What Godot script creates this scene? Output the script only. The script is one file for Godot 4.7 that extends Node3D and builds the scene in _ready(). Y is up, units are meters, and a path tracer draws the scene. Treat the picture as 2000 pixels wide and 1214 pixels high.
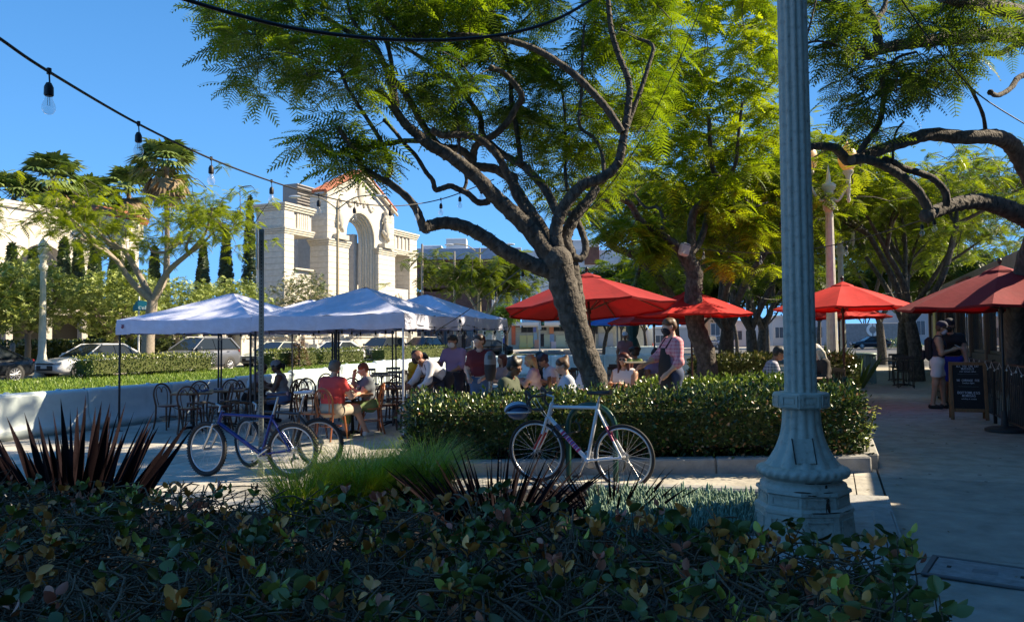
extends Node3D
# ---------- frame of reference ----------
const FPX := 1500.0      # focal length in photo pixels (2000 x 1214)
const EYE := 1.6
const PITCH := 2.1
const ROLL := -0.5
const ANG := 22.5        # the street runs this far to the right of straight ahead
var U := Vector3(sin(deg_to_rad(ANG)), 0, -cos(deg_to_rad(ANG)))   # along the street, away
var V := Vector3(cos(deg_to_rad(ANG)), 0, sin(deg_to_rad(ANG)))    # across the street, to the restaurants
var STREET := Basis(U, Vector3.UP, U.cross(Vector3.UP))            # local x = u ; local z = v
var cam_basis := Basis.from_euler(Vector3(deg_to_rad(PITCH), 0, deg_to_rad(ROLL)))
var taken := {}
var mats := {}
var norms := {}
var rng := RandomNumberGenerator.new()

func g(x: float, z: float) -> float:      # the paving falls gently across
	var near := clampf(0.03 * x, -0.12, 0.18)
	var t := smoothstep(-18.0, -27.0, z)
	return lerpf(near, 0.12, t)
func gp(x, z, h = 0.0) -> Vector3: return Vector3(x, g(x, z) + h, z)
func ray(px: float, py: float) -> Vector3:
	return cam_basis * Vector3((px - 1000.0) / FPX, (607.0 - py) / FPX, -1.0)
func at(px, py, depth) -> Vector3:        # the point seen at a pixel that lies DEPTH metres ahead
	var d := ray(px, py)
	return Vector3(0, EYE, 0) + d * (float(depth) / -d.z)
func foot(px, depth, h = 0.0) -> Vector3: # ground point at that column and depth
	var p := at(px, 662.0, depth)
	return gp(p.x, p.z, h)
func on_ground(px, py) -> Vector3:
	var d := ray(px, py)
	var t := 10.0
	for k in 12:
		var p := Vector3(0, EYE, 0) + d * t
		t = (EYE - g(p.x, p.z)) / maxf(-d.y, 0.002)
	return Vector3(0, EYE, 0) + d * t
func uv(u, v, h = 0.0) -> Vector3:
	var p: Vector3 = U * u + V * v
	return gp(p.x, p.z, h)
func flat_uv(u, y, v) -> Vector3: return U * u + V * v + Vector3(0, y, 0)
func on_v(px, py, v) -> Vector3:          # (u, y, v) where the pixel's ray meets the street-parallel wall at v
	var d := ray(px, py)
	var t: float = v / d.dot(V)
	var p := Vector3(0, EYE, 0) + d * t
	return Vector3(p.dot(U), p.y, v)

# ---------- naming ----------
func numbered(n: String) -> String:
	if not taken.has(n):
		taken[n] = 0
		return n
	taken[n] += 1
	return "%s_%03d" % [n, taken[n]]
func tag(o, label, category, group = "", kind = ""):
	if label: o.set_meta("label", label)
	if category: o.set_meta("category", category)
	if group: o.set_meta("group", group)
	if kind: o.set_meta("kind", kind)
	return o
func thing(called, label, category, pos = Vector3.ZERO, yaw = 0.0, group = "") -> Node3D:
	var o := Node3D.new()
	o.name = numbered(called)
	add_child(o)
	o.position = pos
	o.rotation.y = yaw
	tag(o, label, category, group)
	return o
func copy(src: Node3D, pos, yaw, label = "", group = "") -> Node3D:
	var c: Node3D = src.duplicate()
	var n := String(src.name)
	if n.length() > 4 and n[n.length() - 4] == "_" and n.substr(n.length() - 3).is_valid_int(): n = n.substr(0, n.length() - 4)
	c.name = numbered(n)
	add_child(c)
	c.position = pos
	c.rotation.y = yaw
	if label: c.set_meta("label", label)
	if group: c.set_meta("group", group)
	return c

const ORD := ["first", "second", "third", "fourth", "fifth", "sixth", "seventh", "eighth", "ninth", "tenth", "eleventh", "twelfth", "thirteenth", "fourteenth", "fifteenth", "sixteenth", "seventeenth", "eighteenth", "nineteenth"]
# ---------- mesh builder ----------
class MB:
	var v := PackedVector3Array()
	var n := PackedVector3Array()
	var c := PackedColorArray()
	var i := PackedInt32Array()
	var uvs := PackedVector2Array()
	var col := Color.WHITE
	var use_col := false
	func tri(a: Vector3, b: Vector3, d: Vector3):
		var nn := (d - a).cross(b - a).normalized()
		var k := v.size()
		v.push_back(a); v.push_back(b); v.push_back(d)
		n.push_back(nn); n.push_back(nn); n.push_back(nn)
		i.push_back(k); i.push_back(k + 1); i.push_back(k + 2)
		if use_col: c.push_back(col); c.push_back(col); c.push_back(col)
	func quad(a: Vector3, b: Vector3, d: Vector3, e: Vector3):
		tri(a, b, d); tri(a, d, e)
	func box(ce: Vector3, s: Vector3, bs := Basis.IDENTITY):
		var h := s * 0.5
		for ax in 3:
			for sg in [-1.0, 1.0]:
				var nv := Vector3.ZERO; nv[ax] = sg * h[ax]
				var a := Vector3.ZERO; a[(ax + 1) % 3] = h[(ax + 1) % 3]
				var b := Vector3.ZERO; b[(ax + 2) % 3] = h[(ax + 2) % 3]
				if sg < 0: a = -a
				quad(ce + bs * (nv - a - b), ce + bs * (nv - a + b), ce + bs * (nv + a + b), ce + bs * (nv + a - b))
	func rbox(ce: Vector3, s: Vector3, r: float, bs := Basis.IDENTITY):   # chamfered box
		var h := s * 0.5
		r = minf(r, minf(h.x, minf(h.y, h.z)) * 0.98)
		var q := func(sx, sy, sz, ax): 
			var p := Vector3(sx * (h.x - r), sy * (h.y - r), sz * (h.z - r))
			p[ax] += [sx, sy, sz][ax] * r
			return ce + bs * p
		for ax in 3:
			var a1: int = (ax + 1) % 3
			var a2: int = (ax + 2) % 3
			for s0 in [-1, 1]:
				var P := []
				for ss in [[-1, -1], [-1, 1], [1, 1], [1, -1]]:
					var sg := [0, 0, 0]; sg[ax] = s0; sg[a1] = ss[0] * s0; sg[a2] = ss[1]
					P.append(q.call(sg[0], sg[1], sg[2], ax))
				quad(P[0], P[1], P[2], P[3])
			for s1 in [-1, 1]:
				for s2 in [-1, 1]:
					var lo := [0, 0, 0]; lo[ax] = -1; lo[a1] = s1; lo[a2] = s2
					var hi := [0, 0, 0]; hi[ax] = 1; hi[a1] = s1; hi[a2] = s2
					var A: Vector3 = q.call(lo[0], lo[1], lo[2], a1)
					var B: Vector3 = q.call(hi[0], hi[1], hi[2], a1)
					var C: Vector3 = q.call(hi[0], hi[1], hi[2], a2)
					var D: Vector3 = q.call(lo[0], lo[1], lo[2], a2)
					if s1 * s2 > 0: quad(A, B, C, D)
					else: quad(D, C, B, A)
		for sx in [-1, 1]:
			for sy in [-1, 1]:
				for sz in [-1, 1]:
					var A: Vector3 = q.call(sx, sy, sz, 0)
					var B: Vector3 = q.call(sx, sy, sz, 1)
					var C: Vector3 = q.call(sx, sy, sz, 2)
					if sx * sy * sz > 0: tri(A, C, B)
					else: tri(A, B, C)
	func ring_strip(rings: Array, closed := true):   # rings: array of PackedVector3Array, smooth normals
		var base := v.size()
		var m: int = rings[0].size()
		var R := rings.size()
		for r in R:
			for k in m:
				var p: Vector3 = rings[r][k]
				var kn: int = (k + 1) % m if closed else mini(k + 1, m - 1)
				var kp: int = (k - 1 + m) % m if closed else maxi(k - 1, 0)
				var t1: Vector3 = rings[r][kn] - rings[r][kp]
				var t2: Vector3 = rings[mini(r + 1, R - 1)][k] - rings[maxi(r - 1, 0)][k]
				var nn := t2.cross(t1)
				v.push_back(p)
				n.push_back(nn.normalized() if nn.length_squared() > 1e-14 else Vector3.UP)
				if use_col: c.push_back(col)
		var last := m if closed else m - 1
		for r in R - 1:
			for k in last:
				var a: int = base + r * m + k
				var b: int = base + r * m + (k + 1) % m
				i.push_back(a); i.push_back(b); i.push_back(a + m)
				i.push_back(b); i.push_back(b + m); i.push_back(a + m)
	func fan(pts, up: Vector3):
		var base := v.size()
		var ce := Vector3.ZERO
		for p in pts: ce += p
		ce /= pts.size()
		v.push_back(ce); n.push_back(up)
		if use_col: c.push_back(col)
		for p in pts:
			v.push_back(p); n.push_back(up)
			if use_col: c.push_back(col)
		var turn: bool = (pts[1] - ce).cross(pts[0] - ce).dot(up) > 0
		for k in pts.size():
			var p: int = base + 1 + k
			var q: int = base + 1 + (k + 1) % pts.size()
			i.push_back(base); i.push_back(p if turn else q); i.push_back(q if turn else p)
	func tube(pts: Array, rad, sides := 8, caps := true, squash := 1.0):
		var rings := []
		var side := Vector3.ZERO
		var N := pts.size()
		for k in N:
			var t: Vector3 = (pts[mini(k + 1, N - 1)] - pts[maxi(k - 1, 0)])
			t = t.normalized() if t.length_squared() > 1e-12 else Vector3.UP
			if side == Vector3.ZERO:
				side = t.cross(Vector3.UP if absf(t.y) < 0.9 else Vector3.RIGHT).normalized()
			side = (side - t * side.dot(t)).normalized()
			var up := side.cross(t)
			var r: float = rad[k] if rad is Array or rad is PackedFloat32Array else rad
			var ring := PackedVector3Array()
			for s in sides:
				var a := TAU * s / sides
				ring.push_back(pts[k] + side * cos(a) * r + up * sin(a) * r * squash)
			rings.push_back(ring)
		ring_strip(rings)
		if caps:
			fan(rings[0], (pts[0] - pts[1]).normalized())
			fan(rings[N - 1], (pts[N - 1] - pts[N - 2]).normalized())
	func rod(a: Vector3, b: Vector3, r: float, sides := 8): tube([a, b], r, sides)
	func lathe(prof: Array, ce := Vector3.ZERO, sides := 20, bs := Basis.IDENTITY, mod = null):   # prof: [r, y] ...
		var rings := []
		for p in prof:
			var ring := PackedVector3Array()
			for s in sides:
				var a := TAU * s / sides
				var r: float = p[0]
				if mod != null: r = mod.call(r, p[1], a)
				ring.push_back(ce + bs * Vector3(cos(a) * r, p[1], sin(a) * r))
			rings.push_back(ring)
		ring_strip(rings)
		if prof[0][0] > 0.001: fan(rings[0], bs * Vector3.DOWN)
		if prof[-1][0] > 0.001: fan(rings[-1], bs * Vector3.UP)
	func sharp_lathe(prof: Array, ce := Vector3.ZERO, sides := 20, bs := Basis.IDENTITY, turn := 0.0):  # faceted
		for k in prof.size() - 1:
			for s in sides:
				var a := TAU * s / sides + turn
				var b := TAU * (s + 1) / sides + turn
				var f := func(p, an): return ce + bs * Vector3(cos(an) * p[0], p[1], sin(an) * p[0])
				quad(f.call(prof[k], a), f.call(prof[k], b), f.call(prof[k + 1], b), f.call(prof[k + 1], a))
		for e in [0, prof.size() - 1]:
			if prof[e][0] > 0.001:
				var ring := PackedVector3Array()
				for s in sides:
					var a := TAU * s / sides + turn
					ring.push_back(ce + bs * Vector3(cos(a) * prof[e][0], prof[e][1], sin(a) * prof[e][0]))
				fan(ring, bs * (Vector3.DOWN if e == 0 else Vector3.UP))
	func ball(ce: Vector3, r: Vector3, sides := 12, bs := Basis.IDENTITY):
		var prof := []
		var m := maxi(5, sides / 2 + 1)
		for k in m:
			var a := -PI / 2 + PI * k / (m - 1)
			prof.append([cos(a), sin(a)])
		var rings := []
		for p in prof:
			var ring := PackedVector3Array()
			for s in sides:
				var an := TAU * s / sides
				ring.push_back(ce + bs * (Vector3(cos(an) * p[0], p[1], sin(an) * p[0]) * r))
			rings.push_back(ring)
		var b0 := v.size()
		ring_strip(rings)
		for k in range(b0, v.size()):
			var l := bs.inverse() * (v[k] - ce)
			n[k] = (bs * (l / (r * r))).normalized()
	func prism(poly: PackedVector2Array, depth: float, xf := Transform3D.IDENTITY):   # polygon in local xy, extruded along local z, centred
		var idx := Geometry2D.triangulate_polygon(poly)
		for sg in [-0.5, 0.5]:
			for k in range(0, idx.size(), 3):
				var P := []
				for m in 3: P.append(xf * Vector3(poly[idx[k + m]].x, poly[idx[k + m]].y, sg * depth))
				if sg > 0: tri(P[0], P[2], P[1])
				else: tri(P[0], P[1], P[2])
		for k in poly.size():
			var a := poly[k]
			var b := poly[(k + 1) % poly.size()]
			quad(xf * Vector3(a.x, a.y, -0.5 * depth), xf * Vector3(b.x, b.y, -0.5 * depth), xf * Vector3(b.x, b.y, 0.5 * depth), xf * Vector3(a.x, a.y, 0.5 * depth))
	func mesh() -> ArrayMesh:
		var arr := []
		arr.resize(Mesh.ARRAY_MAX)
		arr[Mesh.ARRAY_VERTEX] = v
		arr[Mesh.ARRAY_NORMAL] = n
		arr[Mesh.ARRAY_INDEX] = i
		if use_col: arr[Mesh.ARRAY_COLOR] = c
		if uvs.size() == v.size(): arr[Mesh.ARRAY_TEX_UV] = uvs
		var m := ArrayMesh.new()
		m.add_surface_from_arrays(Mesh.PRIMITIVE_TRIANGLES, arr)
		return m

func obj(called: String, mb, m: Material, parent = null, pos = Vector3.ZERO) -> MeshInstance3D:
	var o := MeshInstance3D.new()
	o.mesh = mb.mesh() if mb is MB else mb
	o.material_override = m
	if parent == null:
		o.name = numbered(called)
		add_child(o)
	else:
		o.name = called
		parent.add_child(o, true)
	o.position = pos
	return o
func struct(called, mb, m) -> MeshInstance3D:
	var o := obj(called, mb, m)
	o.set_meta("kind", "structure")
	return o
func boxp(called, ce, s, m, parent, r = 0.0, bs = Basis.IDENTITY):
	var b := MB.new()
	if r > 0: b.rbox(ce, s, r, bs)
	else: b.box(ce, s, bs)
	return obj(called, b, m, parent)
func rodp(called, a, b2, r, m, parent, sides = 8):
	var b := MB.new()
	b.rod(a, b2, r, sides)
	return obj(called, b, m, parent)
func scatter(called, mesh: Mesh, m: Material, xfs: Array, cols: Array, parent) -> MultiMeshInstance3D:
	var mm := MultiMesh.new()
	mm.transform_format = MultiMesh.TRANSFORM_3D
	mm.use_colors = cols.size() > 0
	mm.mesh = mesh
	mm.instance_count = xfs.size()
	for k in xfs.size():
		mm.set_instance_transform(k, xfs[k])
		if cols.size(): mm.set_instance_color(k, cols[k])
	var o := MultiMeshInstance3D.new()
	o.multimesh = mm
	o.material_override = m
	if parent == null:
		o.name = numbered(called); add_child(o)
	else:
		o.name = called; parent.add_child(o, true)
	o.set_meta("kind", "stuff")
	return o

# ---------- materials (linear base colours) ----------
func mat(r: float, gg: float, b: float, rough := 0.7, metal := 0.0, extra := {}) -> StandardMaterial3D:
	var key := "%.3f %.3f %.3f %.2f %.2f %s" % [r, gg, b, rough, metal, str(extra)]
	if mats.has(key): return mats[key]
	var m := StandardMaterial3D.new()
	m.albedo_color = Color(r, gg, b).linear_to_srgb()
	m.roughness = rough
	m.metallic = metal
	m.cull_mode = BaseMaterial3D.CULL_DISABLED
	for k in extra: m.set(k, extra[k])
	mats[key] = m
	return m
func noise_tex(freq: float, ramp: Array, seed_: int, size := 512, octaves := 5, normal := false, bump := 4.0) -> NoiseTexture2D:
	var f := FastNoiseLite.new()
	f.seed = seed_
	f.frequency = freq
	f.noise_type = FastNoiseLite.TYPE_SIMPLEX_SMOOTH
	f.fractal_octaves = octaves
	f.fractal_gain = 0.6
	var t := NoiseTexture2D.new()
	t.width = size; t.height = size
	t.seamless = true
	t.noise = f
	if normal:
		t.as_normal_map = true
		t.bump_strength = bump
	elif ramp.size():
		var gr := Gradient.new()
		gr.offsets = PackedFloat32Array(); gr.colors = PackedColorArray()
		var off := PackedFloat32Array(); var cs := PackedColorArray()
		for k in ramp.size():
			off.push_back(ramp[k][0]); cs.push_back(Color(ramp[k][1], ramp[k][2], ramp[k][3]).linear_to_srgb())
		gr.offsets = off; gr.colors = cs
		t.color_ramp = gr
	return t
func nmat(key: String, freq, ramp, scale_m: float, rough := 0.85, bump := 3.0, seed_ := 1, octaves := 5, stretch := Vector3.ONE, world := true) -> StandardMaterial3D:
	if mats.has(key): return mats[key]
	var m := StandardMaterial3D.new()
	m.albedo_texture = noise_tex(freq, ramp, seed_, 512, octaves)
	if bump > 0:
		m.normal_enabled = true
		var nk := "n%.3f %.1f" % [freq, bump]
		if not norms.has(nk): norms[nk] = noise_tex(freq * 2.0, [], 19, 512, 5, true, bump)
		m.normal_texture = norms[nk]
	m.uv1_triplanar = true
	m.uv1_world_triplanar = world
	m.uv1_scale = stretch / scale_m
	m.roughness = rough
	m.cull_mode = BaseMaterial3D.CULL_DISABLED
	mats[key] = m
	return m
func glass(r, gg, b, a = 0.35, rough = 0.03) -> StandardMaterial3D:
	var key := "glass%.2f%.2f%.2f%.2f" % [r, gg, b, a]
	if mats.has(key): return mats[key]
	var m := StandardMaterial3D.new()
	m.transparency = BaseMaterial3D.TRANSPARENCY_ALPHA
	var cc := Color(r, gg, b).linear_to_srgb(); cc.a = a
	m.albedo_color = cc
	m.roughness = rough
	m.metallic_specular = 0.6
	m.cull_mode = BaseMaterial3D.CULL_DISABLED
	mats[key] = m
	return m
func leafmat(key: String, r, gg, b, back := 0.7, rough := 0.45) -> StandardMaterial3D:
	if mats.has(key): return mats[key]
	var m := StandardMaterial3D.new()
	m.albedo_color = Color(r, gg, b).linear_to_srgb()
	m.vertex_color_use_as_albedo = true
	m.roughness = rough
	m.backlight_enabled = true
	m.backlight = Color(back, back, back * 0.55)
	m.cull_mode = BaseMaterial3D.CULL_DISABLED
	mats[key] = m
	return m
func smooth_path(pts: Array, per := 4) -> Array:    # Catmull-Rom
	var out := []
	for k in pts.size() - 1:
		var p0 = pts[maxi(k - 1, 0)]; var p1 = pts[k]; var p2 = pts[k + 1]; var p3 = pts[mini(k + 2, pts.size() - 1)]
		for s in per:
			var t := float(s) / per
			out.append(0.5 * ((2.0 * p1) + (p2 - p0) * t + (2.0 * p0 - 5.0 * p1 + 4.0 * p2 - p3) * t * t + (3.0 * p1 - p0 - 3.0 * p2 + p3) * t * t * t))
	out.append(pts[-1])
	return out
func text_mesh(s: String, size_m: float, depth := 0.01, font := "Droid Sans", weight := 400) -> TextMesh:
	var t := TextMesh.new()
	var f := SystemFont.new()
	f.font_names = PackedStringArray([font])
	f.font_weight = weight
	t.font = f
	t.text = s
	t.font_size = 64
	t.pixel_size = size_m / 64.0
	t.depth = depth
	return t
# ---------- setting ----------
func sheet(called, us: Array, vs: Array, h: float, m, parent = null, step := 1.0):
	var b := MB.new()
	var nu := maxi(1, int((us[1] - us[0]) / step)); var nv := maxi(1, int((vs[1] - vs[0]) / step))
	var rings := []
	for k in nu + 1:
		var ring := PackedVector3Array()
		for j in nv + 1:
			ring.push_back(uv(lerpf(us[0], us[1], float(k) / nu), lerpf(vs[0], vs[1], float(j) / nv), h))
		rings.append(ring)
	b.ring_strip(rings, false)
	var o := obj(called, b, m, parent)
	if parent == null: o.set_meta("kind", "structure")
	return o
func slab_piece(us, vs, h, m, parent, called := "slab", thick := 0.05):
	var b := MB.new()
	var P := [uv(us[0], vs[0], h), uv(us[1], vs[0], h), uv(us[1], vs[1], h), uv(us[0], vs[1], h)]
	b.quad(P[0], P[3], P[2], P[1])
	for k in 4:
		var a: Vector3 = P[k]; var c: Vector3 = P[(k + 1) % 4]
		b.quad(a, c, c - Vector3(0, thick, 0), a - Vector3(0, thick, 0))
	return obj(called, b, m, parent)
func kerb_line(pts: Array, w: float, h0: float, h1: float, m, parent, called := "kerb_stone", piece := 1.8):   # a kerb built of stones along a polyline of ground points
	for k in pts.size() - 1:
		var a: Vector3 = pts[k]; var c: Vector3 = pts[k + 1]
		var L := a.distance_to(c)
		var n := maxi(1, int(round(L / piece)))
		for j in n:
			var p := a.lerp(c, float(j) / n); var q := a.lerp(c, (j + 1.0) / n)
			var d := (q - p).normalized()
			p += d * 0.004; q -= d * 0.004
			p.y = g(p.x, p.z); q.y = g(q.x, q.z)
			var mid := (p + q) * 0.5 + Vector3(0, (h0 + h1) * 0.5, 0)
			var x := (q - p).normalized(); var z := x.cross(Vector3.UP).normalized(); var y := z.cross(x)
			boxp(called, mid, Vector3(p.distance_to(q), h1 - h0, w), m, parent, 0.018, Basis(x, y, z))

func stain_mat(key, base: Array, dark: Array, light: Array, sc: float, rough := 0.85, bump := 2.0, seed_ := 3):
	return nmat(key, 0.012, [[0.0, dark[0], dark[1], dark[2]], [0.42, base[0] * 0.92, base[1] * 0.92, base[2] * 0.92], [0.6, base[0], base[1], base[2]], [1.0, light[0], light[1], light[2]]], sc, rough, bump, seed_, 7)

func build_ground():
	var asphalt = stain_mat("asphalt", [.085, .087, .09], [.055, .056, .06], [.13, .13, .13], 4.0, 0.9, 3.0, 5)
	var b := MB.new()
	var xs := []; var zs := []
	for k in range(-40, 41): xs.append(k * 0.75)
	for e in [35, 45, 60, 90, 140, 240, 500, 900]:
		xs.append(float(e)); xs.push_front(-float(e))
	for k in range(0, 60): zs.append(14.0 - k * 0.75)
	for e in [34, 40, 50, 70, 100, 150, 250, 500, 1200]: zs.append(-float(e))
	zs.push_front(60.0); zs.push_front(400.0)
	var rings := []
	for x in xs:
		var ring := PackedVector3Array()
		for z in zs: ring.push_back(gp(x, z, -0.06))
		rings.append(ring)
	b.ring_strip(rings, false)
	struct("ground", b, asphalt)
	# slabs of the plaza and of the sidewalk
	var variants := []
	for k in 3:
		var f: float = [1.0, 0.88, 1.1][k]
		variants.append(stain_mat("concrete%d" % k, [.44 * f, .41 * f, .35 * f], [.3 * f, .28 * f, .23 * f], [.52 * f, .49 * f, .43 * f], 3.1, 0.88, 2.0, 11 + k * 5))
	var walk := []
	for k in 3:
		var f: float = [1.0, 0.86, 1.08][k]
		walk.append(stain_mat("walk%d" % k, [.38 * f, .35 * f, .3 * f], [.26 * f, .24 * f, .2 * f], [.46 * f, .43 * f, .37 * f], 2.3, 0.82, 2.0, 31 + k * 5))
	var pl := Node3D.new(); pl.name = "plaza"; add_child(pl); pl.set_meta("kind", "structure")
	rng.seed = 4
	var u := -3.0
	while u < 40.0:
		var v := -15.2
		while v < 0.35:
			var v1 := minf(v + 2.2, 0.44)
			slab_piece([u + 0.006, u + 2.394], [v + 0.006, v1 - 0.006], 0.0, variants[rng.randi() % 3], pl)
			v += 2.2
		u += 2.4
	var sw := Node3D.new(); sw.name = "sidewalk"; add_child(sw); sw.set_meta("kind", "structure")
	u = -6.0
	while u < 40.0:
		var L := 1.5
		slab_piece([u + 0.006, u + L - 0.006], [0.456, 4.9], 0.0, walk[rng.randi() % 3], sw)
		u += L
	rng.seed = 91
	for k in 46:
		var p := uv(rng.randf_range(2.0, 16.0), rng.randf_range(.6, 3.2), .002)
		var gs := MB.new(); gs.lathe([[rng.randf_range(.012, .028), .0], [.01, .002], [0, .002]], p, 9)
		obj("gum_spot", gs, mat(.07, .07, .07, .8), sw)
	# utility cover in the sidewalk
	var uc := thing("utility_cover", "flat rectangular concrete utility box lid set in the shaded sidewalk", "utility cover", on_ground(1925, 1120), 0.0)
	uc.rotation.y = deg_to_rad(67.5 - 14)
	var cm = stain_mat("cover", [.25, .25, .25], [.16, .16, .16], [.33, .33, .33], 0.7, 0.75, 3.0, 8)
	var fr := MB.new()
	for s in [-1, 1]:
		fr.rbox(Vector3(s * 0.235, 0.006, 0), Vector3(0.035, 0.014, 0.66), 0.004)
		fr.rbox(Vector3(0, 0.006, s * 0.3125), Vector3(0.435, 0.014, 0.035), 0.004)
	obj("frame", fr, mat(.1, .1, .1, .7), uc)
	boxp("lid", Vector3(0, 0.004, 0), Vector3(0.42, 0.014, 0.575), cm, uc, 0.004)
	for s in [-1, 1]: boxp("lift_slot", Vector3(0, 0.0115, s * 0.2), Vector3(0.05, 0.003, 0.025), mat(.02, .02, .02, .9), uc)
	for row in 3: boxp("raised_mark", Vector3(-0.03 + row * 0.03, 0.0125, 0), Vector3(0.018, 0.003, 0.14), mat(.2, .2, .2, .8), uc)
	# lawn strip, far pavement and far kerbs
	var grass = nmat("lawn", 0.03, [[0, .05, .09, .012], [.5, .12, .19, .03], [1, .24, .3, .06]], 1.5, 0.9, 5.0, 21)
	var lk := Node3D.new(); lk.name = "lawn_kerb"; add_child(lk); lk.set_meta("kind", "structure")
	sheet("lawn", [4.0, 62.0], [-27.4, -20.0], 0.1, grass, null, 2.0)
	var conc: Material = variants[0]
	kerb_line([uv(4, -27.5), uv(62, -27.5)], 0.18, -0.05, 0.11, conc, lk, "kerb_stone", 3.0)
	rng.seed = 77
	var xf := []; var cl := []
	for k in 22000:
		var p := uv(rng.randf_range(8, 60), rng.randf_range(-27.4, -20.1), 0.1)
		var s := rng.randf_range(0.07, 0.16)
		xf.append(Transform3D(Basis.from_euler(Vector3(rng.randf_range(-.5, .5), rng.randf() * TAU, rng.randf_range(-.5, .5))).scaled(Vector3(s * 1.6, s, s * 1.6)), p))
		var t := rng.randf()
		cl.append(Color(.10 + .12 * t, .19 + .1 * t, .02 + .02 * t))
	var gb := MB.new()
	for k in 3:
		var a := TAU * k / 3.0
		var d := Vector3(cos(a), 0, sin(a))
		var w := Vector3(-d.z, 0, d.x) * 0.12
		gb.tri(d * 0.1 - w, d * 0.1 + w, d * 0.55 + Vector3(0, 1, 0))
	var gm := scatter("grass", gb.mesh(), leafmat("grassleaf", 1, 1, 1, 0.6), xf, cl, null)
	tag(gm, "sunlit yellow-green lawn grass beyond the white barriers", "grass", "", "stuff")
	var fs := Node3D.new(); fs.name = "far_pavement"; add_child(fs); fs.set_meta("kind", "structure")
	u = 8.0
	while u < 100.0:
		slab_piece([u + 0.01, u + 2.99], [-36.9, -31.02], 0.12, variants[rng.randi() % 3], fs, "slab", 0.2)
		u += 3.0
	kerb_line([uv(8, -30.9), uv(100, -30.9)], 0.2, -0.05, 0.125, conc, fs, "kerb_stone", 3.0)
	# pavement under the far shops, with its red-painted kerb
	var fp := Node3D.new(); fp.name = "shop_pavement"; add_child(fp); fp.set_meta("kind", "structure")
	var red = stain_mat("redkerb", [.42, .1, .08], [.25, .07, .06], [.5, .18, .14], 1.4, .8, 2, 9)
	boxp("paving", Vector3(2, 0.1, -100.5), Vector3(60, 0.24, 9), variants[0], fp)
	for k in 6: boxp("kerb_stone", Vector3(-9 + k * 3.0, 0.12, -95.9), Vector3(2.98, 0.26, 0.2), red if k < 5 else conc, fp, 0.02)
	for k in 8: boxp("kerb_stone", Vector3(9 + k * 3.0, 0.12, -95.9), Vector3(2.98, 0.26, 0.2), conc, fp, 0.02)

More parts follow.
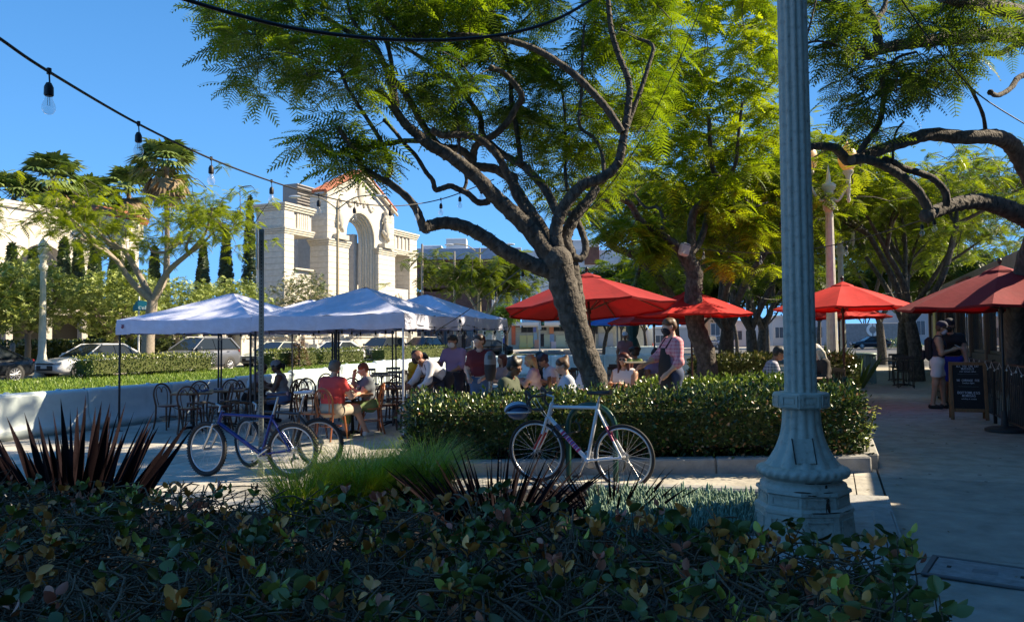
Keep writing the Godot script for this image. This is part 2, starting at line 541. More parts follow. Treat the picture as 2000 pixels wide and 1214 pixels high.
# ---------- the gate tower across the street ----------
func T(px, py, v = -39.5) -> Vector2:
	var p := on_v(px, py, v)
	return Vector2(p.x, p.y)
func tower():
	var stone = stain_mat("stone", [.63, .59, .51], [.53, .49, .41], [.68, .65, .57], 2.6, .85, 2.0, 41)
	var trim = stain_mat("stonetrim", [.56, .51, .42], [.44, .39, .31], [.62, .58, .5], 1.7, .85, 2.0, 47)
	var plaster = stain_mat("plaster", [.56, .52, .47], [.49, .45, .4], [.6, .57, .52], 3.0, .9, 1.0, 43)
	var inner_plaster = plaster  # recesses and inner walls take the same plaster
	var tile = nmat("rooftile", .05, [[0, .2, .06, .03], [.5, .36, .12, .065], [1, .5, .2, .12]], .9, .8, 2.0, 45)
	var t := thing("gate_tower", "cream stone gate tower with tall round arch and red tiled gable", "tower", Vector3.ZERO)
	t.basis = STREET
	var V0 := -39.5       # wing front
	var VM := -38.8       # main front
	var uL := T(555, 500).x; var uL2 := T(574, 500).x
	var uA := T(624, 500, VM).x     # main left corner
	var uA2 := T(681, 500, VM).x    # arch opening left
	var uB := T(739, 500, VM).x     # arch opening right (outer moulding)
	var uC := T(773, 500, VM).x     # main right corner
	var uR0 := T(800, 520).x; var uR := T(814, 520).x
	var yW := T(555, 396).y         # wing cornice
	var yS := T(555, 448).y         # string course
	var ch := 0.47
	var stack := func(u0, u1, v0, v1, y0, y1):   # a pier of stone courses
		var core := MB.new()
		core.box(Vector3((u0 + u1) / 2, (y0 + y1) / 2, (v0 + v1) / 2), Vector3(u1 - u0 - .06, y1 - y0, v1 - v0 - .06))
		obj("pier_core", core, trim, t)
		var n := int((y1 - y0) / ch)
		var hh: float = (y1 - y0) / n
		for k in n:
			boxp("stone_course", Vector3((u0 + u1) / 2, y0 + (k + .5) * hh, (v0 + v1) / 2), Vector3(u1 - u0, hh - .035, v1 - v0), stone, t, .02)
	var cornice := func(u0, u1, v0, v1, y, h, out):
		var steps := 3
		for k in steps:
			var o: float = out * (k + 1) / steps
			boxp("cornice", Vector3((u0 + u1) / 2, y + h * (k + .5) / steps, (v0 + v1) / 2), Vector3(u1 - u0 + 2 * o, h / steps - .004, v1 - v0 + 2 * o), trim, t, .02)
	# wings
	var yLint := T(598, 466).y; var ySill := T(598, 529).y
	stack.call(uL, uL2, -42.3, V0, 0.0, yS - .25)
	stack.call(uL, uL2, -42.3, V0, yS + .26, yW - .5)
	cornice.call(uL, uA, -42.3, V0, yS - .25, .5, .16)
	cornice.call(uL, uA, -42.3, V0, yW - .5, .55, .24)
	boxp("parapet", Vector3((uL2 + uA) / 2 + .005, (yS + yW) / 2 - .12, (V0 - 42.3) / 2), Vector3(uA - uL2 - .01, yW - yS - .77, 2.5), plaster, t)
	for k in 6:
		var uu: float = lerpf(uL2 + .6, uA - .5, k / 5.0)
		boxp("slot", Vector3(uu, (yS + yW) / 2 - .1, V0 - .1), Vector3(.34, 1.5, .08), trim, t, .02)
		boxp("slot_recess", Vector3(uu, (yS + yW) / 2 - .1, V0 - .055), Vector3(.16, 1.25, .03), inner_plaster, t)
	boxp("wall", Vector3((uL2 + uA) / 2 + .005, ySill / 2, (V0 - 42.3) / 2), Vector3(uA - uL2 - .01, ySill, 2.5), plaster, t)
	boxp("sill", Vector3((uL2 + uA) / 2, ySill + .08, V0 - .1), Vector3(uA - uL2 - .02, .15, .5), trim, t, .02)
	boxp("inner_wall", Vector3(lerpf(uL2, uA, .72), (ySill + yLint) / 2 + .3, -43.4), Vector3((uA - uL2) * .62, yLint - ySill + 1.6, .5), inner_plaster, t)
	# right wing
	stack.call(uR0, uR, -42.3, V0, 0.0, yS - .25)
	stack.call(uR0, uR, -42.3, V0, yS + .26, yW - .5)
	cornice.call(uC, uR, -42.3, V0, yS - .25, .5, .16)
	cornice.call(uC, uR, -42.3, V0, yW - .5, .55, .24)
	boxp("parapet", Vector3((uC + uR0) / 2, (yS + yW) / 2 - .12, (V0 - 42.3) / 2), Vector3(uR0 - uC - .01, yW - yS - .77, 2.5), plaster, t)
	for k in 5:
		var uu: float = lerpf(uC + .4, uR0 - .5, k / 4.0)
		boxp("slot", Vector3(uu, (yS + yW) / 2 - .1, V0 - .1), Vector3(.34, 1.5, .08), trim, t, .02)
		boxp("slot_recess", Vector3(uu, (yS + yW) / 2 - .1, V0 - .055), Vector3(.16, 1.25, .03), inner_plaster, t)
	boxp("wall", Vector3((uC + uR0) / 2, ySill / 2 - .3, (V0 - 42.3) / 2), Vector3(uR0 - uC - .01, ySill - .6, 2.5), plaster, t)
	boxp("inner_wall", Vector3((uC + uR0) / 2, (ySill + yLint) / 2, -43.0), Vector3(uR0 - uC + 1.6, yLint - ySill + 2.4, .5), inner_plaster, t)
	var crest := MB.new()
	var cu: float = (uC + uR0) / 2
	for k in 7:
		var a := PI * k / 6.0
		crest.ball(Vector3(cu - cos(a) * .9, ySill - 2.3 + sin(a) * 1.0, V0 - .08), Vector3(.24, .3, .14), 8)
	crest.ball(Vector3(cu, ySill - 2.1, V0 - .08), Vector3(.4, .45, .16), 10)
	crest.box(Vector3(cu, ySill - 2.6, V0 - .06), Vector3(2.4, .16, .2))
	obj("crest", crest, trim, t)
	# main block: two piers, arch wall and gable
	var yEL := T(626, 366, VM).y; var yPk := T(702, 330, VM).y
	var yCapL := T(650, 472, VM).y
	var uMid: float = (uA2 + uB) / 2
	var half: float = (uB - uA2) / 2
	uA = uMid - half - (uB - uA2) * .62; uC = uMid + half + (uB - uA2) * .62
	var yE: float = yEL
	stack.call(uA, uMid - half, -40.7, VM, 0.0, yCapL - .3)
	stack.call(uMid + half, uC, -40.7, VM, 0.0, yCapL - .3)
	cornice.call(uA, uMid - half, -40.7, VM, yCapL - .3, .55, .2)
	cornice.call(uMid + half, uC, -40.7, VM, yCapL - .3, .55, .2)
	stack.call(uA, uA + 1.5, -40.7, VM - .1, yCapL + .26, yE - .45)
	stack.call(uC - 1.5, uC, -40.7, VM - .1, yCapL + .26, yE - .45)
	var yTop: float = T(712, 413, VM).y   # outer crown of the arch
	var spring: float = yTop - half
	var arch := func(h: float, sp: float) -> PackedVector2Array:
		var P := PackedVector2Array()
		for k in 17:
			var a := PI * k / 16.0
			P.push_back(Vector2(uMid - cos(a) * h, sp + sin(a) * h))
		return P
	var outer := PackedVector2Array([Vector2(uA + .3, yCapL + .26), Vector2(uA + .3, yE), Vector2(uMid, yPk - .35), Vector2(uC - .3, yE), Vector2(uC - .3, yCapL + .26)])
	outer.push_back(Vector2(uMid + half, yCapL + .26))
	var A: PackedVector2Array = arch.call(half, spring)
	for k in A.size():
		var p: Vector2 = A[A.size() - 1 - k]
		if p.y > yCapL + .3: outer.push_back(p)
	outer.push_back(Vector2(uMid - half, yCapL + .26))
	var wl := MB.new()
	wl.prism(outer, 1.5, Transform3D(Basis.IDENTITY, Vector3(0, 0, VM - .35 - .75)))
	obj("gable_wall", wl, stain_mat("diamondwall", [.6, .57, .51], [.53, .5, .44], [.65, .62, .57], 1.2, .85, 3.0, 48), t)
	for k in 6:      # stepped mouldings of the arch, each set farther back
		var h1: float = half - k * .14; var h0: float = half - (k + 1) * .14
		var P := PackedVector2Array()
		P.push_back(Vector2(uMid - h1, 0.0))
		for p in arch.call(h1, spring): P.push_back(p)
		P.push_back(Vector2(uMid + h1, 0.0)); P.push_back(Vector2(uMid + h0, 0.0))
		var Q: PackedVector2Array = arch.call(h0, spring)
		for j in Q.size(): P.push_back(Q[Q.size() - 1 - j])
		P.push_back(Vector2(uMid - h0, 0.0))
		var mb := MB.new()
		mb.prism(P, .3, Transform3D(Basis.IDENTITY, Vector3(0, 0, VM - .35 - .16 - k * .2)))
		obj("arch_moulding", mb, stone if k % 2 else trim, t)
	boxp("passage_wall", Vector3(uMid + half - .9, spring / 2 + .3, -41.2), Vector3(.6, spring + .6, .9), inner_plaster, t)
	# roof with tile rows
	var dv := 1.5
	for sg in [-1, 1]:
		var e := Vector3(uMid + sg * (uC - uMid + .35), yE - .12, VM + .05); var r := Vector3(uMid, yPk, VM + .05)
		if sg > 0: e.y = yE - .12
		var slope := (r - e).normalized(); var nrm := Vector3(-slope.y * sg, absf(slope.x), 0).normalized()
		var L := e.distance_to(r)
		boxp("roof_deck", (e + r) / 2 + Vector3(0, -.14, -dv / 2), Vector3(L, .22, dv), trim, t, .0, Basis(slope, nrm, slope.cross(nrm)))
		for k in 6:
			var b := MB.new()
			var z := -dv * (k + .5) / 6.0
			b.tube([e + nrm * .02 + Vector3(0, 0, z), e.lerp(r, .5) + nrm * .05 + Vector3(0, 0, z), r + nrm * .02 + Vector3(0, 0, z)], .16, 8)
			obj("roof_tile_row", b, tile, t)
		boxp("rake_moulding", (e + r) / 2 + Vector3(0, -.42, .02), Vector3(L, .3, .35), trim, t, .03, Basis(slope, nrm, slope.cross(nrm)))
	# relief ornaments over the piers and in the gable
	for s in [-1, 1]:
		var b := MB.new()
		var cu2: float = uMid + s * (half + 1.35)
		var y0 := yCapL + .3
		b.box(Vector3(cu2, y0 + .2, VM + .05), Vector3(1.7, .4, .7))
		for k in 22:
			var a := k * .62
			var rr := .75 - k * .028
			b.ball(Vector3(cu2 + cos(a) * rr * .55, y0 + .9 + k * .12, VM - .02 + .04 * sin(k * 2.0)), Vector3(.26 - k * .004, .26, .22), 8)
		b.ball(Vector3(cu2, y0 + 1.8, VM + .06), Vector3(.42, .8, .3), 10)
		obj("scroll_ornament", b, trim, t)
	var cart := MB.new()
	var yc: float = lerpf(yTop, yPk, .42)
	cart.ball(Vector3(uMid, yc + .3, VM - .3), Vector3(.55, 1.25, .2), 12)
	for k in 18:
		var f: float = (k % 9) / 8.0
		var s := -1.0 if k < 9 else 1.0
		cart.ball(Vector3(uMid + s * (.5 + f * 1.5), yc - .9 + sin(f * 6.0) * .35, VM - .32), Vector3(.22, .28 - f * .1, .14), 8)
	obj("cartouche", cart, trim, t)
	# louvred plant box behind the parapet
	var lv := thing("roof_louvre", "grey louvred plant box on the roof behind the tower parapet", "louvre", Vector3.ZERO)
	lv.basis = STREET
	var la := T(590, 402, -43.4); var lb := T(618, 372, -43.4)
	boxp("casing", Vector3((la.x + lb.x) / 2 + .6, (la.y + lb.y) / 2, -44.6), Vector3(lb.x - la.x + 1.6, lb.y - la.y + .6, 1.6), mat(.32, .3, .28, .8), lv)
	for k in 9: boxp("slat", Vector3((la.x + lb.x) / 2 + .6, lerpf(la.y - .2, lb.y + .2, k / 8.0), -43.75), Vector3(lb.x - la.x + 1.9, .1, .22), mat(.32, .3, .28, .7), lv, .02)
	var lbs := MB.new()
	lbs.box(Vector3((la.x + lb.x) / 2 + .6, la.y - 3.2, -45.0), Vector3(2.2, 6.0, 1.4))
	obj("plinth", lbs, plaster, lv)
	# low garden wall and urn plinths at the tower's foot
	for k in 5:
		var w := thing("forecourt_wall", "low cream panelled wall below the gate tower", "wall", Vector3.ZERO, 0.0, "low walls below the gate tower")
		w.basis = STREET
		var u0: float = uL - 8 + k * 5.6
		boxp("panel", Vector3(u0 + 2.3, .95, -36.5), Vector3(4.5, 1.7, .4), plaster, w, .03)
		boxp("coping", Vector3(u0 + 2.3, 1.87, -36.5), Vector3(4.7, .14, .6), trim, w, .03)
		boxp("end_post", Vector3(u0 - .22, 1.25, -36.5), Vector3(.5, 2.3, .7), stone, w, .03)

# ---------- other buildings ----------
func window_unit(parent, ce: Vector3, w: float, h: float, frame_m, glass_m, bars := 1, depth := .12):
	var f := MB.new()
	var t := .07
	for s in [-1, 1]:
		f.box(ce + Vector3(s * (w / 2 - t / 2), 0, 0), Vector3(t, h, depth))
		f.box(ce + Vector3(0, s * (h / 2 - t / 2), 0), Vector3(w - 2 * t, t, depth))
	for k in bars: f.box(ce + Vector3(lerpf(-w / 2, w / 2, (k + 1.0) / (bars + 1)), 0, 0), Vector3(.05, h - 2 * t, depth * .7))
	var wn := obj("window", f, frame_m, parent)
	var gl := MB.new()
	gl.box(ce - Vector3(0, 0, depth * .2), Vector3(w - 2 * t, h - 2 * t, .02))
	obj("pane", gl, glass_m, wn)
	return wn
func zthing(called, label, cat, px, depth) -> Node3D:    # origin on the ground at that column, facing the camera's way back
	return thing(called, label, cat, foot(px, depth))
func far_buildings():
	var dark := mat(.03, .034, .04, .12, 0.0)
	var gl := mat(.05, .07, .09, .08, .0)
	var white = stain_mat("whitewall", [.62, .62, .62], [.54, .54, .54], [.68, .68, .68], 5, .85, 1, 51)
	var grey = stain_mat("greywall", [.36, .39, .45], [.31, .34, .4], [.41, .44, .5], 5, .8, 1, 52)
	var brown = stain_mat("brownwall", [.2, .085, .055], [.15, .06, .04], [.25, .11, .07], 5, .8, 1, 53)
	var trimw := mat(.55, .55, .54, .7)
	# white corner building with shops; its face is at z = -104
	var s := 104.0 / FPX
	var b := zthing("corner_building", "white three storey corner building with painted shop fronts below", "building", 1060, 104)
	var X := func(px): return (px - 1060) * s
	var Y := func(py): return at(1060, py, 104).y - b.position.y
	boxp("wall", Vector3((X.call(1022) + X.call(1260)) / 2, (Y.call(489) + Y.call(638)) / 2, -6), Vector3(X.call(1260) - X.call(1022), Y.call(489) - Y.call(638), 11.9), white, b)
	for k in 6: boxp("panel_joint", Vector3((X.call(1022) + X.call(1260)) / 2, Y.call(505 + k * 22), -.04), Vector3(X.call(1260) - X.call(1022), .05, .012), mat(.42, .42, .42, .8), b)
	boxp("shop_wall", Vector3((X.call(940) + X.call(1260)) / 2, Y.call(638) / 2, -6.6), Vector3(X.call(1260) - X.call(940), Y.call(638), 11), stain_mat("shopwall", [.4, .4, .33], [.33, .33, .27], [.45, .45, .38], 3, .8, 1, 54), b)
	boxp("canopy", Vector3((X.call(1000) + X.call(1260)) / 2, Y.call(632), -.2), Vector3(X.call(1260) - X.call(1000), .5, 2.2), trimw, b, .05)
	for w in [[1043, 541, 18, 7], [1120, 541, 22, 9], [1180, 541, 22, 9], [1120, 590, 22, 12], [1180, 590, 22, 12]]:
		window_unit(b, Vector3(X.call(w[0]), Y.call(w[1]), .0), w[2] * s, w[3] * s, trimw, gl)
	# shop fronts
	for w in [[1030, 641, 24, 16, 0], [1095, 641, 30, 12, 0], [1062, 641, 13, 8, 1], [1150, 645, 40, 16, 0]]:
		window_unit(b, Vector3(X.call(w[0]), Y.call(w[1]), -1.06), w[2] * s, w[3] * s, mat(.12, .12, .12, .5), dark, 1)
	var panels := [[1003, 650, 8, 46, .55, .12, .05], [985, 650, 10, 46, .05, .09, .3], [1022, 666, 14, 24, .55, .5, .2], [1036, 666, 12, 24, .58, .52, .22], [1026, 677, 24, 9, .6, .42, .1], [1045, 642, 6, 12, .1, .16, .5], [1046, 660, 7, 22, .25, .4, .5], [1049, 672, 10, 18, .6, .3, .2], [1069, 665, 12, 24, .38, .42, .3], [1078, 645, 9, 14, .5, .2, .1], [1079, 660, 9, 16, .2, .3, .45], [1082, 674, 10, 14, .62, .5, .5], [1096, 666, 20, 24, .42, .47, .34], [1112, 664, 8, 22, .42, .47, .34], [1030, 664, 6, 12, .3, .2, .12], [1140, 666, 30, 24, .36, .4, .32], [1185, 664, 30, 26, .3, .33, .36]]
	for p in panels:
		boxp("mural_panel", Vector3(X.call(p[0]), Y.call(p[1]), -1.0 + .004 * (int(p[0] * 3 + p[1]) % 9)), Vector3(p[2] * s * .97, p[3] * s * .98, .08 + .014 * (int(p[0]) % 5)), mat(p[4], p[5], p[6], .6), b, .01)
	boxp("door", Vector3(X.call(1060), Y.call(664), -1.02), Vector3(.5, 1.7, .16), dark, b, .01)
	boxp("penthouse", Vector3(X.call(1135), Y.call(480), -4), Vector3(5.5, 1.8, 6), trimw, b, .05)
	boxp("penthouse_wall", Vector3(X.call(1158), Y.call(500), .1), Vector3(2.0, 2.4, .3), brown, b, .02)
	# long grey and brown block
	var c := zthing("office_block", "long grey and red-brown office block behind the street trees", "building", 930, 116)
	s = 116.0 / FPX
	X = func(px): return (px - 930) * s
	Y = func(py): return at(930, py, 116).y - c.position.y
	boxp("wall", Vector3((X.call(800) + X.call(1017)) / 2, Y.call(560) / 2 - .3, -8), Vector3(X.call(1017) - X.call(800), Y.call(560) - .6, 14), brown, c)
	boxp("upper_floor", Vector3((X.call(812) + X.call(1020)) / 2, (Y.call(483) + Y.call(505)) / 2, -8), Vector3(X.call(1020) - X.call(812), Y.call(483) - Y.call(505), 15), grey, c, .05)
	boxp("middle_floor", Vector3((X.call(812) + X.call(1017)) / 2, (Y.call(505) + Y.call(560)) / 2, -8.4), Vector3(X.call(1017) - X.call(812), Y.call(505) - Y.call(560), 14), brown, c)
	boxp("bay", Vector3((X.call(965) + X.call(1014)) / 2, (Y.call(567) + Y.call(600)) / 2, -.6), Vector3(X.call(1014) - X.call(965), Y.call(567) - Y.call(600), 1.4), grey, c, .03)
	window_unit(c, Vector3(X.call(1001), Y.call(588), .15), 10 * s, 5 * s, trimw, gl)
	window_unit(c, Vector3(X.call(1010), Y.call(588), .15), 4 * s, 5 * s, trimw, gl, 0)
	for k in 9: window_unit(c, Vector3(X.call(822 + k * 21), Y.call(535), -1.4), 14 * s, 16 * s, mat(.1, .1, .1, .5), gl, 1)
	for k in 7: window_unit(c, Vector3(X.call(830 + k * 22), Y.call(660), -.98), 17 * s, 40 * s, mat(.14, .14, .14, .5), gl, 2)
	boxp("plant_box", Vector3(X.call(888), Y.call(474), -6), Vector3(3.2, 2.6, 3), trimw, c, .05)
	boxp("plant_box", Vector3(X.call(835), Y.call(478), -9), Vector3(3.0, 1.8, 3), white, c, .05)
	# cream arcade building behind the palms
	var a := thing("arcade_building", "cream stucco building with sweeping arches and a red tiled roof", "building", Vector3.ZERO)
	a.basis = STREET
	var cream = stain_mat("cream", [.68, .63, .54], [.62, .57, .48], [.72, .67, .59], 5, .9, 1, 56)
	var va := -52.0
	var Q := func(px, py): 
		var p := on_v(px, py, va)
		return Vector3(p.x, p.y, va)
	var e0: Vector3 = Q.call(-160, 430); var e1: Vector3 = Q.call(262, 436)
	var y0: float = Q.call(130, 452).y; var y1: float = Q.call(130, 425).y
	var um: float = e1.x
	var nb := 5
	var bw: float = 5.4
	for k in nb:
		var u1: float = um - k * bw; var u0: float = u1 - bw
		var P := PackedVector2Array([Vector2(u0, 0), Vector2(u0, y1), Vector2(u1, y1), Vector2(u1, 0), Vector2(u1 - .7, 0)])
		for j in 13:
			var t := PI * j / 12.0
			P.push_back(Vector2((u0 + u1) / 2 + cos(t) * (bw / 2 - .7), y0 - 3.4 + sin(t) * 2.2))
		P.push_back(Vector2(u0 + .7, 0))
		var mb := MB.new()
		mb.prism(P, 1.0, Transform3D(Basis.IDENTITY, Vector3(0, 0, va)))
		obj("arch_bay", mb, cream, a)
	boxp("back_wall", Vector3(um - nb * bw * .32, y1 * .5, va - 4), Vector3(nb * bw * .6, y1, .6), cream, a)
	boxp("parapet", Vector3(um - nb * bw / 2, y1 + .25, va), Vector3(nb * bw, .5, 1.3), cream, a, .04)
	var tile: Material = mats["rooftile"]
	var ur: float = Q.call(205, 415).x
	for k in 7: 
		var rr := MB.new()
		var uu: float = ur + k * .55
		rr.tube([Vector3(uu, y1 + .5, va + .6), Vector3(uu, y1 + 1.5, va - 2.2)], .3, 8)
		obj("roof_tile_row", rr, tile, a)
	boxp("roof_wall", Vector3(ur + 1.7, y1 - .1, va - 1.2), Vector3(4.0, 1.4, 2.2), cream, a)
	# dark colonnade below the far trees
	var d := thing("colonnade", "dark shaded colonnade with pale square columns behind the hedge", "colonnade", Vector3.ZERO)
	d.basis = STREET
	boxp("back_wall", Vector3(38, 1.6, -47), Vector3(40, 3.2, .4), mat(.4, .36, .3, .9), d)
	boxp("roof_slab", Vector3(38, 3.4, -44.5), Vector3(40, .35, 6.5), mat(.4, .36, .3, .9), d)
	for k in 16: boxp("column", Vector3(19 + k * 2.3, 1.6, -41.6), Vector3(.42, 3.2, .42), stain_mat("column", [.5, .46, .4], [.42, .38, .33], [.55, .51, .45], 1, .8, 1, 58), d, .03)

func far_blocks():
	var gl := mat(.05, .06, .08, .1); var tr := mat(.5, .5, .5, .7)
	for q in [[1275, 1352, 640, 112, [.3, .33, .38], "low blue-grey warehouse wall beyond the roadway barriers"], [1352, 1384, 600, 120, [.55, .55, .53], "narrow white far building beside the tan one"], [1384, 1428, 606, 118, [.5, .3, .18], "tan-orange far shop building across the cross street"], [1428, 1510, 628, 124, [.56, .54, .5], "long pale far building with dark windows across the cross street"], [1510, 1640, 618, 130, [.4, .4, .42], "grey far building behind the jacaranda row"], [1760, 1900, 600, 125, [.34, .36, .38], "grey far building beyond the end of the sidewalk"]]:
		var d: float = q[3]; var s := d / FPX
		var mid: float = (q[0] + q[1]) / 2.0
		var t := zthing("far_building", q[5], "building", mid, d)
		var h: float = at(mid, q[2], d).y - t.position.y; var w: float = (q[1] - q[0]) * s
		boxp("wall", Vector3(0, h / 2, -4), Vector3(w, h, 8), mat(q[4][0], q[4][1], q[4][2], .85), t)
		boxp("parapet", Vector3(0, h + .1, .02), Vector3(w + .1, .3, .4), tr, t, .02)
		for k in int(w / 2.2): window_unit(t, Vector3(-w / 2 + 1.1 + k * 2.2, h * .45, .02), 1.5, h * .4, tr, gl)
func sign_wall():
	var m = stain_mat("signwall", [.27, .275, .285], [.22, .225, .235], [.31, .315, .325], 4, .8, 1, 61)
	var white := mat(.75, .78, .8, .6)
	var w := thing("sign_wall", "grey wall with a white split ring emblem and CULVER lettering", "wall", foot(1705, 100))
	var s := 100.0 / FPX
	var Y := func(py): return at(1705, py, 100).y - w.position.y
	boxp("panel", Vector3(-.2, Y.call(631) / 2, -.2), Vector3(110 * s, Y.call(631), .4), m, w, .03)
	for k in 5: boxp("panel_joint", Vector3(-3.0 + k * 1.4, Y.call(631) / 2, .002), Vector3(.02, Y.call(631) - .1, .01), mat(.18, .18, .19, .8), w)
	for sg in [-1, 1]:
		var P := PackedVector2Array()
		var R := 12.2 * s; var r := 7.0 * s
		for k in 15:
			var a := -PI / 2 + .12 + (PI - .24) * k / 14.0
			P.push_back(Vector2(sg * cos(a) * R, sin(a) * R))
		for k in 15:
			var a := -PI / 2 + .18 + (PI - .36) * (14 - k) / 14.0
			P.push_back(Vector2(sg * cos(a) * r, sin(a) * r))
		var b := MB.new()
		b.prism(P, .1, Transform3D(Basis.IDENTITY, Vector3(-.6 * s * 10 + .4, Y.call(644), .06)))
		obj("emblem_half", b, white, w)
	var tm := obj("lettering", text_mesh("CULVER", .62, .06, "Droid Sans", 700), white, w, Vector3(.55, Y.call(660.5), .06))
	var br := thing("tall_shrub_bank", "low pale green shrub bank at the foot of the grey sign wall", "shrub", foot(1750, 97))
	var xf := []; var cl := []
	rng.seed = 5
	for k in 700:
		var p := Vector3(rng.randf_range(-2.6, 3.2), rng.randf() * 1.2, rng.randf_range(-.6, .6))
		p.y *= 1.0 - absf(p.x) * .2
		xf.append(Transform3D(Basis.from_euler(Vector3(rng.randf() * TAU, rng.randf() * TAU, 0)).scaled(Vector3.ONE * .3), p))
		var t := rng.randf()
		cl.append(Color(.12 + .1 * t, .18 + .12 * t, .08 + .04 * t))
	scatter("foliage", leaf_mesh(.5, 1.0), leafmat("leafcol", 1, 1, 1, .6), xf, cl, br)

func restaurant():
	# single storey restaurants along the sidewalk; their shadow reaches the planter kerb
	var dark = stain_mat("restwall", [.06, .058, .055], [.04, .04, .038], [.085, .08, .075], 2, .7, 1, 71)
	var stucco = stain_mat("reststucco", [.3, .29, .28], [.24, .23, .22], [.35, .34, .33], 3, .85, 1, 72)
	var wood := mat(.09, .05, .03, .6)
	var gl := mat(.04, .05, .06, .04, .0, {"metallic_specular": .9})
	var t := thing("restaurant", "dark fronted single storey restaurant with tall windows beside the sidewalk", "restaurant", Vector3.ZERO)
	t.basis = STREET
	var H := 3.45
	boxp("wall", Vector3(24.05, H / 2 + .1, 6.7), Vector3(27.9, H, 5.0), stucco, t)
	boxp("parapet_band", Vector3(24.05, H - .22, 4.08), Vector3(27.9, .55, .3), stucco, t, .03)
	boxp("base_panel", Vector3(24.4, .62, 4.08), Vector3(27.1, .95, .26), dark, t, .02)
	for k in 11:
		var u := 11.65 + k * 2.55
		boxp("post", Vector3(u, 1.65, 4.05), Vector3(.22, 2.7, .3), wood, t, .02)
		if k < 10: window_unit(t, Vector3(u + 1.275, 1.98, 4.08), 2.3, 1.75, mat(.04, .035, .03, .5), gl, 1, .16)
	boxp("door", Vector3(36.2, 1.3, 4.07), Vector3(1.1, 2.3, .22), mat(.1, .08, .05, .5), t, .02)
	boxp("poster", Vector3(35.2, 1.95, 3.9), Vector3(.75, 1.2, .02), mat(.5, .48, .16, .6), t)
	boxp("fascia_sign", Vector3(27.5, 3.1, 3.85), Vector3(2.2, .5, .1), mat(.32, .09, .08, .6), t, .02)
	var n := thing("tall_building", "tall plain building rising above the sidewalk beside the restaurants", "building", Vector3.ZERO)
	n.basis = STREET
	var blk = stain_mat("tallwall", [.2, .19, .18], [.16, .15, .14], [.24, .23, .22], 4, .85, 1, 73)
	boxp("wall", Vector3(-12.3, 6.1, 10.6), Vector3(46.0, 12.2, 11.0), blk, n)
	boxp("cornice", Vector3(-12.3, 12.4, 10.6), Vector3(46.3, .4, 11.3), stucco, n, .05)
	for fl in 3:
		for k in 11: window_unit(n, Vector3(-30.0 + k * 3.6, 2.4 + fl * 3.5, 5.08), 1.6, 2.0, mat(.1, .1, .1, .6), gl, 1)
# ---------- plants ----------
func leaf_mesh(w: float, l: float, bend := .12) -> ArrayMesh:     # a pointed leaf along +z with a folded midrib
	var b := MB.new()
	var c0 := Vector3(0, 0, 0); var c1 := Vector3(0, -.04 * l, .45 * l); var c2 := Vector3(0, -bend * l, l)
	for s in [-1.0, 1.0]:
		var a := Vector3(s * w * .42, .10 * w, .3 * l); var d := Vector3(s * w * .36, .06 * w - bend * .4 * l, .68 * l)
		if s < 0:
			b.tri(c0, a, c1); b.tri(a, d, c1); b.tri(c1, d, c2)
		else:
			b.tri(c0, c1, a); b.tri(a, c1, d); b.tri(c1, c2, d)
	return b.mesh()
func oval_leaf(w: float, l: float) -> ArrayMesh:     # a broad leaf with a blunt tip, cupped, on a short stalk
	var b := MB.new()
	var prof := [[0.0, .03], [.12, .05], [.22, .3], [.42, .49], [.62, .5], [.82, .36], [.94, .16], [1.0, .02]]
	var L := []; var C := []; var R := []
	for p in prof:
		var y: float = -.1 * l * p[0] * p[0] + .04 * l * sin(p[0] * 3.0)
		C.append(Vector3(0, y, p[0] * l)); L.append(Vector3(-p[1] * w, y + .16 * w * p[1] * 2.0, p[0] * l)); R.append(Vector3(p[1] * w, y + .16 * w * p[1] * 2.0, p[0] * l))
	b.ring_strip([PackedVector3Array(L), PackedVector3Array(C), PackedVector3Array(R)], false)
	return b.mesh()
func frond_mesh(pairs := 10, droop := .3, plen := .24, pw := .05) -> ArrayMesh:    # feathery compound leaf, 1 m along +z
	var b := MB.new()
	var ax := func(t): return Vector3(0, .12 * t - droop * t * t, t)
	for k in pairs:
		var t := .14 + .84 * k / (pairs - 1.0)
		var p: Vector3 = ax.call(t)
		var L := plen * sin(PI * (.22 + .7 * t)) + .03
		for s in [-1.0, 1.0]:
			var d := Vector3(s * .86, -.18 - .1 * t, .5).normalized() * L
			var w := Vector3(0, 0, pw * .5)
			var q := p + d * .5 + Vector3(0, .012, 0)
			b.quad(p - w * .6, q - w, q + w, p + w * .6)
			b.tri(q - w, p + d, q + w)
	var r := .008
	for k in 3:
		var p: Vector3 = ax.call(k / 3.0); var q: Vector3 = ax.call((k + 1) / 3.0)
		b.quad(p + Vector3(-r, 0, 0), q + Vector3(-r, 0, 0), q + Vector3(r, 0, 0), p + Vector3(r, 0, 0))
	return b.mesh()
func bark(key := "bark") -> Material:
	return nmat(key, .02, [[0, .026, .022, .018], [.45, .075, .064, .054], [.7, .13, .114, .097], [1, .22, .2, .17]], .9, .92, 9.0, 81, 6, Vector3(1, .45, 1))
func leaf_tone(a: Array, c: Array, t: float, j := .15) -> Color:
	var f := 1.0 + rng.randf_range(-j, j)
	return Color(lerpf(a[0], c[0], t) * f, lerpf(a[1], c[1], t) * f, lerpf(a[2], c[2], t) * f)

